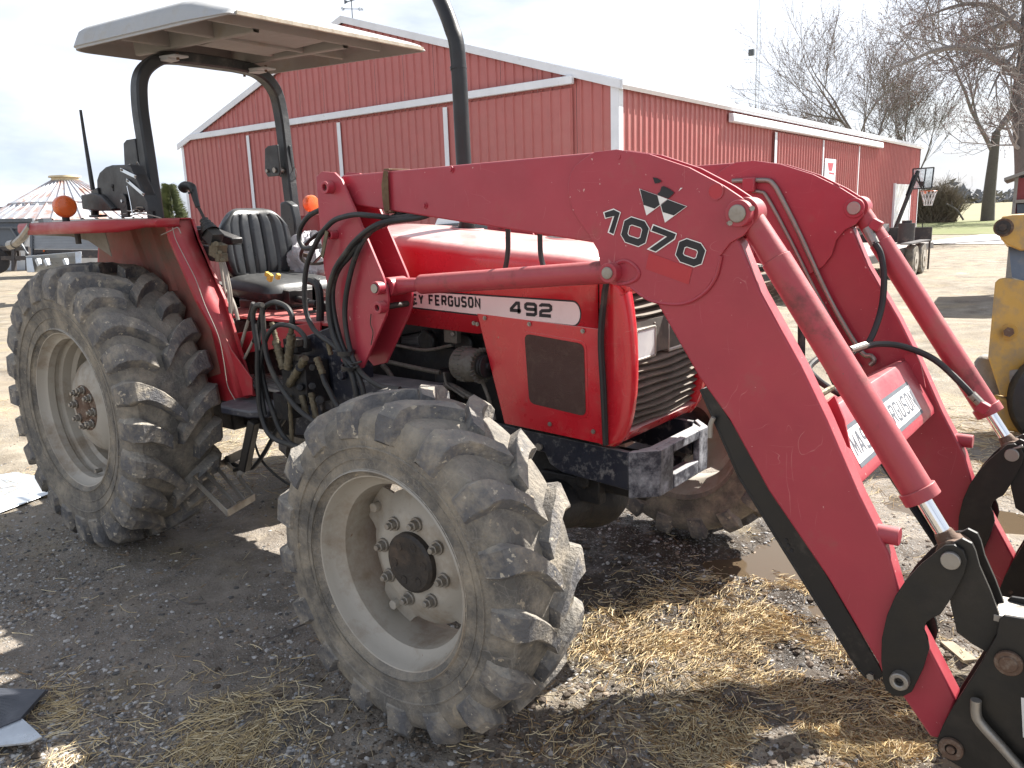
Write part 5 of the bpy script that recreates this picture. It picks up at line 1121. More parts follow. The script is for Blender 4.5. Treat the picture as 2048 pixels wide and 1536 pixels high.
# head lamp panel
b = MB(); secs = []
for i in range(15):
    t = i/14; y = GY0+(GY1-GY0)*t; bow = .018*math.sin(math.pi*t); secs.append([V((xn(1.18)-.04+bow-.03, y, 1.178)), V((xn(1.18)-.030+bow, y, 1.182)), V((xn(1.25)-.026+bow, y, 1.25)), V((xn(1.30)-.030+bow, y, 1.305)), V((xn(1.30)-.06+bow, y, 1.31))])
loft(b, secs); b.build('lamp_panel', M['grille'], gb, smooth=40)
for (ya, yb) in ((-.212, -.078), (.025, .165)):
    o_ = None; x = xn(1.22)-.012; z0, z1 = 1.172, 1.278; c = V((x, (ya+yb)/2, (z0+z1)/2))
    fr = MB(); w = yb-ya; hgt = z1-z0
    for (cy, cz, sy, sz) in ((c.y, z1, w, .008), (c.y, z0, w, .008), (ya, c.z, .008, hgt), (yb, c.z, .008, hgt)): fr.box((x-.014, cy, cz), (.034, sy, sz))
    fo = fr.build('headlight', M['steel'], TR, bevel=.002)
    MB().box((x-.002, c.y, c.z), (.004, w-.004, hgt-.004)).build('lens', M['glass'], fo, bevel=.003)
    mb_ = MB(); mb_.box((x-.022, c.y, c.z), (.004, w-.006, hgt-.006)); mb_.build('reflector', M['mirror'], fo)
    for (yy, zz) in ((ya-.008, z1+.012), (ya-.008, z0-.014), (yb+.004, z1+.010)): MB().ball((x-.005, yy, zz), .0035, 8, 6).build('screw', M['steel'], fo)
# radiator mass inside
part('radiator', MB().box((.14,.05,1.18),(.24,.56,.60)), M['dark'])
# exhaust stack
b = MB(); b.tube([(-.600,.05,1.40),(-.601,.05,1.6),(-.606,.05,2.0),(-.612,.05,2.36),(-.640,.05,2.47),(-.69,.05,2.58),(-.76,.05,2.70),(-.80,.05,2.76)], .0335, n=24, sub=6); b.cyl((-.601,.05,1.50),(-.603,.05,1.66),.0375,24); b.ring((-.611,.05,2.30),(-.612,.05,2.312),.036,.03)
part('exhaust_stack', b, M['black'], smooth=45)

# ---------------------------------------------------------------- loader
ARM = -.528; TH = .070
def mir(P, s): return [V((p.x, p.y if s > 0 else my(p.y), p.z)) for p in P]
FRESH_LIT = mat('fresh_and_lit_red', (.40, .014, .026), .4, bump=0, coat=.2)  # unfaded paint, also the brightened red of the sunlit hole discs
KNEE = [(1153,331),(1172,316),(1192,304),(1235,299),(1300,308),(1380,335),(1450,372),(1492,400),(1508,420),(1508,447),(1490,470),(1462,486),(1442,512),(1432,552),(1412,582),(1380,603),(1345,608),(1300,600),(1262,574),(1228,566),(1206,548),(1198,500),(1180,470),(1150,425),(1139,385),(1142,352)]
LEG = [(1262,566),(1345,520),(1430,430),(1479,485),(1520,584),(1602,731),(1654,840),(1719,991),(1778,1109),(1799,1182),(1912,1400),(1880,1478),(1860,1474),(1803,1390),(1767,1353),(1755,1324),(1655,1155),(1537,982),(1459,840),(1398,755),(1362,692),(1330,635),(1305,592)]
BEAM = [(684,351),(1195,304),(1260,380),(1230,500),(1196,487),(712,411),(692,385)]
arms = []
for s in (1, -1):
    d = V((0, s, 0)); yo = ARM
    b = MB()
    b.prism(mir([bY(u, v, yo+.004) for u, v in BEAM], s), d*(TH-.008))
    b.prism(mir([bY(u, v, yo+.004) for u, v in LEG], s), d*(TH-.008))
    a = part('loader_arm', b, M['red'], bevel=.006, seg=3); arms.append(a)
    for off in (-.008, TH-.004):
        k = MB(); k.prism(mir([bY(u, v, yo+.004)+V((0, off, 0)) for u, v in KNEE], s), d*.012); k.build('knee_plate', M['red'], a, bevel=.002)
    # lightening hole: a flat disc, its red brightened for the sunlit inside
    c = bY(*((1432, 383) if s > 0 else (1669, 380)), (yo-.004) if s > 0 else .5245); hm = MB(); hm.ring(c-V((0,.0035,0)), c, .0235, .020, 28); hm.build('hole_rim', M['red'], a); hm = MB(); hm.cyl(c-V((0,.0028,0)), c, .0205, 28); hm.build('lit_hole_disc', FRESH_LIT, a)
    # weld bead along the plate's lower edge
    w = MB(); w.tube([V((p.x, p.y, p.z)) for p in mir([bY(u, v, yo-.001) for u, v in [(1442,512),(1432,552),(1412,582),(1380,603),(1345,608),(1300,600),(1262,574)]], s)], .005, n=6); w.tube(mir([bY(u, v, yo-.001) for u, v in [(1153,331),(1142,352),(1139,385),(1150,425),(1180,470),(1198,500)]], s), .0035, n=6)
    w.build('weld_bead', M['red'], a)
    # stop peg
    p0 = mir([bY(1748, 1087, yo+.05)], s)[0]; e = V((.86, 0, .50)).normalized()
    pg = MB(); pc = mir([bY(1795, 1073, yo+.03)], s)[0]; pg.cyl(pc-V((.11, 0, .0)), pc+V((.006,0,.0)), .0245, 18); pg.build('stop_peg', M['red'], a, bevel=.002)
    # pins: lift ram pin, bucket ram pin, arm pivot
    for (u, v, rb, rp, l0, l1) in ((1215,546,.030,.0185,.040,.098), (1475,427,.036,.024,.030,.088)):
        c = bY(u, v, yo-l0); c = mir([V((c.x, yo, c.z))], s)[0]
        bs = MB(); bs.ring(c-d*l0, c+d*.0, rb, rp*.9, 28); bs.build('pin_boss', M['red'], a, bevel=.002); bs = MB(); bs.ring(c+d*TH, c+d*l1, rb, rp*.9, 28); bs.build('pin_boss', M['red'], a, bevel=.002)
        MB().cyl(c-d*(l0+.006), c+d*(l1+.006), rp, 28).build('pin', M['steel'], a, bevel=.002)
    for (u, v) in ((1502,417),(1458,446)) if s > 0 else ((1222,533),):
        c = bY(u, v, yo-.018); c = mir([c], s)[0]; MB().cyl(c, c-d*.016+V((.01,0,0)), .007, 8).build('grease_nipple', M['steel'], a)
    if s > 0:
        # teardrop weld round the ram pin, removed-decal patch, bolts on the beam
        w = MB(); w.tube([bY(u, v, yo-.006) for u, v in ((1228,530),(1248,522),(1266,530),(1277,545),(1272,558),(1255,566),(1235,568))], .006, n=6); w.build('weld_bead', M['red'], a)
        pt = MB(); P = [bY(u, v, yo-.0055) for u, v in ((1298,505),(1385,537),(1377,569),(1291,538))]; pt.add(P, [(0,1,2,3)]); orient(pt, (0,-1,0)); pt.build('unfaded_patch', FRESH_LIT, a)
        for (u, v) in ((903,339),(850,411),(1240,314)):
            c = bY(u, v, yo+.004); bb = MB(); bb.cyl(c, c-d*.004, .012, 16); bb.cyl(c-d*.004, c-d*.010, .0075, 6); bb.build('plug_bolt', M['red'], a)
        for (u, v) in ((1342,527),(1325,529)): pass
        # model number and emblem
        yk = yo-.0062; rowa = bY(1213, 461, yk); rowb = bY(1408, 522, yk); ex = (rowb-rowa).normalized()
        tl_ = bY(1213, 417, yk)
        def num(mm, nm, w, grow, lift):
            # each numeral measured on its own: bottom-left, bottom-right, top-left
            for ch, bl_, br_, tl2 in (('0', (1240,480), (1288,496), (1252,431)), ('0', (1349,519), (1400,537), (1362,474))):
                mb = MB()
                A = bY(*bl_, yk); B = bY(*br_, yk); T = bY(*tl2, yk); ex_ = (B-A); cw = ex_.length; ey_ = (T-A); h_ = ey_.length
                letters(mb, ch, A, ex_, ey_, (0,-1,0), h_, cw, 0, w*.93, lift=lift, grow=grow)
                orient(mb, (0,-1,0)); mb.build(nm, mm, a, smooth=0)
        num(M['decalwhite'], 'number_outline', .0215, .0026, .0004); num(M['decalblack'], 'number', .0215, 0, .0012)
        def zc(px): return [(1190+p[0]/6.4, 340+p[1]/6.4) for p in px]
        def em(px, mm, nm, l): 
            mb = MB(); P = [bY(u, v, yk-l) for u, v in zc(px)]; mb.add(P, [tuple(range(len(P)))]); orient(mb, (0,-1,0)); mb.build(nm, mm, a, smooth=0)
        em([(103,540),(238,492),(332,540),(240,838),(160,800),(225,600),(128,625)], M['decalwhite'], 'number_outline', .0004); em([(120,547),(238,509),(317,546),(235,820),(180,794),(247,588),(135,612)], M['decalblack'], 'number', .0012)
        em([(740,690),(1050,810),(1025,890),(780,1057),(662,1015),(895,850),(705,785)], M['decalwhite'], 'number_outline', .0004); em([(750,710),(1034,820),(1011,880),(775,1043),(694,1012),(922,853),(722,775)], M['decalblack'], 'number', .0012)
        em([(565,238),(800,322),(845,445),(658,582)], M['decalwhite'], 'emblem', .0006)
        em([(835,452),(935,375),(1180,465),(895,675)], M['decalwhite'], 'emblem', .0006)
        em([(575,245),(797,325),(828,445),(762,495),(622,447)], M['decalblack'], 'emblem', .0012)
        em([(843,448),(932,380),(1168,467),(1008,582),(866,538)], M['decalblack'], 'emblem', .0012)
        em([(800,322),(930,372),(838,442)], M['decalwhite'], 'emblem', .0014)
        em([(800,300),(830,280),(850,215),(880,205),(960,245),(1015,292),(940,365),(805,320)], M['decalblack'], 'emblem', .0016)
        em([(738,92),(800,105),(852,140),(835,160),(765,175)], M['decalblack'], 'emblem', .0012)
        em([(1068,272),(1095,228),(1122,228)], M['decalwhite'], 'emblem', .0010)
    # lift ram: body, gland, rod, eye
    yc_ = yo+TH/2
    A = mir([bY(1200, 546, yc_)], s)[0]; B = mir([bY(842, 571, yc_-.0)], s)[0]; pq = bY(750, 577, yo-.070); pin = mir([V((pq.x, yc_, pq.z))], s)[0]; pq = bY(1215, 546, yo-.040); pin2 = mir([V((pq.x, yc_, pq.z))], s)[0]; A = pin2
    pq = bY(842, 571, yc_); B = A+(pin-A).normalized()*abs(pq.x-A.x)
    b = MB(); b.cyl(pin2, B, .0365, 32); b.cyl(B, B+(pin-A).normalized()*.012, .034, 32, r2=.026); b.cyl(pin2-d*.033, pin2+d*.033, .040, 24); cyl_ = part('lift_cylinder', b, M['redgrime'], bevel=.002, smooth=45)
    MB().cyl(B, pin, .0165, 20).build('rod', M['chrome'], cyl_)
    e_ = MB(); e_.cyl(pin+(B-pin).normalized()*.160, pin, .023, 20, r2=.033); e_.cyl(pin-d*.045, pin+d*.045, .036, 28); e_.build('rod_eye', M['red'], cyl_, bevel=.002)
    # bucket ram
    pq = bY(1475, 427, yo-.034); T = mir([V((pq.x, yc_, pq.z))], s)[0]; pq = bY(1899, 1123, yo-.036); E_ = mir([V((pq.x, yc_, pq.z))], s)[0]; dr = (E_-T).normalized(); L_ = (E_-T).length
    b = MB(); b.cyl(T, T+dr*.15, .033, 32, r2=.0375); b.cyl(T+dr*.15, T+dr*(L_*.84), .0405, 32); b.ring(T+dr*(L_*.825), T+dr*(L_*.856), .0475, .02, 32); b.cyl(T-d*.032, T+d*.032, .043, 28)
    bc = part('bucket_cylinder', b, M['redgrime'], bevel=.0015, smooth=45)
    MB().cyl(T+dr*(L_*.84), E_-dr*.03, .0195, 24).build('rod', M['chrome'], bc)
    e_ = MB(); e_.cyl(E_-d*.034, E_+d*.034, .040, 28); e_.cyl(E_-dr*.06, E_, .022, 20, r2=.034); e_.build('rod_eye', M['rust'], bc, bevel=.003)
    # mast: two plates and a web
    MO = [(632,353),(644,343),(668,345),(682,359),(708,417),(764,550),(773,577),(776,600),(774,622),(767,642),(725,736),(700,742),(682,721),(665,622),(648,540),(639,451),(634,383)]
    yp = yo-.030
    m_ = MB(); Pm = [bY(u, v, yp) for u, v in MO]; m_.prism(mir(Pm, s), d*.012)
    mo = part('loader_mast', m_, M['red'], bevel=.002)
    i_ = MB(); i_.prism(mir([p+V((0, .128, 0)) for p in Pm], s), d*.012); i_.build('mast_plate', M['red'], mo, bevel=.002)
    w = MB(); back = [Pm[k] for k in (12, 13, 14, 15, 16)]
    for k in range(len(back)-1):
        w.prism(mir([back[k]+V((.02,.012,0)), back[k+1]+V((.02,.012,0)), back[k+1]+V((.032,.012,0)), back[k]+V((.032,.012,0))], s), d*.116)
    w.build('mast_web', M['red'], mo)
    for (u, v, rb, rp, nm, hollow) in ((648,375,.024,.013,'pivot_boss',True),(749,577,.026,.018,'ram_pin_boss',False),(753,616,.024,.012,'spare_pin_boss',True),(657,470,.018,.01,'lower_boss',True)):
        c = bY(u, v, yp-.036); c = mir([V((c.x, yp, c.z))], s)[0]
        q = MB(); q.ring(c-d*.035, c, rb, rp, 24); qo = q.build(nm, M['red'], mo, bevel=.002)
        MB().cyl(c-d*(.020 if hollow else .040), c+d*.16, rp*.98, 20).build('pin', M['steel'] if not hollow else M['hub'], mo, bevel=.001)
    if s > 0:
        MB().bar(bY(654,462,yp-.045), bY(644,515,yp-.045), .018, .006, up=(0,1,0)).build('locking_tab', M['brass'], mo, bevel=.002)
        t_ = MB(); t_.tube([bY(u, v, yp-.008) for u, v in ((742,628),(741,648),(746,665),(742,690))], .0022, n=5, sub=4); t_.build('retaining_wire', M['hub'], mo)
# strap and hook on the near beam
b = MB(); P = [bY(768,342,ARM-.006), bY(776,342,ARM-.006), bY(778,385,ARM-.006), bY(780,421,ARM-.006), bY(770,424,ARM-.006), bY(766,400,ARM-.006), bY(764,370,ARM-.006)]
b.prism(P, (0,-.004,0)); b.prism([bY(767,341,ARM-.008), bY(777,340,ARM-.008), bY(777,340,ARM-.008)+V((0,0,.006)), bY(767,341,ARM-.008)+V((0,0,.006))], (0,.115,0)); b.prism([bY(770,424,ARM-.008), bY(781,422,ARM-.008), bY(781,422,ARM-.008)-V((0,0,.006)), bY(770,424,ARM-.008)-V((0,0,.006))], (0,.115,0))
part('strap', b, M['leather'], bevel=.0015)
b = MB(); b.tube([bY(774,420,-.50), bY(776,440,-.51), bY(772,452,-.52), bY(764,455,-.53)], .007); part('hose_hook', b, M['red'])
# upper cross pieces and the torque tube with its label plate
XT = MB(); fn = V((.868, 0, .496)).normalized(); dn = V((.496, 0, -.868)).normalized()
c_top = bX(1690,775,1.155); 
Y0, Y1 = ARM+TH, my(ARM+TH)
# corners of the plate face measured on the line through the arm fronts
pA = bY(1652, 830, Y0); 
top = V((1.135, 0, 1.085)); Hh = .235
P = [V((top.x, Y0, top.z)), V((top.x, Y0, top.z))+dn*Hh]
o_ = V((top.x, Y0, top.z))-dn*.05
prof = [o_-fn*.135, o_-fn*.02, o_-fn*.004+dn*.008, o_+dn*.025, o_+dn*(Hh-.03), o_+dn*(Hh-.010)-fn*.006, o_+dn*Hh-fn*.03, o_+dn*Hh-fn*.135]
XT.prism(prof, (0, Y1-Y0, 0)); xt = part('torque_tube', XT, M['red'], bevel=.002)
lab = MB(); e = fn*.0012; a0 = o_+dn*.084+V((0,.073,0)); hh = .095; wl_ = .757
lab.add([a0+e, a0+e+V((0,wl_,0)), a0+e+V((0,wl_,0))+dn*hh, a0+e+dn*hh], [(0,1,2,3)]); orient(lab, fn); lab.build('label_plate', M['decalwhite'], xt)
for off in (-.013, hh): 
    lab = MB(); a1 = a0+fn*.0013+dn*off; lab.add([a1, a1+V((0,wl_,0)), a1+V((0,wl_,0))+dn*.013, a1+dn*.013], [(0,1,2,3)]); orient(lab, fn); lab.build('label_border', M['greysteel'], xt)
GP = mat('grey_print', (.10,.11,.13), .6, bump=0); cw = (wl_-.028)/17.5
for word, off in (('MASSEY', 0), ('FERGUSON', 6*cw*1.22+.42*cw)):
    mb = MB(); letters(mb, word, a0+dn*(hh-.014)+V((0,.014+off,0)), (0,1,0), -dn, fn, hh-.028, cw, cw*.22, .0095, lift=.0022); orient(mb, fn); mb.build('lettering', GP, xt, smooth=0)
for yy in (Y0+.03, Y1-.035):
    g = MB(); g.prism([V((top.x-.03, yy, top.z+.05)), V((top.x+.0, yy, top.z+.085)), V((top.x+.03, yy, top.z+.02)), V((top.x+.05, yy, top.z-.06)), V((top.x, yy, top.z-.03))], (0,.010,0)); g.build('gusset', M['red'], xt, bevel=.001)
# far arm hydraulic pipes along the inner face
yi = my(ARM)-.0-TH; yi = .528
b = MB(); ys = yi-.022
b.tube([bY(1465,362,ys), bY(1500,361,ys), bY(1535,361,ys), bY(1548,370,ys), bY(1560,390,ys), bY(1600,470,ys), bY(1660,600,ys), bY(1720,700,ys), bY(1742,712,ys), bY(1748,722,ys), bY(1740,730,ys)], .0095, n=10); part('hydraulic_pipe', b, M['copper'])
b = MB(); b.tube([bY(1505,383,ys), bY(1520,384,ys), bY(1535,396,ys), bY(1580,480,ys), bY(1640,600,ys), bY(1700,705,ys), bY(1722,735,ys)], .007, n=10); part('hydraulic_pipe', b, M['copper'])
b = MB(); b.box(bY(1500,370,ys), (.05,.04,.055)); part('pipe_clamp', b, M['red'], bevel=.004)
# bucket ram hoses and fittings
b = MB(); b.tube([bY(1748,484,.50), bY(1762,510,.50), bY(1768,560,.49), bY(1762,620,.47), bY(1740,680,.42), bY(1715,700,.36)], .0115, n=10); part('hydraulic_hose', b, M['rubber'])
b = MB(); b.tube([bY(1690,715,.20), bY(1720,696,.28), bY(1760,688,.40), bY(1810,694,.47), bY(1870,720,.49), bY(1925,770,.49), bY(1952,800,.49)], .0115, n=10); part('hydraulic_hose', b, M['rubber'])
for q0, q1, rr in ((bY(1700,700,.22), bY(1730,690,.30), .013), (bY(1734,456,.515), bY(1750,488,.505), .017), (bY(1942,788,.49), bY(1962,808,.50), .016)):
    b = MB(); b.tube([q0, q1], rr, n=10, sub=1); part('hose_fitting', b, M['steel'])
b = MB(); b.tube([bY(1700,800,-.1), bY(1650,770,-.15), bY(1628,752,-.17), bY(1618,735,-.16), bY(1640,715,-.10), bY(1660,710,-.04)], .0105, n=10); part('hydraulic_hose', b, M['rubber'])
b = MB(); b.tube([bY(1600,590,.35), bY(1603,660,.35), bY(1602,740,.35)], .014, n=10); part('hydraulic_hose', b, M['rubber'])
b = MB(); b.tube([bY(1665,775,-.28), bY(1640,790,-.34), bY(1630,800,-.36)], .009); part('pipe_union', b, M['brass']); b = MB(); b.tube([bY(1688,762,-.2), bY(1672,768,-.22)], .008, sub=1); part('pipe_union', b, M['brass'])
for q0 in (bY(1752,450,.52), bY(1966,815,.50)):
    b = MB(); b.box(q0, (.038,.035,.038), Matrix.Rotation(.5,3,'Y')); part('port_block', b, M['red'], bevel=.004)
# hoses that hang from the near beam over the bonnet
for pth in ([(1016,440),(1016,470),(1016,500),(1012,530),(1004,560)], [(1079,450),(1080,476),(1081,505),(1086,530),(1096,556)]):
    b = MB(); b.tube([bY(u, v, -.44) for u, v in pth], .009); part('hydraulic_hose', b, M['rubber'])
# black cover leg under the arm and its peg, both arms
for s in (1, -1):
    LG = [(1402,778),(1418,775),(1434,800),(1600,1060),(1757,1330),(1768,1352),(1752,1360),(1735,1356),(1720,1340),(1560,1085),(1480,955)]
    b = MB(); P = mir([bY(u, v, -.500) for u, v in LG], s); b.prism(P, V((0, s*.008, 0)))
    P2 = mir([bY(u, v, -.500) for u, v in ((1402,778),(1480,955),(1560,1085),(1720,1340),(1735,1356))], s)
    for i in range(4): b.prism([P2[i], P2[i+1], P2[i+1]+V((-.006,0,-.004)), P2[i]+V((-.006,0,-.004))], V((0, s*.055, 0)))
    lo = part('parking_stand', b, M['black'], bevel=.0015)
    for (u, v) in ((1572,1081),(1576,1091),(1583,1101)): 
        c = mir([bY(u, v, -.501)], s)[0]; MB().cyl(c, c-V((0,s*.001,0)), .006, 12).build('pin_hole', M['dark'], lo)
    c = mir([bY(1742,1351,-.50)], s)[0]; MB().cyl(c, c-V((0,s*.01,0)), .010, 6).build('bolt', M['steel'], lo)
    b = MB(); b.tube(mir([bY(u, v, -.515) for u, v in ((1427,835),(1421,850),(1420,875))], s), .0075); b.build('stand_clip', M['wire'], lo)

# ---------------------------------------------------------------- tool carrier at the arm tips
for s in (1, -1):
    d = V((0, s, 0))
    LK = [(1880,1095),(1893,1085),(1912,1084),(1930,1095),(1937,1115),(1932,1140),(1912,1180),(1893,1210),(1884,1222),(1870,1228),(1856,1238),(1851,1252),(1858,1268),(1862,1290),(1850,1330),(1838,1355),(1828,1375),(1812,1384),(1792,1384),(1776,1372),(1770,1350),(1767,1310),(1768,1270),(1778,1225),(1795,1185),(1815,1155),(1845,1123)]
    for off, nm in ((-.024, 'outer_link'), (TH+.012, 'outer_link')):
        b = MB(); b.prism(mir([bY(u, v, ARM)+V((0, off, 0)) for u, v in LK], s), d*.012); lk = part('link_plate', b, M['linkblack'], bevel=.0012)
    c = bY(1797,1365,ARM-.046); c = mir([V((c.x, ARM, c.z))], s)[0]; b = MB(); b.ring(c-d*.046, c-d*.02, .024, .011, 24); part('link_bushing', b, M['steel'], bevel=.003)
    b = MB(); b.cyl(c-d*.03, c+d*(TH+.03), .011, 16); part('link_pin', b, M['hub'])
    c = bY(1900,1123,ARM-.036); c = mir([V((c.x, ARM, c.z))], s)[0]; b = MB(); b.cyl(c-d*.036, c+d*(TH+.036), .0225, 28); b.cyl(c+d*(TH+.02)+V((0,0,.02)), c+d*(TH+.02)+V((.03,0,.035)), .006, 8); part('ram_pin', b, M['steel'], bevel=.002)
    LK2 = [(1905,1085),(1925,1075),(1945,1085),(1952,1100),(1960,1130),(1982,1180),(2004,1240),(1996,1262),(1975,1302),(1945,1285),(1915,1262),(1902,1205),(1900,1180)]
    for off in (-.009, TH-.003):
        b = MB(); b.prism(mir([bY(u, v, ARM)+V((0, off, 0)) for u, v in LK2], s), d*.012); part('inner_link', b, M['linkblack'], bevel=.0012)
    CP = [(1996,1262),(2002,1230),(2012,1222),(2100,1236),(2140,1300),(2150,1700),(1990,1560),(1900,1508),(1880,1492),(1878,1470),(1890,1440),(1912,1400),(1960,1325)]
    for off in (-.030, TH+.018):
        b = MB(); b.prism(mir([bY(u, v, ARM)+V((0, off, 0)) for u, v in CP], s), d*.012); cp = part('carrier_side_plate', b, M['linkblack'], bevel=.002)
    for (u, v, r) in ((2018,1324,.020), (1903,1495,.018)):
        c = mir([bY(u, v, ARM-.03)], s)[0]; b = MB(); b.ring(c-d*.012, c, r+.011, r-.004, 24); b.cyl(c-d*.016, c+d*(TH+.06), r if v < 1400 else .010, 24); part('carrier_pin', b, M['rust'], bevel=.002)
    b = MB(); b.box(mir([bY(2050,1232,ARM+.05)], s)[0]+V((0,0,.004)), (.12, TH+.05, .018)); part('carrier_top_plate', b, M['steel'], bevel=.002)
    b = MB(); b.tube(mir([bY(u, v, ARM-.055) for u, v in ((1952,1400),(1952,1425),(1960,1445),(2000,1490),(2040,1535),(2100,1600))], s), .0125, n=12, sub=5); part('lock_lever', b, M['steel'])
b = MB(); b.box((1.71, .05, .36), (.03, 1.36, .46)); b.box((1.66,.05,.60),(.10,1.2,.02)); part('carrier_back_plate', b, M['linkblack'], bevel=.004)
# label on the near side plate
lb = MB(); P = [bY(u, v, ARM-.032) for u, v in ((2042,1395),(2075,1400),(2078,1475),(2046,1475))]; lb.add(P, [(0,1,2,3)]); orient(lb, (0,-1,0)); part('data_label', lb, M['decalwhite'])

# ---------------------------------------------------------------- black mounting frame, valves and hoses under the mast
for s in (1, -1):
    b = MB(); P = [bY(u, v, -.40) for u, v in ((598,682),(612,672),(658,655),(664,680),(700,745),(705,840),(696,852),(645,780),(640,870),(590,870))]
    b.prism(mir(P, s), V((0, s*.012, 0)))
    b.box((-.80, -.33 if s > 0 else .43, .93), (.62, .14, .16)); b.box((-.95, -.36 if s > 0 else .46, .98), (.16, .10, .30))
    part('mounting_frame', b, M['navy'], bevel=.004)
    b = MB(); c = mir([bY(687,750,-.42)], s)[0]; b.cyl(c, c-V((0,s*.02,0)), .022, 6); part('frame_bolt', b, M['navy'], bevel=.002)
def hose(pts, y, r=.0105, yy=None, m='rubber', name='hydraulic_hose'):
    b = MB(); n = len(pts); b.tube([bY(u, v, (y if yy is None else y+(yy-y)*min(1, max(0, (i-1)/3.0)))) for i, (u, v) in enumerate(pts)], r, n=10, sub=5); return part(name, b, M[m])
hose([(660,408),(639,420),(618,432),(603,452),(598,472),(602,488),(612,497),(640,492)], -.525, .0105)
hose([(880,405),(850,425),(790,436),(767,434),(740,431),(713,429),(690,433),(668,441),(650,458),(636,478),(620,512),(612,540),(609,580),(612,622),(625,655),(645,675),(668,691),(689,715),(707,735)], -.50, .0105, -.60)
hose([(890,410),(850,432),(800,440),(771,444),(750,452),(730,465),(708,485),(692,506),(675,530),(665,553),(658,580),(657,610),(661,645),(668,673),(680,700),(692,724),(704,750),(712,785),(715,810)], -.50, .0115, -.60)
hose([(860,408),(815,432),(771,447),(738,465),(715,490),(697,515),(680,535),(669,560),(665,590),(668,625),(677,665),(688,698),(704,727),(722,765),(730,800)], -.50, .0105, -.585)
hose([(850,405),(800,428),(760,448),(735,470),(720,492),(707,525),(698,560),(691,600),(690,639),(696,680),(705,715),(716,737),(735,757),(765,774),(800,778)], -.50, .0105, -.585)
hose([(585,655),(584,632),(574,615),(560,607),(546,605),(531,613),(524,626),(517,660),(519,700),(525,751),(534,790),(546,825),(560,860),(579,885),(606,897)], -.56, .0115)
hose([(525,610),(512,612),(506,630),(509,660),(515,700),(515,740),(517,780),(520,819),(532,858),(550,878),(575,888),(606,897)], -.60, .0115)
hose([(524,608),(526,640),(529,680),(535,717),(550,755),(569,785),(590,812),(610,830),(635,848)], -.59, .0115)
hose([(612,695),(612,680),(603,665),(590,655),(572,650),(556,650),(543,660),(533,676),(524,710),(519,760),(530,830)], -.585, .0105)
hose([(644,747),(650,765),(657,778),(668,800),(682,822)], -.55, .012)
hose([(575,830),(563,846),(548,870),(532,900),(515,925),(500,937),(470,930),(452,915)], -.40, .011)
hose([(506,860),(508,880),(519,913),(540,940),(576,968),(600,975)], -.38, .006)
hose([(612,560),(633,568),(640,600),(640,655)], -.30, .018)
def cyls(lst, y, m, name):
    for (a, c, r) in lst:
        p, q = bY(*a, y), bY(*c, y); b = MB(); b.cyl(p, q, r, 14); L = (q-p); 
        for t in (.12, .35, .62, .88): b.cyl(p+L*(t-.035), p+L*(t+.035), r*1.22, 6)
        part(name, b, M[m], bevel=.0015)
cyls([((551,680),(567,738),.017),((583,668),(575,738),.018),((611,716),(578,770),.017),((633,715),(646,748),.014),((603,790),(614,832),.013),((622,785),(633,838),.013),((579,790),(585,905),.009),((543,645),(553,682),.011),((584,632),(582,668),.011),((655,680),(662,710),.01)], -.55, 'brass', 'hose_coupler')
b = MB(); b.box(bY(612,760,-.47), (.17,.13,.19)); b.box(bY(595,690,-.47), (.10,.08,.06)); b.box(bY(575,810,-.47),(.10,.08,.12)); b.cyl(bY(640,800,-.50),bY(640,800,-.54),.02,12); b.cyl(bY(600,735,-.53),bY(600,735,-.56),.02,12); b.cyl(bY(625,735,-.53),bY(625,735,-.56),.016,6); b.cyl(bY(625,772,-.53),bY(625,772,-.555),.018,6); b.cyl(bY(600,775,-.53),bY(600,775,-.56),.016,12)
part('valve_block', b, M['dark'], bevel=.004)
b = MB(); b.box(bY(590,685,-.50), (.07,.03,.03)); part('valve_cap', b, M['alu'], bevel=.003); b = MB(); b.box(bY(598,715,-.50),(.05,.04,.03)); part('valve_cap', b, M['alu'], bevel=.003)
b = MB()
for (u, v) in ((700,738),(706,728)): c = bY(u, v, -.605); b.tube([c-V((.05,0,.012)), c, c+V((.05,0,.014))], .0045, n=6, sub=2)
b.ring(bY(698,735,-.60)-V((.0,.0,.006)), bY(698,735,-.60)+V((.002,0,.008)), .034, .028, 16); part('cable_tie', b, M['black'])
b = MB(); c = bY(695,675,-.59)
b.ring(bY(692,707,-.59)-V((0,0,.006)), bY(692,707,-.59)+V((0,0,.012)), .036, .030, 16); part('cable_tie', b, M['black'])
# ---------------------------------------------------------------- floor, steps
b = MB(); P = [bY(u, v, -.36) for u, v in ((450,669),(640,644),(640,684),(480,708),(470,700))]
b.prism(P, (0,.012,0)); z = P[0].z
b.box((-1.62,.05,P[1].z-.012),(1.05,.80,.014)); pl = part('floor_plate', b, M['fenderred'], bevel=.003)
b = MB(); P = [bY(u, v, -.36) for u, v in ((450,669),(640,644),(640,684),(480,708),(470,700))]; b.prism(mir(P,-1),(0,-.012,0)); b.build('floor_edge', M['fenderred'], pl)
b = MB(); st = [bZ(u, v, .84) for u, v in ((465,810),(520,782),(572,800),(555,838),(500,845),(470,835))]
st = [V((-1.70,-.56,.845)),V((-1.74,-.40,.845)),V((-1.36,-.36,.845)),V((-1.34,-.54,.845)),V((-1.42,-.60,.845)),V((-1.62,-.61,.845))]
b.prism(st, (0,0,-.035)); part('upper_step', b, M['navy'], bevel=.008)
b = MB(); b.bar(bY(508,842,-.50), bY(488,940,-.52), .045, .045); b.bar(bY(500,930,-.50), bY(470,940,-.50), .03,.02); part('step_post', b, M['black'], bevel=.006)
q = [bZ(u, v, .45) for u, v in ((386,958),(452,922),(509,994),(455,1026))]
b = MB()
for i in range(4): b.bar(q[i], q[(i+1) % 4], .006, .034)
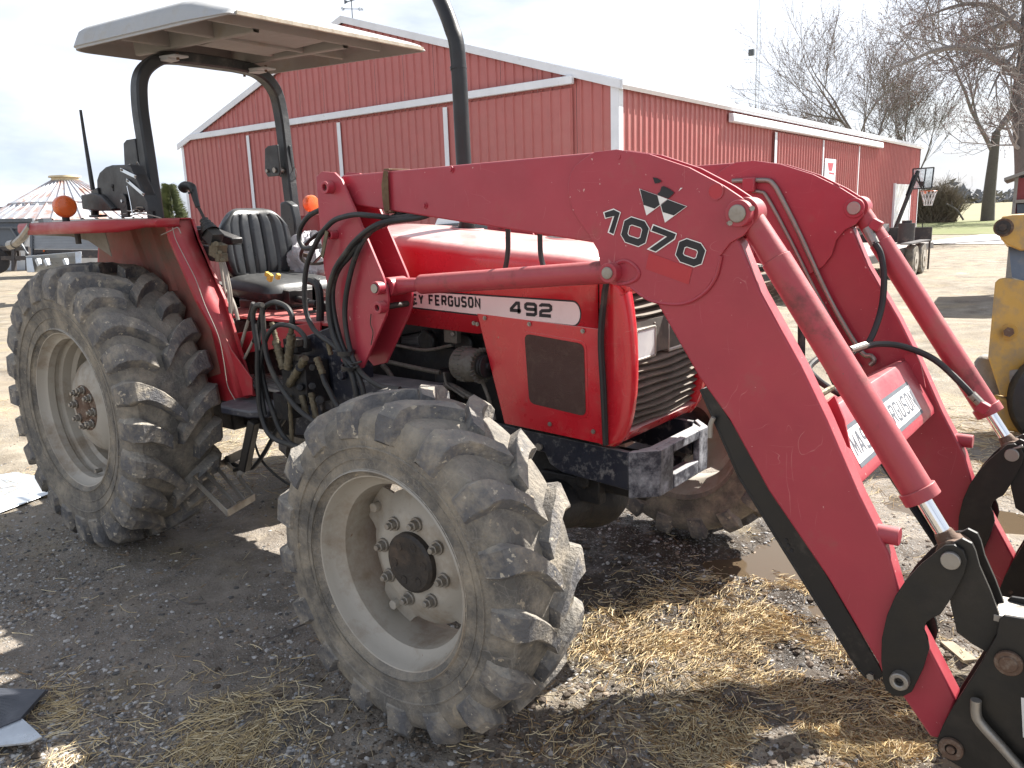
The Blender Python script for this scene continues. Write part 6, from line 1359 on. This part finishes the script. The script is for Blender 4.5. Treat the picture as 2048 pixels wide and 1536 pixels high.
for t in (.36,.68): b.bar(q[0].lerp(q[1],t), q[3].lerp(q[2],t), .006, .028)
b.bar(q[1], bY(490,905,-.48), .012, .045); b.bar(q[1].lerp(q[2],.5), bY(490,905,-.48), .01, .03)
part('lower_step', b, M['steel'], bevel=.0015)
# gear levers beside the step, sunny slats under the floor
b = MB(); b.tube([bY(478,706,-.40), bY(488,670,-.40), bY(497,640,-.40), bY(503,625,-.40)], .008); b.tube([bY(486,722,-.42), bY(500,695,-.42), bY(510,672,-.42)], .007); part('control_lever', b, M['wire'])
b = MB(); b.tube([bY(500,640,-.40), bY(508,606,-.40)], .016, sub=1); b.tube([bY(508,684,-.42), bY(516,664,-.42)], .013, sub=1); part('lever_knob', b, M['black'], bevel=.004)
b = MB()
for i in range(5): b.box((-1.62+.0*i, -.40+.055*i, .90), (.60, .028, .012))
part('floor_slats', b, M['concrete'])
# battery / pedal clutter between floor and bonnet
b = MB(); b.box((-1.45,.12,1.22),(.34,.30,.12)); b.box((-1.15,.05,1.36),(.22,.42,.46)); b.cyl((-1.25,.05,1.30),(-1.50,.05,1.56),.035,14); part('dashboard', b, M['black'], bevel=.01)
b = MB(); c = V((-1.52,.05,1.575)); ax_ = V((-.6,0,.8)); b.lathe([(-.011,.17),(0,.181),(.011,.17),(0,.159)], c, ax_, 32, close=True); 
for k in range(3):
    a = k*2*math.pi/3+.5; u_ = ax_.orthogonal().normalized(); w_ = ax_.cross(u_.normalized()).normalized(); b.bar(c, c+(u_*math.cos(a)+w_*math.sin(a))*.165, .02, .006)
b.cyl(c-ax_*.02, c+ax_*.01, .035, 16); part('steering_wheel', b, M['black'], smooth=50)
b = MB()
for (u, y_, z0) in ((632,.0,0),(636,.05,0)): b.bar(bY(632,560,-.05), bY(634,655,-.05), .03, .03)
for (u, v) in ((626,608),(626,628)): b.cyl(bY(u-6,v,-.1), bY(u+8,v,-.1), .02, 12)
part('pedal_assembly', b, M['black'], bevel=.003)
b = MB(); b.tube([bY(540,600,-.05),bY(580,596,-.05),bY(620,605,-.05)],.02); b.tube([bY(520,650,-.1),bY(560,643,-.1),bY(600,646,-.1),bY(630,640,-.1)],.012); b.box(bY(575,585,.0),(.3,.2,.07),Matrix.Rotation(.1,3,'Y')); part('seat_suspension', b, M['black'], bevel=.006)
# ---------------------------------------------------------------- fenders
def fender(s):
    YI, YM, YO = -.43, -.60, -.85
    f = MB(); xi0, xi1, zt_ = -2.96, bY(380,437,YI).x, 1.722
    lo_ = V((-1.60, 0, .78)); 
    A = V((xi1, 0, zt_)); mid = V((bY(445,600,YI).x, 0, 1.33)); low = V((bY(503,785,YI).x, 0, .86)); 
    # inner wall with pressed ribs
    w = MB(); inner = [V((xi0, YI, zt_)), V((xi1, YI, zt_)), V((mid.x, YI, mid.z)), V((low.x, YI, low.z)), V((low.x-.13, YI, low.z-.05)), V((-2.20, YI, .80)), V((-2.90, YI, .95)), V((-3.10, YI, 1.35))]
    w.prism(mir(inner, s), V((0, s*.004, 0)))
    fo = part('fender', w, M['fenderred'], smooth=0); fo['label'] = 'red fender with mud dried inside'
    mu = MB(); inm = [V((xi0, 0, zt_-.01)), V((xi1-.14, 0, zt_-.01)), V((mid.x-.16, 0, mid.z)), V((-1.88, 0, .95)), V((-2.20, 0, .86)), V((-2.88, 0, 1.0)), V((-3.06, 0, 1.36))]
    mu.prism(mir([V((p.x, YI-.003, p.z)) for p in inm], s), V((0, s*.002, 0))); mu.build('mud_film', M['fendermud'], fo)
    for k, xx in enumerate((-2.62, -2.40, -2.16)):
        r = MB(); secs = []
        pts = [V((xx, 0, zt_-.02)), V((xx+.04, 0, 1.62)), V((xx+.10, 0, 1.50)), V((xx+.16, 0, 1.36))]
        for p in pts: secs.append(mir([V((p.x-.05, YI-.002, p.z)), V((p.x-.028, YI-.020, p.z)), V((p.x+.028, YI-.020, p.z)), V((p.x+.05, YI-.002, p.z))], s))
        loft(r, secs, flip=(s > 0)); r.build('pressed_rib', M['fendermud'], fo)
    # front plate that wraps ahead of the tyre
    fr = MB(); col = [A, V((xi1+.03,0,zt_-.10)), mid, V(((mid.x+low.x)/2,0,1.10)), low]
    wd_ = [0, 0, 0, .0, .02]
    L1 = [mir([V((p.x, YI, p.z))], s)[0] for p in col]; L2 = [mir([V((p.x-.02, YM+.05+(.06 if i > 2 else 0), p.z))], s)[0] for i, p in enumerate(col)]
    loft(fr, [[a, b_] for a, b_ in zip(L1, L2)]); fl_ = fr.build('front_plate', M['fenderred'], fo, smooth=60); md = fl_.modifiers.new('thick', 'SOLIDIFY'); md.thickness = .005; md.offset = 0
    e_ = MB()
    for i in range(len(col)-1):
        a, b_ = L2[i], L2[i+1]; e_.prism([a, b_, b_-V((.022,0,0)), a-V((.022,0,0))], V((0, s*.005, 0)))
        a, b_ = L1[i], L1[i+1]; e_.prism([a, b_, b_+V((.018,0,0)), a+V((.018,0,0))], V((0, s*.012, 0)))
    e_.build('edge_flange', M['fenderred'], fo)
    # foot of the fender: red triangular gusset
    g = MB(); P = mir([bY(u, v, -.47) for u, v in ((446,664),(462,700),(503,757),(505,790),(478,793),(455,740))], s); g.prism(P, V((0, s*.006, 0))); g.build('fender_foot', M['fenderred'], fo, bevel=.001)
    # top sheet, rounded lip
    t = MB(); xe = -2.06
    plan = [(xi0, YO), (xe-.10, YO), (xe-.035, YO+.02), (xe, YO+.08), (xe+.005, YM-.04), (xe+.03, YM), (xi1, YM), (xi1+.012, YI-.06), (xi1+.012, YI), (xi0, YI)]
    P = mir([V((x_, y_, zt_)) for x_, y_ in plan], s); t.prism(P, (0,0,.006)); to = t.build('top_sheet', M['fenderred'], fo, bevel=.002)
    lp = MB(); edge = plan[:8]; h1 = .052
    secs = []
    for i, (x_, y_) in enumerate(edge):
        hh = h1 if i < 4 else .035
        secs.append(mir([V((x_, y_, zt_+.006)), V((x_+.004*(i > 3), y_-.008, zt_-.006)), V((x_, y_-.010, zt_-hh*.6)), V((x_, y_-.002, zt_-hh))], s))
    loft(lp, secs, flip=(s > 0)); l_ = lp.build('lip', M['fenderred'], fo, smooth=60); md = l_.modifiers.new('thick', 'SOLIDIFY'); md.thickness = .004; md.offset = 0
    un = MB(); un.prism(mir([V((xi0+.02, YO+.03, zt_-.03)), V((xe-.06, YO+.05, zt_-.03)), V((xe-.10, YI-.01, zt_-.03)), V((xi0+.02, YI-.01, zt_-.03))], s), (0,0,.01))
    g1 = mir([bY(u, v, -.70) for u, v in ((59,463),(209,464),(223,513),(198,496),(176,481),(141,473),(66,471))], s); un.prism(g1, V((0, s*.004, 0)))
    un.build('underside', mat('dried_mud_sheet', (.24, .21, .175), .9, dirt=(.15,.12,.09), dirt_amt=.5, bump=.4) if s > 0 else M['fendermud'], fo)
    rr = MB(); rr.prism(mir([V((xi0, YO, zt_+.003)), V((xi0, YI, zt_+.003)), V((xi0-.20, YI, 1.50)), V((xi0-.20, YO+.05, 1.50))], s), V((0,0,-.006))); pass
    # amber lamp
    c = V((-2.64, -.748, 1.806)); c = mir([c], s)[0]
    m_ = MB(); m_.lathe([(-.012,.001),(-.012,.05),(-.004,.056),(.016,.056),(.024,.054)], c, (1,0,0), 32); lo2 = m_.build('turn_lamp', M['orange'], fo)
    ls = MB(); ls.lathe([(.024,.054),(.034,.046),(.040,.02),(.041,.001)], c, (1,0,0), 32); ls.lathe([(-.012,.054),(-.022,.046),(-.028,.02),(-.029,.001)], c, (1,0,0), 32); ls.build('lens', M['orange'], lo2)
    MB().cyl(c-V((0,0,.05)), c-V((0,0,.088)), .018, 14).build('lamp_stem', M['black'], lo2)
    return fo
F1 = fender(1); F2 = fender(-1)
hose([(345,455),(352,480),(372,520),(392,560),(410,610),(436,670),(447,720),(455,770),(470,800)], -.60, .0018, m='wire', name='loose_wire')
hose([(322,470),(340,462),(355,455),(362,467)], -.60, .002, m='wire', name='loose_wire')
b = MB(); c = V((-2.42,-.80,1.668)); b.cyl(c,c-V((0,0,.05)),.014,10); part('underside_bolt', b, M['hub'])
b = MB(); b.tube([bY(62,452,-.85), bY(45,475,-.85), bY(30,488,-.84)], .02, sub=2); b.cyl(bY(30,488,-.84), bY(20,490,-.84), .025, 10); part('tail_bracket', b, M['steel'])
# ---------------------------------------------------------------- seat
def padded(mb, c, sx, sy, sz, R, nribs=0, n=24, puff=.02):
    """pillow shape: sy wide, sz tall, sx thick, face towards +x of R, with vertical flutes"""
    vs = []; m = n
    for side in (1, -1):
        for i in range(n+1):
            for j in range(m+1):
                u = -1+2*i/n; v = -1+2*j/m
                k = (1-abs(u)**5)*(1-abs(v)**5); edge = max(0, k)**.42
                # rounded corners
                uu = u*(1-.10*abs(v)**6)*((.90-.10*v*v-.05*(v<0)*v) if nribs else 1)*(1-(.16*max(0,v-.55)/.45 if nribs else 0)); vv = v*(1-(.22 if nribs else .10)*abs(u)**5)
                fl = 0
                if nribs and side > 0 and abs(u) < .80 and -.82 < v < .78: fl = -.020*(1-abs(math.sin(math.pi*nribs*(u+.8)/1.6)))**3
                x_ = side*(sx/2*edge)+(fl if side > 0 else 0)+(.035*u*u if nribs else 0)
                vs.append(V(c)+R@V((x_, uu*sy/2, vv*sz/2)))
    fs = []
    N = (n+1)*(m+1)
    for s_ in (0, 1):
        for i in range(n):
            for j in range(m):
                a = s_*N+i*(m+1)+j; f = (a, a+m+1, a+m+2, a+1); fs.append(f if s_ == 0 else f[::-1])
    mb.add(vs, fs)
b = MB(); padded(b, (-2.20,.05,1.575), .115, .50, .40, Matrix.Rotation(-.12,3,'Y'), nribs=5, n=60); part('seat_backrest', b, M['vinyl'], smooth=60)
b = MB(); padded(b, (-1.98,.05,1.345), .13, .50, .46, Matrix.Rotation(-math.pi/2+.07,3,'Y'), n=30); part('seat_cushion', b, M['vinyl'], smooth=60)
b = MB(); b.box((-2.0,.05,1.22),(.34,.30,.14)); b.box((-2.25,.05,1.40),(.04,.3,.34)); part('seat_frame', b, M['black'], bevel=.012)
b = MB(); P = [bY(u, v, .33) for u, v in ((559,405),(570,402),(582,410),(589,440),(592,480),(588,490),(572,490),(562,478))]; b.prism(P, (0,.055,0)); part('armrest', b, M['vinyl'], bevel=.010, seg=3)
b = MB(); P = [bY(u, v, -.24) for u, v in ((390,452),(400,452),(463,476),(463,490),(405,492),(392,478))]; b.prism(P, (0,.07,0)); part('armrest', b, M['black'], bevel=.008)
b = MB()
for (u, v, r) in ((540,555,.014),(556,553,.010),(534,548,.008)): b.box(bY(u, v, -.16), (r*2.0, .02, r*2.8), Matrix.Rotation(.5, 3, 'Y'))
part('torn_foam', b, M['yellowbit'], bevel=.003)
# ---------------------------------------------------------------- joystick on a bracket by the fender
yj = -.44
b = MB(); b.tube([bY(366,377,yj), bY(371,372,yj), bY(383,374,yj), bY(387,382,yj), bY(391,398,yj), bY(396,414,yj)], lambda t: .026-.014*t, n=14, sub=5); js = part('joystick_grip', b, M['black'])
b = MB(); b.cyl(bY(382,378,yj-.02), bY(382,378,yj-.032), .007, 10); b.cyl(bY(378,386,yj-.02), bY(378,386,yj-.03), .006, 10); b.build('button', M['rubber'], js)
b = MB(); b.tube([bY(395,411,yj), bY(405,430,yj), bY(412,446,yj)], .0075, n=10, sub=3); part('joystick_rod', b, M['hub'])
b = MB(); a_, c_ = bY(408,440,yj), bY(420,462,yj); b.lathe([(i*.0095, (.016 if i % 2 else .022)+i*.0028) for i in range(9)], a_, c_-a_, 20); b.box(bY(426,472,yj), (.075,.06,.06), Matrix.Rotation(.55,3,'Y')); part('joystick_boot', b, M['rubber'], smooth=30)
b = MB(); b.box(bY(436,500,yj), (.07,.055,.07), Matrix.Rotation(.3,3,'Y')); b.box(bY(443,515,yj-.01), (.035,.05,.04)); b.cyl(bY(432,488,yj-.03), bY(432,488,yj-.05), .014, 10); b.cyl(bY(440,505,yj-.028), bY(440,505,yj-.045), .010, 10); b.cyl(bY(445,520,yj-.028), bY(445,520,yj-.045), .010, 10); part('cable_linkage', b, M['brass'], bevel=.003)
b = MB(); P = [bY(u, v, yj+.03) for u, v in ((398,490),(420,492),(432,515),(425,523),(412,520))]; b.prism(P, (0,.03,0)); b.box(bY(410,470,yj+.05), (.10,.04,.06)); part('joystick_bracket', b, M['black'], bevel=.004)
for k, pth in enumerate(([(443,520),(450,545),(457,580),(460,620),(458,660),(455,700)], [(446,518),(455,550),(462,590),(463,630),(458,680)], [(440,522),(446,560),(452,600),(455,650)], [(430,575),(445,578),(460,592),(470,615),(476,640)], [(428,582),(442,590),(455,610),(463,640),(468,650)])):
    hose(pth, -.42+.01*k, .0075 if k < 3 else .009, m='wire', name='control_cable')
hose([(442,566),(430,600),(436,640),(440,660)], -.40, .012)
# ---------------------------------------------------------------- roll bar
for s in (1, -1):
    pass
xr = -2.43; pts = [(xr+.05,-.390,1.02),(xr+.03,-.390,1.60),(xr,-.385,2.05),(xr-.03,-.375,2.32),(xr-.03,-.345,2.47),(xr-.03,-.24,2.555),(xr-.03,-.12,2.575),(xr-.03,.05,2.578),(xr-.03,.22,2.575),(xr-.03,.37,2.555),(xr-.03,.475,2.47),(xr-.03,.51,2.32),(xr,.50,2.05),(xr+.03,.495,1.60),(xr+.05,.495,1.02)]
def sweep_rect(mb, pts, wa, wb, sub=8, ch=.010):
    P = [V(p) for p in pts]; Q = [P[0]*2-P[1]]+P+[P[-1]*2-P[-2]]; out = []
    for i in range(1, len(Q)-2):
        for k in range(sub):
            t = k/sub; a, b_, c, d = Q[i-1:i+3]; out.append(.5*((2*b_)+(c-a)*t+(2*a-5*b_+4*c-d)*t*t+(3*b_-a-3*c+d)*t**3))
    out.append(P[-1]); X_ = V((1,0,0)); vs = []; fs = []
    cs = [(-wa/2+ch,-wb/2),(wa/2-ch,-wb/2),(wa/2,-wb/2+ch),(wa/2,wb/2-ch),(wa/2-ch,wb/2),(-wa/2+ch,wb/2),(-wa/2,wb/2-ch),(-wa/2,-wb/2+ch)]
    for i, p in enumerate(out):
        d = (out[min(i+1,len(out)-1)]-out[max(0,i-1)]).normalized(); w = d.cross(X_).normalized(); x_ = w.cross(d)
        vs += [p+x_*a+w*b_ for a, b_ in cs]
    n = 8
    for i in range(len(out)-1):
        for k in range(n): fs.append((i*n+k,(i+1)*n+k,(i+1)*n+(k+1)%n,i*n+(k+1)%n))
    mb.add(vs, fs)
b = MB(); sweep_rect(b, pts, .080, .062); part('roll_bar', b, M['rops'], smooth=30)
for s in (1, -1):
    b = MB(); P = [V((xr+.0,-.44,2.145)), V((xr+.09,-.44,2.145)), V((xr+.095,-.44,1.99)), V((xr+.08,-.44,1.965)), V((xr-.03,-.44,1.965)), V((xr-.055,-.44,2.0)), V((xr-.035,-.44,2.13))]
    P = [V((p.x-(.13 if s > 0 else .05),p.y+(.02 if s > 0 else 0),p.z)) for p in P]; b.prism(mir(P, s), V((0, s*.012, 0))); b.prism(mir([V((p.x,p.y+.088,p.z)) for p in P], s), V((0, s*.012, 0))); ho = part('hinge_plate', b, M['rops'], bevel=.003)
    for dx in (-.075, .0):
        c = mir([V((xr+dx-(.07 if s > 0 else 0),-.44+(.02 if s > 0 else 0),2.0))], s)[0]; d = V((0,s,0)); q = MB(); q.cyl(c-d*.014, c+d*.11, .011 if dx else .016, 14); q.cyl(c-d*.03, c-d*.014, .010 if dx else .018, 14 if dx else 16); q.build('hinge_pin', M['steel'], ho, bevel=.001)
    q = MB(); c = mir([V((xr+.03,-.455,1.985))], s)[0]; q.lathe([(-.002,.036),(0,.039),(.002,.036),(0,.034)], c, (.3,1,.1), 20, close=True); q.build('safety_ring', M['steel'], ho)
# ---------------------------------------------------------------- canopy
def canopy():
    ya, yb_ = -.545, .63
    rc = .13
    def outline(x0, x1, y0, y1, r):
        pts = []
        for (cx, cy, a0, rr) in ((x1-.02, y0+.02, -math.pi/2, .02), (x1-.02, y1-.02, 0, .02), (x0+r, y1-r, math.pi/2, r), (x0+r, y0+r, math.pi, r)):
            for k in range(7):
                a = a0+math.pi/2*k/6; pts.append((cx+rr*math.cos(a), cy+rr*math.sin(a)))
        full = []
        for i, p in enumerate(pts):
            q = pts[(i+1) % len(pts)]; full.append(p)
            if i % 7 == 6:
                for k in range(1, 14): full.append((p[0]+(q[0]-p[0])*k/14, p[1]+(q[1]-p[1])*k/14))
        return full
    def zline(x): return float(np.interp(x, [-2.95,-2.75,-1.36], [2.618,2.606,2.548]))
    b = MB()
    ro = outline(-2.82, -1.345, ya, yb_, rc)
    prof = [(0, 0), (.0, .010), (-.008, .014), (.006, .055), (.018, .085), (.045, .108), (.09, .120), (.22, .130), (.45, .134)]
    secs = []
    for (ins, up) in prof:
        o = outline(-2.82+ins*1.0, -1.345-ins*.35, ya+ins*1.0, yb_-ins*1.0, max(.02, rc-ins*.3))
        secs.append([V((x, y, zline(x)+up*min(1, .30+.70*max(0,(-1.36-x)/.34)))) for x, y in o])
    n = len(secs[0]); vs = [p for s_ in secs for p in s_]; fs = []
    for i in range(len(secs)-1):
        for k in range(n): fs.append((i*n+k, i*n+(k+1) % n, (i+1)*n+(k+1) % n, (i+1)*n+k))
    fs.append(tuple((len(secs)-1)*n+k for k in range(n)))
    b.add(vs, fs); co = part('canopy', b, M['canopy'], smooth=50)
    # inner skin
    b = MB(); prof = [(.012, .0), (.020, .055), (.034, .082), (.07, .100), (.3, .112), (.5, .116)]; secs = []
    for (ins, up) in prof:
        o = outline(-2.82+ins, -1.345-ins*.35, ya+ins, yb_-ins, max(.02, rc-ins*.3)); secs.append([V((x, y, zline(x)+up*min(1, .30+.70*max(0,(-1.36-x)/.34)))) for x, y in o])
    secs.insert(0, [V((x, y, zline(x)+.0005)) for x, y in outline(-2.82, -1.345, ya, yb_, rc)])
    n = len(secs[0]); vs = [p for s_ in secs for p in s_]; fs = []
    for i in range(len(secs)-1):
        for k in range(n): fs.append((i*n+k, (i+1)*n+k, (i+1)*n+(k+1) % n, i*n+(k+1) % n))
    fs.append(tuple((len(secs)-1)*n+k for k in range(n))[::-1])
    b.add(vs, fs); b.build('lining', M['canopyin'], co, smooth=50)
    # pressed ribs hanging from the lining
    def rib(a, c, zt=.012, zb_=.085, w=.008, wt=.045):
        a = V((a[0], a[1], zline(a[0]))); c = V((c[0], c[1], zline(c[0]))); d = (c-a).normalized(); sd = d.cross(V((0,0,1))).normalized(); r = MB()
        secs = []
        for k in range(7):
            t = k/6; p = a.lerp(c, t)
            secs.append([p+sd*wt/2+V((0,0,zb_)), p+sd*wt*.36+V((0,0,zt+.006)), p+sd*wt*.26+V((0,0,zt)), p-sd*wt*.26+V((0,0,zt)), p-sd*wt*.36+V((0,0,zt+.006)), p-sd*wt/2+V((0,0,zb_))])
        loft(r, secs); r.build('moulded_rib', M['canopyin'], co, smooth=20)
    y1, y2 = -.22, .32
    rib((-2.70,y1),(-1.62,y1),.004,.090); rib((-2.70,y2),(-1.62,y2),.004,.090); rib((-1.95,-.49),(-1.95,.58),.012,.088,wt=.03); rib((-1.62,-.47),(-1.62,.56),.02,.062,wt=.03); rib((-2.35,-.49),(-2.35,y1),.012,.088,wt=.03); rib((-2.62,y1),(-2.62,y2),.02,.09,wt=.03); rib((-2.22,y1),(-2.22,y2),.02,.09,wt=.05)
    pn = MB(); pn.box((-1.95, .05, zline(-1.95)+.030), (.50,.40,.008)); pn.build('centre_panel', M['canopyin'], co)
    fe = MB(); 
    for k in range(24):
        t0 = k/24; t1 = (k+1)/24; j0 = math.sin(k*2.3)*.0012; j1 = math.sin((k+1)*2.3)*.0012
        pa, pb2 = V((-1.338+j0, ya+.03+(yb_-ya-.06)*t0, 2.556)), V((-1.338+j1, ya+.03+(yb_-ya-.06)*t1, 2.556)); fe.bar(pa, pb2, .016, .016)
    fe.build('worn_front_lip', mat('yellowed_plastic', (.40,.36,.29), .7, dirt=(.28,.22,.15), dirt_amt=.4, dirt_scale=20), co)
    # clamps to the roll bar
    for yy in (-.22, .32):
        c = MB(); P = [V((xr-.13, yy-.04, 2.575)), V((xr+.16, yy-.04, 2.556)), V((xr+.16, yy+.04, 2.556)), V((xr-.13, yy+.04, 2.575))]; c.prism(P, (0,0,-.012)); c.box((xr+.02, yy, 2.548), (.12,.07,.016))
        cl = c.build('canopy_clamp', M['canopy'], co, bevel=.004)
        for dx in (-.09, .12):
            MB().cyl((xr+dx, yy, 2.57), (xr+dx, yy, 2.535), .008, 6).build('clamp_bolt', M['rust'], cl)
canopy()
# ---------------------------------------------------------------- rear hitch
b = MB()
for yy in (-.22, .32): b.bar((-2.80,yy,.55), (-3.55,yy,.50), .03, .06); b.bar((-2.80,yy*.8,1.12), (-3.15,yy*.8,1.16), .05, .05); b.bar((-3.15,yy*.8,1.16),(-3.35,yy,.53),.03,.03)
b.bar((-2.80,.05,1.0), (-3.3,.05,.95), .04, .04)
part('hitch_linkage', b, M['dark'], bevel=.004)

# ================================================================ things resting on the tractor
BX = empty('control_box', (-2.33,-.55,1.73)); tag(BX, 'black rounded control box with two silver slotted strips standing on the near red fender', 'control box')
b = MB(); px = [(203,418),(194,395),(193,360),(198,345),(210,334),(222,330),(257,329),(268,345),(285,380),(293,400),(293,418),(285,422),(245,420)]
Pn = [bY(u, v, -.62) for u, v in px]; b.prism(Pn, (0,.06,0)); bo = b.build('case', M['black'], BX, bevel=.008, seg=3)
MB().prism([p+V((0,-.004,0)) for p in [bY(u, v, -.62) for u, v in ((262,332),(296,405),(298,422),(292,422),(292,404),(258,334))]], (0,.065,0)).build('side_flange', M['rops'], BX)
for a_, c_ in (((241,339),(272,354)), ((253,360),(288,390))):
    MB().bar(bY(*a_, -.626), bY(*c_, -.626), .004, .017, up=(0,0,1)).build('slotted_strip', M['chrome'], BX, bevel=.001)
    for t in (.06, .94): p = bY(*a_, -.629).lerp(bY(*c_, -.629), t); MB().cyl(p, p-V((0,.003,0)), .006, 8).build('strip_screw', M['steel'], BX)
c = bY(248,402,-.625); m_ = MB(); m_.cyl(c, c-V((0,.008,0)), .036, 24); m_.box(c+V((0,0,-.04)), (.07,.014,.08)); m_.build('mounting_bracket', M['black'], BX, bevel=.002); MB().cyl(c-V((0,.008,0)), c-V((0,.014,0)), .008, 6).build('bracket_bolt', M['chrome'], BX)
c = bY(225,372,-.621); m_ = MB(); m_.cyl(c, c-V((0,.002,0)), .010, 14); m_.bar(c, c-V((0,0,.025)), .004, .008); m_.build('keyhole_slot', M['dark'], BX)
m_ = MB(); m_.tube([bY(254,372,-.64), bY(260,400,-.64), bY(265,428,-.64)], .0025, n=6, sub=2); m_.build('whip_wire', M['chrome'], BX)
RD = empty('radio_unit', (-2.5,-.6,1.76)); tag(RD, 'small black radio unit with a tall thin antenna behind the rounded control box', 'radio')
b = MB(); P = [bY(u, v, -.64) for u, v in ((161,390),(186,386),(200,390),(225,417),(222,422),(190,422),(164,418))]; b.prism(P, (0,.09,0)); b.build('case', M['black'], RD, bevel=.006)
b = MB(); P = [bY(u, v, -.63) for u, v in ((181,382),(194,375),(198,395),(184,396))]; b.prism(P, (0,.05,0)); b.build('antenna_mount', M['black'], RD, bevel=.003); b = MB(); b.cyl(bY(190,418,-.6), bY(190,432,-.6), .02, 10); b.box(bY(196,432,-.6),(.10,.05,.012)); b.build('radio_foot', M['black'], RD, bevel=.003)
b = MB(); b.tube([bY(186,380,-.62), bY(178,330,-.62), bY(170,280,-.62), bY(161,220,-.62)], lambda t: .012-.005*t, n=10, sub=3); b.build('antenna', M['black'], RD)
b = MB()
for k in range(4):
    c = bY(262+k*9, 428-(k % 2)*2, -.60); b.lathe([(-.003,.035),(0,.038),(.003,.035),(0,.032)], c+V((0,0,.008+.004*k)), (.2*math.sin(k*2),.15*k-.2,1), 20, close=True)
b.tube([bY(240,428,-.62), bY(255,432,-.62), bY(280,427,-.62), bY(300,430,-.62), bY(322,436,-.62)], .003)
o = b.build('cable_coil', [M['wire']], None); tag(o, 'loose coil of thin pale cable lying on the near red fender', 'cable')
# crumpled plastic bundle beside the seat
b = MB(); n = 30; c = V((-2.08,.36,1.47)); vs = []
for i in range(n+1):
    for j in range(n):
        a = math.pi*i/n; t = 2*math.pi*j/n; r = 1+.10*math.sin(5*a+3*t)+.07*math.sin(9*t-4*a)+.05*abs(math.sin(17*a+11*t))+.06*rng.random(); vs.append(c+V((math.sin(a)*math.cos(t)*.17*r, math.sin(a)*math.sin(t)*.14*r, math.cos(a)*.14*r)))
fs = [(i*n+j, (i+1)*n+j, (i+1)*n+(j+1) % n, i*n+(j+1) % n) for i in range(n) for j in range(n)]
b.add(vs, fs); o = b.build('plastic_bundle', M['plastic'], None, smooth=25); tag(o, 'crumpled clear plastic bundle piled beside the black seat', 'plastic wrap')
b = MB(); c = bY(612,511,.20); b.box(c, (.10,.01,.022), Matrix.Rotation(.16,3,'Y')); o = b.build('tan_tag', M['rust'], None, bevel=.002); tag(o, 'small tan strip lying on the plastic bundle by the seat', 'strip')
